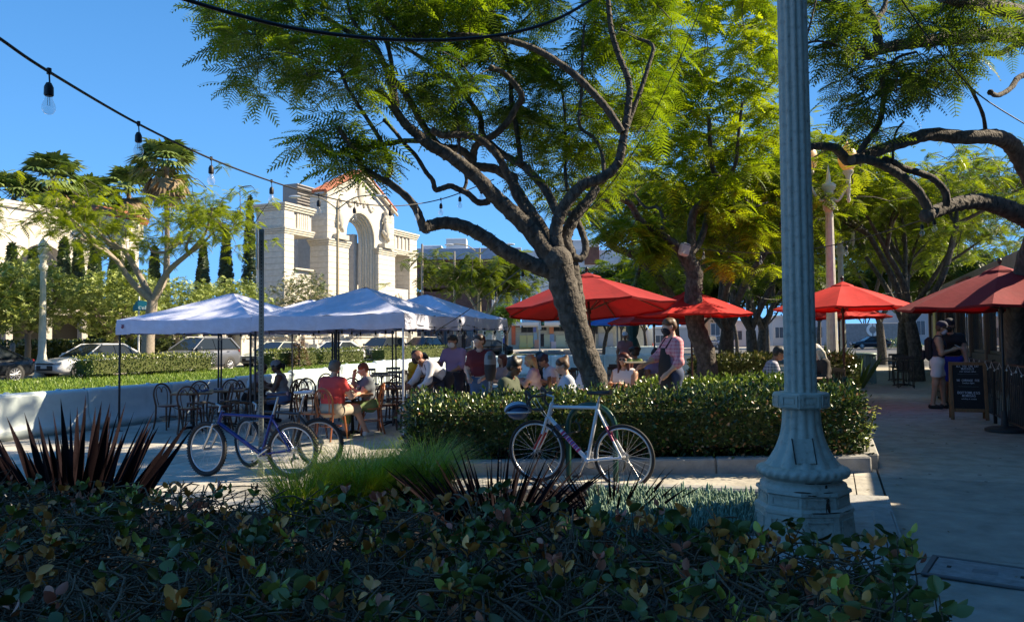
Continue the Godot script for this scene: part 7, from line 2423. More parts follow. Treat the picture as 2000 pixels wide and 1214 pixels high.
func front_hedge():
	rng.seed = 900
	var base := uv(1.8, -2.2)
	var t := thing("foreground_hedge", "dark twiggy hedge with bronze and green leaves filling the shaded foreground", "hedge", base)
	var nz := FastNoiseLite.new(); nz.seed = 5; nz.frequency = .7
	var topy := func(p: Vector3): return .8 + .1 * nz.get_noise_2d(p.x * 1.6, p.z * 1.6)
	var twm := nmat("twig", .05, [[0, .06, .036, .02], [.5, .14, .092, .055], [1, .28, .2, .13]], .3, .9, 4, 141)
	var tw := MB.new()
	for k in 12500:
		var p := uv(rng.randf_range(.5, 3.25), rng.randf_range(-5.6, .22), 0.0)
		var h: float = topy.call(p)
		p.y = g(p.x, p.z) + lerpf(.2, h - .02, sqrt(rng.randf()))
		var d := Vector3(rng.randfn(0, .8), rng.randf_range(-.1, .8), rng.randfn(0, .8)).normalized() * rng.randf_range(.12, .34)
		var q := p + d
		q.y = minf(q.y, g(p.x, p.z) + h + .05)
		if q.dot(V) > .3: continue
		var mid := p.lerp(q, .5) + Vector3(rng.randfn(0, .03), rng.randfn(0, .03), rng.randfn(0, .03))
		var r := rng.randf_range(.0022, .006)
		tw.tube(smooth_path([p - base, mid - base, q - base], 2), [r, r * .9, r * .8, r * .7, r * .5], 5, false)
	var stems := MB.new()
	for k in 160:
		var p := uv(rng.randf_range(.6, 3.1), rng.randf_range(-5.4, .1), .0)
		var q := p + Vector3(rng.randfn(0, .15), rng.randf_range(.3, .55), rng.randfn(0, .15))
		stems.tube(smooth_path([p - base, p.lerp(q, .5) - base + Vector3(rng.randfn(0, .05), 0, rng.randfn(0, .05)), q - base], 2), [.012, .011, .01, .008, .006], 6, false)
	var so := obj("stems", stems, twm, t); so.set_meta("kind", "stuff")
	var kinds := [[[.045, .07, .014], [.13, .165, .03]], [[.4, .13, .02], [.78, .33, .07]], [[.2, .2, .02], [.44, .42, .05]], [[.5, .12, .07], [.7, .27, .16]]]
	var leaves := []      # [transform, colour]
	var put := func(p: Vector3, dir: Vector3, size: float, kind: int):
		var xa := dir.cross(Vector3(rng.randfn(), rng.randfn() * .3, rng.randfn())).normalized()
		leaves.append([Transform3D(Basis(xa, xa.cross(dir) * -1.0, dir).scaled(Vector3.ONE * size), p), leaf_tone(kinds[kind][0], kinds[kind][1], rng.randf(), .15)])
	for k in 1750:      # shoots with a rosette of leaves
		var edge := rng.randf()
		var p := uv(lerpf(.7, 3.3, pow(rng.randf(), .6)), rng.randf_range(-5.6, .26) if edge < .75 else rng.randf_range(-1.6, .3), 0.0)
		var h: float = topy.call(p) + rng.randf_range(-.14, .1)
		p.y = g(p.x, p.z) + h
		if k % 2 == 0: tw.tube([p - base - Vector3(rng.randf_range(-.06, .06), rng.randf_range(.12, .3), rng.randf_range(-.06, .06)), p - base], [.0035, .002], 4, false)
		var kr := rng.randf()
		var kind := 1 if kr < .3 else (2 if kr < .44 else (3 if kr < .53 else 0))
		var n := rng.randi_range(3, 6) if kind else rng.randi_range(3, 7)
		for j in n:
			var a := TAU * j / n + rng.randf() * .8
			var up := rng.randf_range(.5, 1.6) if kind else rng.randf_range(-.1, .9)
			put.call(p - Vector3(0, rng.randf() * .05, 0), Vector3(cos(a), up, sin(a)).normalized(), rng.randf_range(.025, .06) if kind else rng.randf_range(.03, .075), kind)
	for k in 1300:
		var p := uv(rng.randf_range(.5, 3.2), rng.randf_range(-5.4, .2), 0.0)
		p.y = g(p.x, p.z) + rng.randf_range(.2, .75)
		put.call(p, Vector3(rng.randfn(), rng.randfn() * .6 + .2, rng.randfn()).normalized(), rng.randf_range(.04, .08), 0 if rng.randf() < .8 else 1)
	var to := obj("twigs", tw, twm, t); to.set_meta("kind", "stuff")
	var eye := Vector3(0, EYE, 0)
	var inv := cam_basis.inverse()
	for l in leaves:
		var q: Vector3 = inv * (l[0].origin - eye)
		var seen: bool = q.z < -.4 and absf(q.x / q.z) < .68 and absf(q.y / q.z) < .42 and l[0].origin.y > .5
		l.append((q.length() if seen else 99.0))
	leaves.sort_custom(func(a, c): return a[2] < c[2])
	var lm := oval_leaf(.56, 1.0)
	var shades := []
	var gm := leafmat("hedgeleaf", 1, 1, 1, .25, .5)
	var xf := []; var cl := []
	for k in leaves.size():
		var l = leaves[k]
		var tr: Transform3D = l[0]
		tr.origin -= base
		if k < 300:
			var c: Color = l[1]
			var o := obj("leaf", lm, mat(snappedf(c.r, .03) + .008, snappedf(c.g, .03) + .01, snappedf(c.b, .015) + .004, .5, 0, {"backlight_enabled": true, "backlight": Color(.3, .3, .16)}), t)
			o.transform = tr
		else:
			xf.append(tr); cl.append(l[1])
	scatter("leaves", lm, gm, xf, cl, t)
func cars():
	var v := -29.3
	var back := deg_to_rad(247.5)
	var un: float = on_v(112, 712, -28.5).x + 2.3
	car("black saloon car parked ahead of the white saloon by the street lamp", uv(un - 5.45, v), back, mat(.02, .024, .032, .18, .2))
	car("white saloon car with dark lower grille parked behind the clipped hedge", uv(un, v), back, mat(.72, .73, .75, .2))
	var us: float = on_v(336, 700, -28.5).x + 2.3
	car("silver grey estate car with roof rails parked across the lawn", uv(us, v), back, mat(.2, .21, .24, .28, .5), "suv")
	car("pale green-white car half hidden behind the hedge and dead shrub", uv(on_v(508, 690, -28.5).x + 2.3, v), back, mat(.52, .54, .46, .25))
	car("silver coupe with alloy wheels parked below the gate tower", uv(on_v(714, 690, -28.5).x - 2.2, v), back, mat(.66, .68, .7, .22), "coupe")
	car("dark estate car parked between the silver coupe and a black hatchback", uv(on_v(728, 680, -28.5).x + 2.3, v), back, mat(.035, .038, .045, .2, .2), "suv")
	car("dark blue-black estate car behind the purple shirted waiter", uv(on_v(812, 680, -28.5).x + 2.3, v), back, mat(.05, .06, .08, .2, .2), "suv")
	car("black car behind the standing man in the maroon shirt", foot(945, 62), deg_to_rad(200), mat(.02, .02, .022, .2, .2))
	car("black hatchback passing in front of the grey sign wall", foot(1700, 93), PI, mat(.02, .024, .035, .2, .2))
	car("dusty blue pickup shaped car waiting on the far road", foot(1406, 95), -PI / 2 + .15, mat(.12, .16, .26, .3, .2), "suv")
	car("small dark car waiting beside the dusty blue one", foot(1377, 99), -PI / 2 + .1, mat(.05, .055, .07, .3, .2))
func parking_meter(label, p: Vector3, cover: Material, s := 1.0):
	var t := thing("parking_meter", label, "parking meter", p, 0.0)
	rodp("post", Vector3(0, 0, 0), Vector3(0, .95 * s, 0), .03, mat(.3, .3, .3, .5, .6), t)
	var b := MB.new(); b.lathe([[.05, .93], [.08, .98], [.095, 1.1], [.1, 1.22], [.06, 1.24]], Vector3.ZERO, 14)
	obj("housing", b, cover, t)
	var d := MB.new(); d.lathe([[.1, 1.2], [.1, 1.28], [.085, 1.36], [.045, 1.41], [0, 1.42]], Vector3.ZERO, 14)
	obj("dome", d, mat(.2, .21, .22, .5, .5), t)
	boxp("display", Vector3(0, 1.32, .1), Vector3(.08, .06, .02), mat(.1, .12, .12, .1), t, .005)
func street_furniture():
	big_lamp()
	var cream = stain_mat("lampcream", [.7, .67, .57], [.58, .55, .46], [.75, .72, .63], 1.0, .6, 1, 151)
	var gm := mat(.72, .62, .4, .35, 0, {"backlight_enabled": true, "backlight": Color(.9, .75, .45)})
	street_lamp("pale green street lamp with single acorn globe on the far pavement", uv(on_v(81, 720, -30.4).x, -30.4), 5.2, 1, cream, mat(.6, .6, .52, .4))
	street_lamp("cream street lamp with twin amber globes among the jacarandas", foot(1626, 17.8), 5.0, 2, cream, gm, .8)
	street_lamp("second cream street lamp post with twin amber globes farther along", foot(1646, 27.0), 5.0, 2, cream, gm, .8)
	var steel := mat(.34, .3, .26, .5, .3); var grey := mat(.42, .44, .46, .4, .4)
	var lh := mat(.6, .62, .64, .4, .2)
	cobra_lamp("tall tan double-arm road light in front of the gate tower", foot(659, 52), 11.0, 2.6, stain_mat("tanpole", [.4, .32, .2], [.3, .23, .14], [.46, .38, .26], 1, .6, 1, 152), lh)
	cobra_lamp("double-arm road light beside the pale street tree", foot(938, 68), 9.6, 2.4, stain_mat("tanpole", [.4, .32, .2], [.3, .23, .14], [.46, .38, .26], 1, .6, 1, 152), lh)
	plain_pole("utility_pole", "slim grey utility pole at the corner of the gate tower", foot(825, 60), 9.0, .11, steel)
	plain_pole("utility_pole", "slim brown utility pole in front of the street tree crown", foot(888, 60), 8.4, .11, steel)
	# traffic signal with mast arm and street name sign
	var q := foot(964, 82)
	var ts := thing("traffic_signal", "grey traffic signal mast with long arm over the cross street", "traffic signal", q)
	var Y := func(py): return at(964, py, 82).y - q.y
	var s := 82.0 / FPX
	var b := MB.new(); b.lathe([[.22, 0], [.2, .4], [.14, Y.call(530)], [0, Y.call(530)]], Vector3.ZERO, 12)
	obj("mast", b, grey, ts)
	var arm := MB.new(); arm.tube(smooth_path([Vector3(0, Y.call(610), 0), Vector3(30 * s, Y.call(588), 0), Vector3(75 * s, Y.call(566), 0), Vector3(170 * s, Y.call(546), 0)], 4), [.13, .13, .125, .12, .12, .115, .11, .1, .1, .09, .09, .085, .08], 8)
	obj("arm", arm, grey, ts)
	var hang := func(px, py):
		var hd := MB.new(); hd.rbox(Vector3((px - 964) * s, Y.call(py), .1), Vector3(.4, 1.1, .3), .04)
		var o := obj("signal_head", hd, mat(.05, .07, .06, .5), ts)
		for k in 3:
			var ln := MB.new(); ln.ball(Vector3((px - 964) * s, Y.call(py) + (1 - k) * .33, .26), Vector3(.13, .13, .03), 10)
			obj("lens", ln, [mat(.12, .02, .02, .2), mat(.14, .09, .02, .2), mat(.02, .14, .1, .2)][k], o)
	hang.call(1021, 571); hang.call(1024, 581); hang.call(1060, 627)
	hang.call(960, 574)
	var sp := thing("signal_post", "slim signal post with small white plate before the painted shop", "post", foot(1054, 84))
	rodp("post", Vector3(0, 0, 0), Vector3(0, at(1054, 550, 84).y, 0), .08, grey, sp)
	boxp("plate", Vector3(0, at(1054, 641, 84).y, .12), Vector3(.4, .5, .03), mat(.75, .75, .73, .5), sp, .01)
	var sn := thing("street_name_sign", "green street name sign reading Duquesne hung from the signal arm", "street sign", at(1031, 577, 81.6))
	boxp("panel", Vector3(0, 0, 0), Vector3(31 * s, 7.4 * s, .06), mat(.0, .17, .11, .5), sn, .015)
	obj("lettering", text_mesh("Duquesne", .34, .02, "Droid Sans", 600), mat(.75, .78, .76, .5), sn, Vector3(.2, 0, .045))
	var em := MB.new(); em.lathe([[0, -.01], [.11, -.01], [.11, .01], [0, .01]], Vector3(-.66, 0, .045), 14, Basis(Vector3.RIGHT, PI / 2))
	obj("emblem", em, mat(.7, .74, .72, .5), sn)
	for k in 2: rodp("hanger", Vector3(-.3 + k * .6, .18, 0), Vector3(-.3 + k * .6, .5, 0), .02, grey, sn, 5)
	# street name fins near the lawn tree
	var bs := thing("street_name_sign", "teal street name blade reading Culver on a white post beyond the tents", "street sign", foot(270, 34, .1))
	rodp("post", Vector3(0, 0, 0), Vector3(0, at(270, 583, 34).y - g(-16, -34), 0), .045, mat(.66, .66, .64, .5), bs)
	var fy: float = at(270, 601, 34).y - .12
	for k in 2:
		var P := PackedVector2Array([Vector2(-.02, -.22), Vector2(.62, -.22), Vector2(.62, -.02), Vector2(.3, .2), Vector2(-.02, .24)])
		var mb := MB.new(); mb.prism(P, .03, Transform3D(Basis(Vector3.UP, .35 if k == 0 else PI - .7), Vector3(0, fy, .05 if k == 0 else -.05)))
		obj("blade", mb, mat(.01, .2, .32, .5), bs)
	var cl := obj("lettering", text_mesh("Culver", .2, .01, "Droid Serif", 600), mat(.7, .8, .85, .5), bs, Vector3(.33, fy - .1, -.03))
	cl.rotation.y = .35
	# perforated sign post by the bicycles
	var p := on_ground(509, 931)
	var pt := thing("sign_post", "perforated galvanised steel sign post the blue bicycles lean on", "post", p, .25)
	var yT := at(506, 447, -p.z).y - p.y
	var gal = stain_mat("galv", [.2, .22, .2], [.12, .14, .12], [.28, .3, .28], .5, .5, 1, 153)
	boxp("post", Vector3(0, yT / 2, 0), Vector3(.06, yT, .05), gal, pt, .006)
	for k in 64: boxp("hole", Vector3(0, .12 + k * .045, .0255), Vector3(.013, .013, .003), mat(.01, .01, .01, .9), pt)
	boxp("sign_plate", Vector3(-.05, yT - .26, .0), Vector3(.012, .5, .34), mat(.55, .57, .57, .35, .6), pt, .004)
	boxp("base_sleeve", Vector3(0, .06, 0), Vector3(.085, .12, .075), gal, pt, .01)
	# parking meters
	parking_meter("parking meter with silver dome and dark cover among the diners", foot(957, 12.6), mat(.02, .02, .024, .7))
	parking_meter("parking meter with silver dome beside the dark estate car", foot(923, 44), mat(.2, .2, .2, .5))
	parking_meter("parking meter with silver dome beside the black saloon car", foot(24, 32, .12), mat(.2, .2, .2, .5))
	var ns := thing("parking_sign", "tall white parking sign plate on a thin post at the far kerb", "sign", foot(981, 60))
	rodp("post", Vector3.ZERO, Vector3(0, 2.2, 0), .03, grey, ns)
	boxp("plate", Vector3(0, 1.95, .04), Vector3(.24, .75, .02), mat(.75, .75, .74, .5), ns, .01)
	for k in 3: boxp("printed_bar", Vector3(0, 2.15 - k * .2, .0525), Vector3(.15, .06, .002), mat(.1, .25, .15, .6) if k < 2 else mat(.4, .08, .06, .6), ns)
	var bx := thing("newspaper_box", "cream newspaper box on the far pavement beside the pale car", "box", foot(612, 52, .12))
	boxp("cabinet", Vector3(0, .8, 0), Vector3(.55, .7, .45), mat(.6, .55, .42, .6), bx, .03)
	for k in 2: rodp("leg", Vector3(-.2 + k * .4, 0, 0), Vector3(-.2 + k * .4, .46, 0), .03, grey, bx)
	# green hoop rack
	var hr := thing("bike_rack", "dark green painted steel hoop rack holding the white bicycle", "bike rack", foot(1152, 8.25))
	var P := []
	var x0: float = foot(1108, 8.35).x - hr.position.x; var x1: float = foot(1199, 8.1).x - hr.position.x
	for k in 15:
		var a := PI * k / 14.0
		P.append(Vector3(lerpf(x0, x1, .5 - .5 * cos(a)), .63 + sin(a) * .24, lerpf(-.12, .16, .5 - .5 * cos(a))))
	P.push_front(Vector3(x0, 0, -.12)); P.append(Vector3(x1, 0, .16))
	var hb := MB.new(); hb.tube(P, .03, 12)
	obj("hoop", hb, mat(.012, .06, .045, .3), hr)
	for e in [P[0], P[-1]]: 
		var fl := MB.new(); fl.lathe([[.07, 0], [.07, .012], [.035, .016]], e, 16); obj("flange", fl, mat(.012, .06, .045, .4), hr)
	chalkboard()
	patio()
	var bin := thing("litter_bin", "green-grey slatted litter bin at the end of the planter row", "bin", foot(1690, 23.5))
	for k in 18:
		var a := TAU * k / 18.0
		boxp("slat", Vector3(cos(a) * .28, .45, sin(a) * .28), Vector3(.05, .85, .02), mat(.2, .3, .28, .5), bin, .005, Basis(Vector3.UP, PI / 2 - a))
	var rim := MB.new(); rim.lathe([[.26, .86], [.32, .88], [.32, .93], [.24, .95]], Vector3.ZERO, 20)
	obj("rim", rim, mat(.2, .3, .28, .5), bin)
	for k in 2:
		var c := thing("traffic_cone", "orange traffic cone by the far grey wall", "cone", foot(1262 + k * 13, 92), 0.0, "far orange cones")
		var cm := MB.new(); cm.lathe([[.16, .03], [.03, .9], [0, .9]], Vector3.ZERO, 12)
		obj("cone", cm, mat(.6, .08, .02, .5), c)
		boxp("foot", Vector3(0, .015, 0), Vector3(.45, .03, .45), mat(.6, .08, .02, .5), c)
func chalkboard():
	var p := on_ground(1893, 818)
	var t := thing("chalkboard_sign", "wooden A-frame chalkboard with handwritten offers on the sidewalk", "chalkboard", p, -.42)
	var wood = nmat("signwood", .03, [[0, .09, .04, .014], [.5, .22, .1, .035], [1, .34, .17, .065]], .5, .6, 2, 161, 5, Vector3(1, .15, 1))
	var tilt := Basis(Vector3.RIGHT, -.17)
	var W := .56; var H := .98
	var O := Vector3(0, 0, .17)
	for s in [-1, 1]: boxp("stile", O + tilt * Vector3(s * (W / 2 - .028), H / 2, 0), Vector3(.056, H, .028), wood, t, .005, tilt)
	boxp("rail", O + tilt * Vector3(0, H - .03, 0), Vector3(W - .114, .056, .026), wood, t, .005, tilt)
	boxp("rail", O + tilt * Vector3(0, .16, 0), Vector3(W - .114, .056, .026), wood, t, .005, tilt)
	var bd = boxp("slate", O + tilt * Vector3(0, .56, -.004), Vector3(W - .1, .78, .012), nmat("slate", .02, [[0, .006, .006, .007], [.7, .012, .012, .014], [1, .035, .035, .036]], .6, .8, 0, 162), t, 0.0, tilt)
	var bt := Basis(Vector3.RIGHT, .17)
	for s in [-1, 1]: boxp("back_leg", Vector3(0, 0, -.17) + bt * Vector3(s * (W / 2 - .03), H / 2 - .01, 0), Vector3(.05, H - .02, .026), wood, t, .005, bt)
	boxp("back_rail", Vector3(0, 0, -.17) + bt * Vector3(0, .3, 0), Vector3(W - .12, .05, .022), wood, t, .005, bt)
	var chalk := mat(.62, .68, .78, .9)
	for l in [["ALL YOU CAN EAT", .905, .046], ["MUSSELS", .862, .046], ["white  marinara  saffron", .815, .026], ["NO CORKAGE FEE", .665, .05], ["Tuesdays  Nights", .62, .028], ["BOTTOMLESS", .455, .056], ["MIMOSAS", .405, .048], ["saturdays  &  sundays", .352, .027]]:
		var tm := obj("chalk_lettering", text_mesh(l[0], l[2], .002, "Droid Sans Mono" if l[2] > .03 else "Droid Serif"), chalk, t)
		tm.transform = Transform3D(tilt, O + tilt * Vector3(0, l[1], .0045))
		if l[0].length() > 13: tm.scale = Vector3(.8, 1, 1)
	for y in [.77, .56]: boxp("chalk_rule", O + tilt * Vector3(0, y, .0035), Vector3(.3, .003, .002), mat(.2, .22, .26, .9), t, 0.0, tilt)
func patio():
	var iron := mat(.02, .02, .022, .45, .3)
	var k := 0
	for seg in [[9.4, 11.9], [11.9, 14.4], [14.4, 16.6]]:
		var t := thing("patio_railing", "%s iron railing panel with string lights, counting from the maroon umbrella" % ORD[k], "railing", Vector3.ZERO, 0.0, "patio railing panels")
		var a := uv(seg[0], 2.42); var b := uv(seg[1], 2.42)
		for e in [a, b]: rodp("post", e, e + Vector3(0, 1.02, 0), .028, iron, t)
		rodp("top_rail", a + Vector3(0, .98, 0), b + Vector3(0, .98, 0), .02, iron, t)
		rodp("bottom_rail", a + Vector3(0, .14, 0), b + Vector3(0, .14, 0), .016, iron, t)
		for j in 19:
			var p := a.lerp(b, (j + 1) / 20.0)
			rodp("bar", p + Vector3(0, .14, 0), p + Vector3(0, .98, 0), .008, iron, t, 5)
		for j in 5:
			var p := a.lerp(b, (j + .5) / 5.0)
			var sc := MB.new(); var R := []
			for m in 17: R.append(p + Vector3(0, .55, 0) + U * cos(TAU * m / 16.0) * .16 + Vector3(0, sin(TAU * m / 16.0) * .16, 0))
			sc.tube(R, .007, 5, false); obj("scroll", sc, iron, t)
		var cb := MB.new(); var pth := []
		for j in 25: pth.append(a.lerp(b, j / 24.0) + Vector3(0, .99 - .12 * absf(sin(j * PI / 6.0)), 0) - V * .03)
		cb.tube(pth, .004, 4, false); obj("light_cord", cb, mat(.5, .5, .48, .5), t)
		for j in 8:
			var m := MB.new(); m.ball(pth[j * 3 + 1] - Vector3(0, .03, 0), Vector3(.012, .018, .012), 8); obj("mini_bulb", m, glass(.9, .9, .85, .5), t)
		k += 1
	for q in [[17.4, "dark slatted planter box by the restaurant door"], [19.3, "dark slatted planter box next to the sidewalk tables"]]:
		var t := thing("planter_box", q[1], "planter", uv(q[0], 2.4), deg_to_rad(67.5))
		for y in 6: 
			for s in [-1, 1]: boxp("slat", Vector3(0, .12 + y * .13, s * .2), Vector3(1.3, .11, .025), mat(.025, .03, .028, .6), t, .004)
			for s in [-1, 1]: boxp("slat", Vector3(s * .64, .12 + y * .13, 0), Vector3(.025, .11, .38), mat(.025, .03, .028, .6), t, .004)
		boxp("soil", Vector3(0, .76, 0), Vector3(1.2, .04, .36), mat(.03, .02, .015, .9), t)
		for s in [-1, 1]: boxp("foot", Vector3(s * .55, .03, 0), Vector3(.08, .06, .36), iron, t)
	var dk := mat(.025, .022, .02, .5)
	for q in [[24.5, 1.9, "black sidewalk table in front of the restaurant"], [28.0, 2.0, "black sidewalk table nearest the far kerb"]]:
		cafe_table(q[2], uv(q[0], q[1]), 0, .7, dk, dk)
		for s in [-1, 1]: slat_chair(("black slat chair beyond the " if s > 0 else "black slat chair before the ") + q[2], uv(q[0] + s * .65, q[1]), 67.5 + 180 + (90 if s > 0 else -90), dk, "black sidewalk chairs")
func tablespot(px, d, label, yaw, w := .75, round_top := false, top: Material = null):
	if top == null: top = nmat("tablewood", .03, [[0, .1, .05, .025], [.5, .22, .115, .055], [1, .34, .19, .1]], .6, .4, 1, 171, 5, Vector3(1, 1, .2))
	return cafe_table(label, foot(px, d), yaw, w, top, mat(.015, .015, .016, .5, .3), round_top)
func fabric_mat(key: String, c: Array, back: Color, f := .16) -> Material:
	var m: StandardMaterial3D = stain_mat(key, c, [c[0] * (1 - f), c[1] * (1 - f), c[2] * (1 - f)], [c[0] * (1 + f * .7), c[1] * (1 + f), c[2] * (1 + f)], 1.3, .85, 1.0, 180)
	m.backlight_enabled = true
	m.backlight = back
	return m
func seating():
	# tents
	var fabric := fabric_mat("tentcloth", [.66, .69, .86], Color(.3, .33, .45), .07)
	var al := mat(.5, .5, .52, .35, .6); var dk := mat(.03, .03, .035, .4, .4)
	var ph := deg_to_rad(16.5)
	var a := Vector3(sin(ph), 0, -cos(ph)) * 3.06; var l := Vector3(-cos(ph), 0, -sin(ph)) * 3.06
	var c0 := on_ground(791, 853); c0.y = 0
	var names := ["pop-up tent with white-blue roof over the couple in red and grey", "pop-up tent with white-blue roof nearest the barriers", "pop-up tent with white-blue roof over the waiters", "pop-up tent at the back behind the two front tents"]
	var k := 0
	for q in [[0, 0], [0, 1], [1, 0], [1, 1]]:
		var ce: Vector3 = c0 + a * (q[0] + .5) + l * (q[1] + .5)
		ce.y = g(ce.x, ce.z)
		tent(names[k], ce, -ph, fabric, [dk, dk, dk, al if k == 0 else dk], k == 1)
		k += 1
	# umbrellas
	var red := fabric_mat("redcloth", [.33, .007, .011], Color(.5, .2, .2))
	var red2 := fabric_mat("scarletcloth", [.6, .014, .011], Color(.6, .2, .2))
	var maroon := fabric_mat("marooncloth", [.24, .008, .016], Color(.5, .25, .25))
	var post := mat(.05, .018, .012, .5)
	umbrella("patio_umbrella", "large dark red patio umbrella beside the leaning jacaranda", foot(1160, 13.6), red, [], 1.6, 2.1, 2.72, 8, .35, post).rotation.x = -.09
	umbrella("patio_umbrella", "bright red patio umbrella over the waiter in pink plaid", foot(1351, 16.6), red2, [], 1.34, 1.98, 2.5, 8, .2, post)
	umbrella("patio_umbrella", "red patio umbrella half hidden behind the waiter in pink plaid", foot(1278, 21.0), red2, [], 1.3, 1.9, 2.35, 8, .1, post)
	umbrella("patio_umbrella", "bright scarlet patio umbrella over the grey haired woman", foot(1648, 15.6), red2, [], 1.36, 2.0, 2.5, 8, .3, post)
	umbrella("patio_umbrella", "red patio umbrella behind the scarlet one at the sidewalk", foot(1640, 21.5), red2, [], 1.4, 1.98, 2.38, 8, .55, post)
	umbrella("patio_umbrella", "maroon patio umbrella inside the railing by the restaurant", foot(1958, 11.4), maroon, [], 1.42, 1.84, 2.42, 8, .15, mat(.02, .02, .02, .4))
	umbrella("patio_umbrella", "square-looking blue cafe umbrella on the far side of the diners", foot(1206, 25.0), mat(.02, .16, .62, .7, 0, {"backlight_enabled": true, "backlight": Color(.4, .6, .9)}), [], 1.15, 1.95, 2.35, 4, .5, mat(.3, .32, .3, .5), false)
	umbrella("patio_umbrella", "dark green cafe umbrella just behind the blue one", foot(1150, 30), mat(.01, .12, .08, .7), [], 1.2, 2.0, 2.5, 8, .2, post)
	var cu := thing("closed_umbrella", "closed dark green umbrella tied round its pole", "umbrella", foot(1237, 27.0))
	var cm := MB.new(); cm.lathe([[.05, .95], [.2, 1.0], [.24, 1.1], [.13, 1.45], [.1, 1.5], [.16, 1.65], [.2, 1.95], [.15, 2.3], [.05, 2.6], [0, 2.7]], Vector3.ZERO, 24, Basis.IDENTITY, func(r, y, an): return r * (1.0 + .14 * sin(an * 8.0)))
	obj("folded_canopy", cm, mat(.008, .04, .035, .8), cu)
	rodp("pole", Vector3(0, .02, 0), Vector3(0, 2.74, 0), .025, mat(.3, .3, .28, .5), cu)
	var bsm := MB.new(); bsm.lathe([[.25, 0], [.25, .05], [.05, .1], [.03, .3], [0, .3]], Vector3.ZERO, 16); obj("base", bsm, dk, cu)
	# tables
	tablespot(378, 15.0, "square cafe table with rolled napkins beside the barriers", 16)
	tablespot(440, 15.6, "square cafe table pushed against the napkin table", 16)
	tablespot(516, 16.4, "cafe table between the two women in cap and white shirt", 10)
	tablespot(688, 13.75, "sunlit wooden cafe table between the red shirted man and the woman", 12, .72)
	tablespot(768, 15.2, "cafe table with napkins beside the silver tent leg", 14, .75)
	tablespot(745, 20.5, "long pale cafe table in the row along the barriers", 14, .8)
	tablespot(822, 20.6, "cafe table of the man in yellow", 14, .8)
	tablespot(925, 17.2, "cafe table of the woman in the black top", 14, .8)
	tablespot(1018, 11.4, "cafe table between the curly haired man and the boy with the bun", 8, .8)
	tablespot(1015, 15.0, "cafe table of the blond woman", 14, .8)
	tablespot(1190, 12.4, "cafe table of the woman with long red-brown hair", 14, .7)
	tablespot(1552, 13.5, "cafe table of the plaid shirted man and grey haired woman", 20, .75)
	tablespot(1075, 16.8, "cafe table behind the blond woman", 14, .8)
	tablespot(1290, 17.5, "cafe table beside the two dark haired diners", 14, .8)
	# chairs
	var dw := mat(.085, .034, .018, .35); var ds := mat(.17, .05, .028, .35)
	var lit_wood := mat(.3, .1, .035, .35); var lit_seat := mat(.42, .15, .06, .4)  # the bentwood again, with sunlight put into its colour
	var e := ["bentwood chair at the napkin table closest to the barriers", "bentwood chair with its back to the blue bicycle", "bentwood chair between the napkin table and the barriers", "bentwood chair between the two napkin tables", "bentwood chair next to the woman in the white tee", "bentwood chair behind the second napkin table"]
	var nc := 0
	var ge := "empty chairs at the napkin tables"
	for q in [[330, 15.3, 60], [372, 14.6, 190], [385, 16.0, 10], [428, 15.0, 300], [465, 15.9, 290], [448, 16.6, 10]]: 
		bent_chair(e[nc], foot(q[0], q[1]), q[2], dw, ds, ge); nc += 1
	bent_chair("dark bentwood chair under the woman in the white shirt", foot(488, 16.3), 80, dw, ds)
	bent_chair("dark bentwood chair under the woman in the grey cap", foot(556, 16.2), -85, dw, ds)
	bent_chair("sun-brightened brown bentwood chair under the man in the red polo shirt", foot(648, 13.15), 152, lit_wood, lit_seat)
	bent_chair("empty brown bentwood chair next to the man in the red polo shirt", foot(610, 13.3), 165, mat(.14, .05, .02, .35), lit_seat)
	bent_chair("sun-brightened brown bentwood chair under the woman in the grey tee", foot(722, 13.85), -70, lit_wood, lit_seat)
	nc = 0
	var g2 := "empty chairs in the back rows under the tents"
	for q in [[583, 17.0, 200], [604, 17.3, 180], [632, 19.0, 0], [682, 16.5, 0], [756, 14.5, 190], [772, 16.2, 0], [788, 15.2, 270], [800, 14.8, 280], [858, 14.0, 180]]: 
		bent_chair("%s empty bentwood chair of the back rows, counting from the woman in the cap" % ORD[nc], foot(q[0], q[1]), q[2], dw, ds, g2); nc += 1
	bent_chair("pale wicker-backed bentwood chair by the hedge near the boy with the bun", foot(1072, 11.0), 190, mat(.34, .2, .1, .5), mat(.3, .18, .1, .6))
	var gr := mat(.2, .19, .16, .6)
	nc = 0
	for q in [[722, 21.2, 20], [742, 19.7, 190], [768, 21.4, 10], [775, 20.0, 180]]:
		nc += 1
		slat_chair("%s greyish slat-backed chair by the barriers, counting towards the man in yellow" % ORD[nc - 1], foot(q[0], q[1]), q[2], gr, "empty slat-backed chairs by the barriers")
	slat_chair("brown slat-backed chair under the man in yellow", foot(806, 20.2), 120, mat(.28, .13, .05, .5))
	slat_chair("grey slat-backed chair before the woman in the black top", foot(905, 16.4), 175, gr)
	slat_chair("dark slat-backed chair under the blond woman", foot(1048, 14.6), -100, mat(.09, .045, .025, .5))
	for q in [[1080, 14.9, -80, "beside the blond woman"], [1100, 17.6, 200, "behind the diner with purple hair"], [1132, 18.2, 170, "hidden by the jacaranda trunk"], [1196, 18.0, 190, "under the large dark red umbrella"], [1205, 19.4, 170, "in front of the blue umbrella"]]: slat_chair("dark slat-backed chair " + q[3], foot(q[0], q[1]), q[2], mat(.035, .03, .028, .5), "dark slat chairs behind the jacaranda")
	slat_chair("dark chair under the woman with long red-brown hair", foot(1222, 12.7), -60, mat(.05, .03, .02, .5))
	slat_chair("dark chair under the plaid shirted man", foot(1492, 13.6), 85, mat(.05, .03, .02, .5))
	slat_chair("dark chair under the grey haired woman", foot(1612, 13.6), -85, mat(.03, .025, .02, .5))
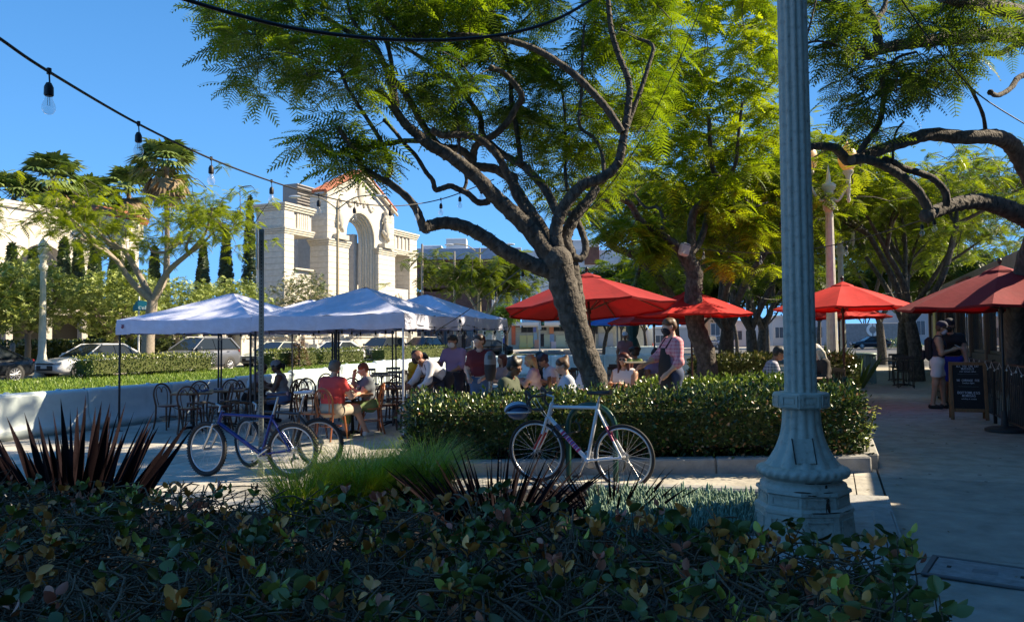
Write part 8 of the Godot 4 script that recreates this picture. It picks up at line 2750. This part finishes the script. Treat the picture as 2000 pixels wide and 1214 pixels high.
	# things on the tables
	var TT := .75
	var set_on := func(px, d, dx, dz): return foot(px, d, TT) + Vector3(dx, 0, dz)
	var nn := "dark rolled napkin laid on the napkin tables"
	for q in [[378, 15.0, -.2, .1], [378, 15.0, .18, .15], [378, 15.0, .1, -.2], [440, 15.6, -.1, .1], [440, 15.6, .2, -.1]]: napkin(set_on.call(q[0], q[1], q[2], q[3]), q[2] * 4, [.1, .12, .25], nn, "rolled napkins on the empty tables")
	for q in [[768, 15.2, -.1, .1], [768, 15.2, .15, .0]]: napkin(set_on.call(q[0], q[1], q[2], q[3]), .4, [.16, .18, .34], "blue-grey rolled napkin on the table by the silver tent leg", "napkins by the tent leg")
	napkin(set_on.call(688, 13.75, -.2, .05), .5, [.08, .1, .3], "blue napkin on the sunlit wooden table", "")
	tumbler(set_on.call(688, 13.75, -.22, -.1), "tall glass with red drink on the sunlit wooden table", "", [.35, .03, .02])
	tumbler(set_on.call(688, 13.75, .1, -.05), "small amber glass on the sunlit wooden table", "", [.4, .22, .06])
	tumbler(set_on.call(1018, 11.4, -.25, .0), "amber beer glass beside the curly haired man", "", [.55, .3, .04])
	tumbler(set_on.call(1190, 12.4, .18, .05), "pale green drink before the woman with long red-brown hair", "", [.45, .55, .2])
	tumbler(set_on.call(1018, 11.4, .2, -.05), "green-tinted glass on the table by the boy with the bun", "", [.05, .4, .15])
	plate(set_on.call(516, 16.4, .0, .1), "white plate between the two women", "", .13, [.3, .18, .08])
	plate(set_on.call(822, 20.6, .0, .1), "white plate before the man in yellow", "", .13, [.3, .2, .1])
	plate(set_on.call(925, 17.2, .0, .2), "white plate before the woman in the black top", "", .13, [.35, .2, .1])
	plate(set_on.call(1552, 13.5, .0, .1), "white plate between the plaid shirted man and grey haired woman", "", .13, [.25, .2, .08])
func bikes():
	var rw := foot(1216, 8.0); var fw := foot(1047, 8.5)
	var white := mat(.66, .68, .72, .25, .1)
	var b := bike("white road bicycle with drop bars locked to the green hoop rack", rw, fw, {"R": .338, "tyre": .017, "rim": mat(.62, .62, .64, .3, .6), "frame": white, "drop": true, "tube": .019, "seat_h": .5, "head_h": .52, "post": .12, "fork": white, "fork_tip": mat(.5, .035, .02, .3), "spokes": 28, "tilt": -.03, "crank": 2.0, "steer": .06, "cable": mat(.6, .6, .58, .4)})
	var ax := [.36, .72]
	var wb: float = Vector2(fw.x - rw.x, fw.z - rw.z).length()
	var hl := Vector3(wb - .155, .338 + .38, 0); var bb := Vector3(.41, .278, 0)
	for q in [[.2, .32, .08, .08, .14], [.36, .8, .5, .03, .14]]:
		var mb := MB.new(); mb.tube([hl.lerp(bb, q[0]), hl.lerp(bb, q[1])], .0252, 12, false)
		obj("decal_band", mb, mat(q[2], q[3], q[4], .3), b)
	for k in 9:
		var mb := MB.new(); mb.tube([hl.lerp(bb, .4 + k * .042), hl.lerp(bb, .42 + k * .042)], .0256, 12, false)
		obj("decal_stroke", mb, mat(.08, .12, .5, .3) if k % 2 else mat(.55, .5, .65, .3), b)
	for s in [-1, 1]:
		var mb := MB.new(); mb.tube([Vector3(.28, .818, s * .01).lerp(Vector3(0, .338, s * .06), .36), Vector3(.28, .818, s * .01).lerp(Vector3(0, .338, s * .06), .66)], .0128, 8, false)
		obj("decal_band", mb, mat(.35, .03, .12, .3), b)
	var lk := MB.new(); var LP := []
	for k in 21: LP.append(Vector3(wb * .62 + cos(TAU * k / 20.0) * .15, .6 + sin(TAU * k / 20.0) * .05 + .02 * cos(k * 1.0), sin(TAU * k / 20.0) * .14 - .05))
	lk.tube(LP, .008, 6, false); obj("lock_cable", lk, mat(.02, .02, .022, .5), b)
	# helmet hung on the bars
	var hp := at(1012, 796, 8.45)
	var h := thing("cycle_helmet", "blue and silver vented cycle helmet hanging from the drop bars", "helmet", hp, .1)
	for k in 7:
		var an := -1.2 + k * .4
		var rb := MB.new(); var R := []
		for j in 13:
			var t := PI * j / 12.0
			R.append(Vector3(-cos(t) * .135, sin(t) * .095 * cos(an * .55) - .04, sin(an) * .095 * (.35 + .65 * sin(t))))
		rb.tube(R, .017, 8, true, .8)
		obj("shell_rib", rb, mat(.5, .58, .66, .25) if k % 2 else mat(.06, .11, .2, .25), h)
	var inner := MB.new(); inner.ball(Vector3(0, -.045, 0), Vector3(.125, .088, .088), 14); obj("liner", inner, mat(.05, .09, .18, .35), h)
	var rim := MB.new(); var R2 := []
	for j in 25: R2.append(Vector3(cos(TAU * j / 24.0) * .132, -.045, sin(TAU * j / 24.0) * .095))
	rim.tube(R2, .013, 6, false); obj("rim", rim, mat(.55, .6, .64, .3), h)
	var stp := MB.new(); stp.tube(smooth_path([Vector3(.1, -.04, .07), Vector3(.13, .06, .02), Vector3(.11, .13, -.02)], 4), .006, 5); obj("strap", stp, mat(.5, .5, .48, .7), h)
	# mountain bikes at the sign post
	var blue := mat(.018, .03, .17, .22, .3)
	bike("dark blue mountain bicycle with turned front wheel against the sign post", foot(570, 9.5), foot(403, 9.7), {"R": .34, "tyre": .027, "rim": mat(.5, .52, .55, .3, .6), "frame": blue, "tube": .021, "seat_h": .4, "head_h": .46, "post": .26, "fork": mat(.4, .42, .44, .25, .6), "susp": true, "knob": true, "steer": -.3, "tilt": .05, "crank": -.6, "saddle": mat(.01, .014, .05, .5)})
	bike("black mountain bicycle with white saddle behind the blue one", foot(625, 10.2), foot(486, 10.35), {"R": .33, "tyre": .024, "rim": mat(.4, .4, .42, .3, .6), "frame": mat(.05, .05, .06, .3, .3), "tube": .019, "seat_h": .38, "head_h": .44, "post": .26, "fork": mat(.4, .4, .42, .3, .5), "susp": true, "knob": true, "steer": -.56, "tilt": -.04, "crank": .8, "saddle": mat(.55, .58, .68, .5)})
func lights_and_cables():
	string_light("festoon string of clear bulbs sweeping from the open sky to the jacaranda", [[-60, 36, 3.1], [0, 76, 3.3], [95, 140, 3.7], [270, 242, 4.9], [412, 310, 6.1], [530, 354, 7.2], [622, 381, 8.1], [692, 396, 8.8], [760, 402, 9.3], [815, 398, 9.7], [860, 389, 10.0], [900, 376, 10.3], [965, 350, 10.6]],
		[[95, 140, 3.7], [270, 242, 4.9], [412, 310, 6.1], [530, 354, 7.2], [622, 381, 8.1], [692, 396, 8.8], [762, 402, 9.3], [814, 398, 9.7], [861, 389, 10.0], [898, 376, 10.25], [940, 361, 10.5]], .0075)
	string_light("thick black cable sagging across the crown of the jacaranda", [[340, -8, 4.6], [460, 28, 4.8], [580, 56, 5.0], [700, 72, 5.2], [800, 78, 5.4], [900, 76, 5.6], [1000, 64, 5.8], [1090, 36, 6.0], [1170, -10, 6.2]], [], .0135)
	string_light("thin dark cable running steeply down to the jacaranda fork", [[1378, -10, 9.6], [1330, 110, 9.8], [1250, 275, 10.1], [1180, 375, 10.4], [1115, 440, 10.6]], [], .006)
	string_light("festoon string from the jacaranda trunk down to the tent roof", [[1032, 514, 10.3], [970, 562, 11.6], [905, 612, 12.8], [845, 650, 13.6]], [.08, .34, .7], .007)
	string_light("thin cable crossing the dark boughs towards the restaurant", [[1755, -10, 5.6], [1800, 55, 6.0], [1850, 118, 6.4], [1920, 190, 7.0], [2030, 258, 8.0]], [], .006)
	string_light("festoon string between the speaker tree and the patio jacaranda", [[1245, 430, 15.6], [1350, 480, 15.4], [1440, 492, 14.4], [1530, 492, 13.0], [1620, 480, 12.2], [1720, 455, 11.0], [1800, 430, 10.0], [1830, 418, 9.5]], [.18, .36, .62, .86, .96], .007)
	string_light("thin festoon string low behind the large lamp post", [[1395, 540, 19], [1460, 570, 19], [1520, 585, 19.5], [1700, 575, 20.5], [1790, 570, 21]], [.3, .6], .007)
	# strings of bulbs inside the tents
	var ph := deg_to_rad(16.5)
	var a := Vector3(sin(ph), 0, -cos(ph)) * 3.06; var l := Vector3(-cos(ph), 0, -sin(ph)) * 3.06
	var c0 := on_ground(791, 853); c0.y = -.08
	var labs := ["bulb string under the back edge of the tent by the barriers", "bulb string under the back edge of the tent over the red shirted man", "bulb string along the middle of the two front tents", "bulb string under the sunny side of the tents", "bulb string under the back of the farther tents"]
	var k := 0
	for q in [[a * 1.0 + l * 2.0, a * 1.0 + l * 1.0], [a * 1.0 + l * 1.0, a * 1.0], [a * .5 + l * 2.0, a * .5], [a * .05, a * 2.0], [a * 2.0 + l * 2.0, a * 2.0]]:
		var p0: Vector3 = c0 + q[0] + Vector3(0, 1.98, 0); var p1: Vector3 = c0 + q[1] + Vector3(0, 1.98, 0)
		var P := []
		for j in 9: P.append(p0.lerp(p1, j / 8.0) - Vector3(0, .07 * absf(sin(j * PI / 4.0)), 0))
		string_light(labs[k], P, [.06, .2, .32, .45, .58, .7, .82, .94], .006)
		k += 1
func people():
	var tan := [.45, .25, .16]; var brown := [.2, .1, .06]; var pale := [.6, .37, .27]
	person("seated woman in white tee and dark trousers leaning over the table", foot(488, 16.3), 82, {"sit": true, "shirt": [.7, .7, .74], "pants": [.02, .02, .025], "hair": "bun", "hcol": [.02, .014, .012], "lean": .34, "nod": .45, "skin": tan, "sleeve": .4, "rh": Vector3(.1, .8, .5), "lh": Vector3(-.12, .8, .46)})
	person("seated woman in grey cap, grey tank top and denim shorts", foot(556, 16.2), -84, {"sit": true, "shirt": [.3, .3, .3], "top_name": "tank_top", "pants": [.1, .16, .3], "leg": .32, "hair": "tail", "hcol": [.015, .011, .01], "cap": [.26, .3, .34], "lean": .2, "nod": .2, "skin": brown, "sleeve": .0, "lh": Vector3(-.1, .86, .46), "rh": Vector3(.14, .8, .4), "shoe": [.5, .5, .52]})
	person("seated man in red polo shirt and beige shorts with white trainers", foot(648, 13.15), 152, {"sit": true, "h": 1.82, "wide": 1.18, "shirt": [.62, .06, .06], "pants": [.42, .36, .28], "leg": .52, "hair": "short", "hcol": [.14, .11, .09], "skin": pale, "shoe": [.72, .7, .68], "rh": Vector3(.3, .78, .36), "lh": Vector3(-.22, .76, .42), "turn": .25, "leg_l": Vector3(-.24, .09, .62)})
	person("seated woman in grey tee and green patterned trousers holding a phone", foot(722, 13.85), -68, {"sit": true, "h": 1.66, "shirt": [.13, .15, .18], "pants": [.16, .24, .1], "leg": .78, "hair": "short", "hcol": [.26, .07, .025], "skin": pale, "nod": .35, "lean": .1, "rh": Vector3(.05, .86, .36), "lh": Vector3(-.12, 1.05, .26), "shoe": [.08, .06, .05]})
	person("seated man in yellow tee and dark cap with his back turned", foot(806, 20.2), 118, {"sit": true, "h": 1.8, "wide": 1.1, "shirt": [.78, .42, .01], "pants": [.03, .03, .035], "leg": .5, "cap": [.05, .055, .06], "skin": tan, "cell": .024, "shoe": [.5, .5, .5]})
	person("seated woman with sunglasses facing the man in yellow", foot(830, 20.9), -40, {"sit": true, "h": 1.64, "shirt": [.28, .05, .04], "top_name": "camisole", "sleeve": .0, "pants": [.3, .2, .16], "leg": .4, "hair": "long", "hcol": [.05, .03, .02], "glasses": true, "skin": tan, "cell": .024})
	person("waiter in white shirt and dark apron bending over a table", foot(868, 13.9), -58, {"h": 1.74, "shirt": [.6, .6, .66], "pants": [.02, .02, .03], "sleeve": 1.7, "apron": [.02, .025, .05], "mask": [.03, .02, .02], "hair": "bald", "hcol": [.04, .02, .02], "skin": [.26, .12, .08], "lean": .95, "nod": -.1, "lh": Vector3(-.1, .8, .7), "rh": Vector3(.15, .76, .62)})
	person("standing waiter in lilac shirt and white mask carrying a tray", foot(888, 15.4), -20, {"h": 1.74, "wide": 1.05, "shirt": [.36, .24, .42], "pants": [.03, .03, .05], "sleeve": 1.3, "mask": [.75, .75, .76], "hair": "short", "hcol": [.025, .018, .015], "skin": tan, "nod": .25, "turn": -.2, "rh": Vector3(.12, 1.02, .34), "lh": Vector3(-.3, 1.18, .3)})
	var tr := thing("serving_tray", "dark serving tray held by the waiter in lilac", "tray", foot(888, 15.4) + Vector3(-.05, 1.0, .42))
	boxp("tray", Vector3.ZERO, Vector3(.36, .02, .26), mat(.02, .02, .03, .4), tr, .008)
	person("seated woman in black top looking down at her plate", foot(926, 17.7), -8, {"sit": true, "h": 1.66, "shirt": [.02, .018, .02], "pants": [.04, .04, .05], "hair": "tail", "hcol": [.05, .028, .018], "skin": tan, "nod": .3, "rh": Vector3(.1, .8, .36), "lh": Vector3(-.1, .8, .36), "cell": .022})
	person("standing man in maroon tee and blue jeans near the parking meter", foot(939, 13.0), -16, {"h": 1.71, "shirt": [.13, .012, .018], "pants": [.06, .12, .24], "hair": "short", "hcol": [.025, .014, .01], "skin": pale, "turn": -.35, "rh": Vector3(.12, .98, .24), "lh": Vector3(-.14, .98, .22), "sleeve": .7})
	person("seated woman with auburn hair in a pale pink top", foot(986, 16.2), -60, {"sit": true, "h": 1.68, "shirt": [.5, .33, .31], "pants": [.2, .2, .25], "sleeve": .1, "hair": "long", "hcol": [.16, .04, .02], "skin": pale, "cell": .022})
	person("seated man in olive tee with curly dark hair and glasses", foot(984, 11.1), 66, {"sit": true, "h": 1.8, "shirt": [.06, .075, .045], "pants": [.03, .03, .04], "hair": "curly", "hcol": [.012, .01, .009], "skin": brown, "glasses": true, "nod": .25, "lean": .16, "sleeve": .6})
	person("seated woman with short blond hair in a pale lilac top", foot(1048, 14.6), -98, {"sit": true, "h": 1.7, "shirt": [.56, .45, .5], "pants": [.03, .03, .04], "hair": "bob", "hcol": [.48, .33, .15], "skin": pale, "nod": .2, "lh": Vector3(-.06, .86, .42), "rh": Vector3(.1, .86, .38), "lean": .14})
	person("seated woman with long black hair in dark clothes behind the blond woman", foot(1060, 16.2), -120, {"sit": true, "shirt": [.02, .02, .025], "pants": [.02, .02, .02], "hair": "long", "hcol": [.01, .009, .009], "skin": tan, "cell": .024})
	person("seated diner in white shirt with dark purple hair leaning forward", foot(1088, 15.6), -75, {"sit": true, "shirt": [.62, .64, .7], "pants": [.05, .05, .07], "hair": "curly", "hcol": [.03, .016, .035], "skin": tan, "lean": .4, "nod": .3, "cell": .022})
	person("seated youngster in white and blue tee with hair in a top bun", foot(1113, 11.2), -86, {"sit": true, "h": 1.7, "shirt": [.5, .55, .64], "pants": [.1, .14, .22], "hair": "bun", "hcol": [.09, .05, .03], "skin": pale, "nod": .22, "lean": .1, "rh": Vector3(.1, .78, .36), "sleeve": .5})
	person("seated diner in white tee mostly hidden by the jacaranda trunk", foot(1148, 12.6), -70, {"sit": true, "h": 1.62, "shirt": [.68, .68, .72], "pants": [.3, .2, .16], "hair": "long", "hcol": [.06, .03, .02], "skin": tan, "cell": .022})
	person("seated woman with sunglasses and long red-brown hair in a white top", foot(1221, 12.7), -32, {"sit": true, "h": 1.7, "shirt": [.66, .64, .66], "top_name": "camisole", "sleeve": .0, "pants": [.5, .4, .38], "hair": "long", "hcol": [.075, .018, .012], "skin": tan, "glasses": true, "nod": -.1, "turn": .1, "lh": Vector3(-.12, .8, .34), "rh": Vector3(.1, .8, .36)})
	person("seated diner with dark curly hair behind the waiter's tray", foot(1243, 16.6), -150, {"sit": true, "shirt": [.06, .06, .07], "pants": [.05, .05, .05], "hair": "curly", "hcol": [.012, .01, .01], "skin": brown, "cell": .024})
	person("seated diner with dark hair in blue and white shirt", foot(1268, 16.8), 40, {"sit": true, "shirt": [.16, .2, .5], "pants": [.05, .05, .07], "hair": "short", "hcol": [.012, .01, .01], "skin": brown, "cell": .024, "nod": .4, "lean": .2})
	person("distant person in pale cap standing beyond the diners", foot(1221, 24.0), -10, {"h": 1.66, "shirt": [.25, .1, .1], "pants": [.1, .1, .12], "cap": [.55, .54, .6], "skin": brown, "cell": .026})
	person("standing waiter in pink plaid shirt and black mask holding a plate", foot(1312, 11.5), -76, {"h": 1.83, "wide": .98, "lean": -.03, "shirt": plaid("pinkplaid", [.72, .42, .46], [.55, .1, .16], .11), "pants": [.04, .06, .13], "sleeve": 1.25, "apron": [.012, .014, .018], "bib": true, "mask": [.015, .016, .024], "hair": "short", "hcol": [.1, .045, .02], "skin": pale, "nod": .2, "lh": Vector3(-.12, 1.12, .42), "rh": Vector3(.2, .98, .2)})
	var pl2 := thing("serving_plate", "pale plate of salad carried by the waiter in pink plaid", "plate", foot(1312, 11.5) + Vector3(-.58, 1.16, .16))
	var pm := MB.new(); pm.lathe([[0, 0], [.12, .0], [.18, .02], [.175, .026], [.11, .01], [0, .01]], Vector3.ZERO, 18); obj("dish", pm, mat(.7, .68, .62, .4), pl2)
	rng.seed = 8
	var sal := MB.new()
	for k in 12: sal.ball(Vector3(rng.randf_range(-.1, .1), .03 + rng.randf() * .02, rng.randf_range(-.08, .08)), Vector3(.035, .022, .03), 6)
	obj("salad", sal, mat(.2, .24, .06, .6), pl2)
	person("seated man in blue and white plaid shirt bending over his plate", foot(1492, 13.6), 80, {"sit": true, "h": 1.78, "shirt": plaid("blueplaid", [.5, .5, .58], [.05, .05, .14], .1), "pants": [.5, .5, .55], "hair": "short", "hcol": [.03, .025, .022], "skin": [.36, .18, .11], "lean": .3, "nod": .3, "rh": Vector3(.08, .84, .44), "lh": Vector3(-.1, .84, .44), "sleeve": .8})
	person("seated woman with long silver hair and black jacket", foot(1612, 13.6), -84, {"sit": true, "h": 1.74, "shirt": [.03, .022, .02], "pants": [.02, .02, .02], "sleeve": 1.9, "hair": "long", "hcol": [.55, .5, .42], "skin": pale, "lean": .22, "nod": .25})
	person("standing person in navy cap, tank top and white shorts with a backpack", foot(1830, 15.0), 62, {"h": 1.68, "shirt": [.012, .013, .03], "top_name": "tank_top", "sleeve": .0, "pants": [.62, .6, .6], "leg": .27, "hair": "short", "hcol": [.06, .035, .02], "cap": [.012, .015, .05], "mask": [.4, .42, .46], "skin": [.42, .24, .15], "nod": .2, "rh": Vector3(.06, 1.16, .3), "lh": Vector3(-.08, 1.14, .28), "shoe": [.02, .02, .02], "stride": .1})
	var bp := thing("backpack", "black backpack worn by the person in white shorts", "backpack", foot(1830, 15.0) + Vector3(-.08, 0, -.04), deg_to_rad(62))
	var bm := MB.new(); bm.rbox(Vector3(0, 1.16, -.04), Vector3(.28, .46, .17), .06); obj("sack", bm, cloth([.01, .01, .014]), bp)
	boxp("pocket", Vector3(0, 1.04, -.145), Vector3(.22, .2, .06), cloth([.012, .012, .018]), bp, .025)
	var ph := thing("smartphone", "smartphone held by the person in the navy cap", "phone", foot(1830, 15.0) + Vector3(.33, 1.2, .16), deg_to_rad(62))
	boxp("case", Vector3.ZERO, Vector3(.075, .012, .15), mat(.5, .5, .52, .2), ph, .005, Basis(Vector3.RIGHT, .5))
	person("standing man in black tee and mask with blue shorts beside the chalkboard", foot(1856, 15.5), -24, {"h": 1.74, "wide": 1.14, "shirt": [.008, .008, .01], "pants": [.02, .04, .42], "leg": .45, "hair": "short", "hcol": [.02, .014, .012], "cap": [.01, .012, .022], "mask": [.008, .008, .01], "skin": [.4, .22, .15], "nod": .15, "turn": -.5, "lh": Vector3(-.22, .88, .2), "rh": Vector3(.26, .84, .22), "shoe": [.02, .02, .02]})
# ---------- scene ----------
func _ready():
	# camera
	var cam := Camera3D.new()
	cam.name = "camera"
	cam.fov = rad_to_deg(2.0 * atan(607.0 / FPX))
	cam.near = 0.05
	cam.far = 3000.0
	cam.position = Vector3(0, EYE, 0)
	cam.basis = cam_basis
	add_child(cam)
	cam.current = true
	# sky
	var sm := ProceduralSkyMaterial.new()
	sm.sky_top_color = Color(.02, .092, .245).linear_to_srgb()
	sm.sky_horizon_color = Color(.115, .31, .62).linear_to_srgb()
	sm.sky_curve = .215
	sm.ground_bottom_color = Color(.12, .12, .12).linear_to_srgb()
	sm.ground_horizon_color = Color(.3, .34, .38).linear_to_srgb()
	sm.sun_angle_max = 4.0
	var sky := Sky.new(); sky.sky_material = sm
	var env := Environment.new()
	env.background_mode = Environment.BG_SKY
	env.sky = sky
	env.background_energy_multiplier = 1.0
	env.tonemap_mode = Environment.TONE_MAPPER_LINEAR
	env.tonemap_exposure = 2.45
	env.sdfgi_enabled = true; env.ssao_enabled = true; env.ssil_enabled = true
	var we := WorldEnvironment.new(); we.name = "environment"; we.environment = env
	add_child(we)
	# sun: from the right, a little ahead of the camera
	var sun := DirectionalLight3D.new()
	sun.name = "sun"
	sun.light_energy = 1.6
	sun.light_color = Color(1.0, .93, .81)
	sun.light_angular_distance = .53
	sun.shadow_enabled = true
	add_child(sun)
	var el := deg_to_rad(38.0); var az := deg_to_rad(11.0)
	sun.look_at_from_position(Vector3.ZERO, -Vector3(cos(el) * cos(az), sin(el), -cos(el) * sin(az)))
	# setting, then things
	frond = frond_mesh(9, .4, .3, .055)
	frond2 = frond_mesh(7, .4, .34, .11)
	cluster = cluster_mesh()
	folds.seed = 3; folds.frequency = 9.0
	build_ground()
	tower()
	far_buildings()
	far_blocks()
	sign_wall()
	restaurant()
	print("setting ", Time.get_ticks_msec())
	centre_tree(); second_tree(); side_tree(); grown_trees()
	print("trees ", Time.get_ticks_msec())
	street_greens()
	print("greens ", Time.get_ticks_msec())
	near_beds()
	barriers()
	cars()
	street_furniture()
	seating()
	bikes()
	print("things ", Time.get_ticks_msec())
	people()
	print("people ", Time.get_ticks_msec())
	lights_and_cables()
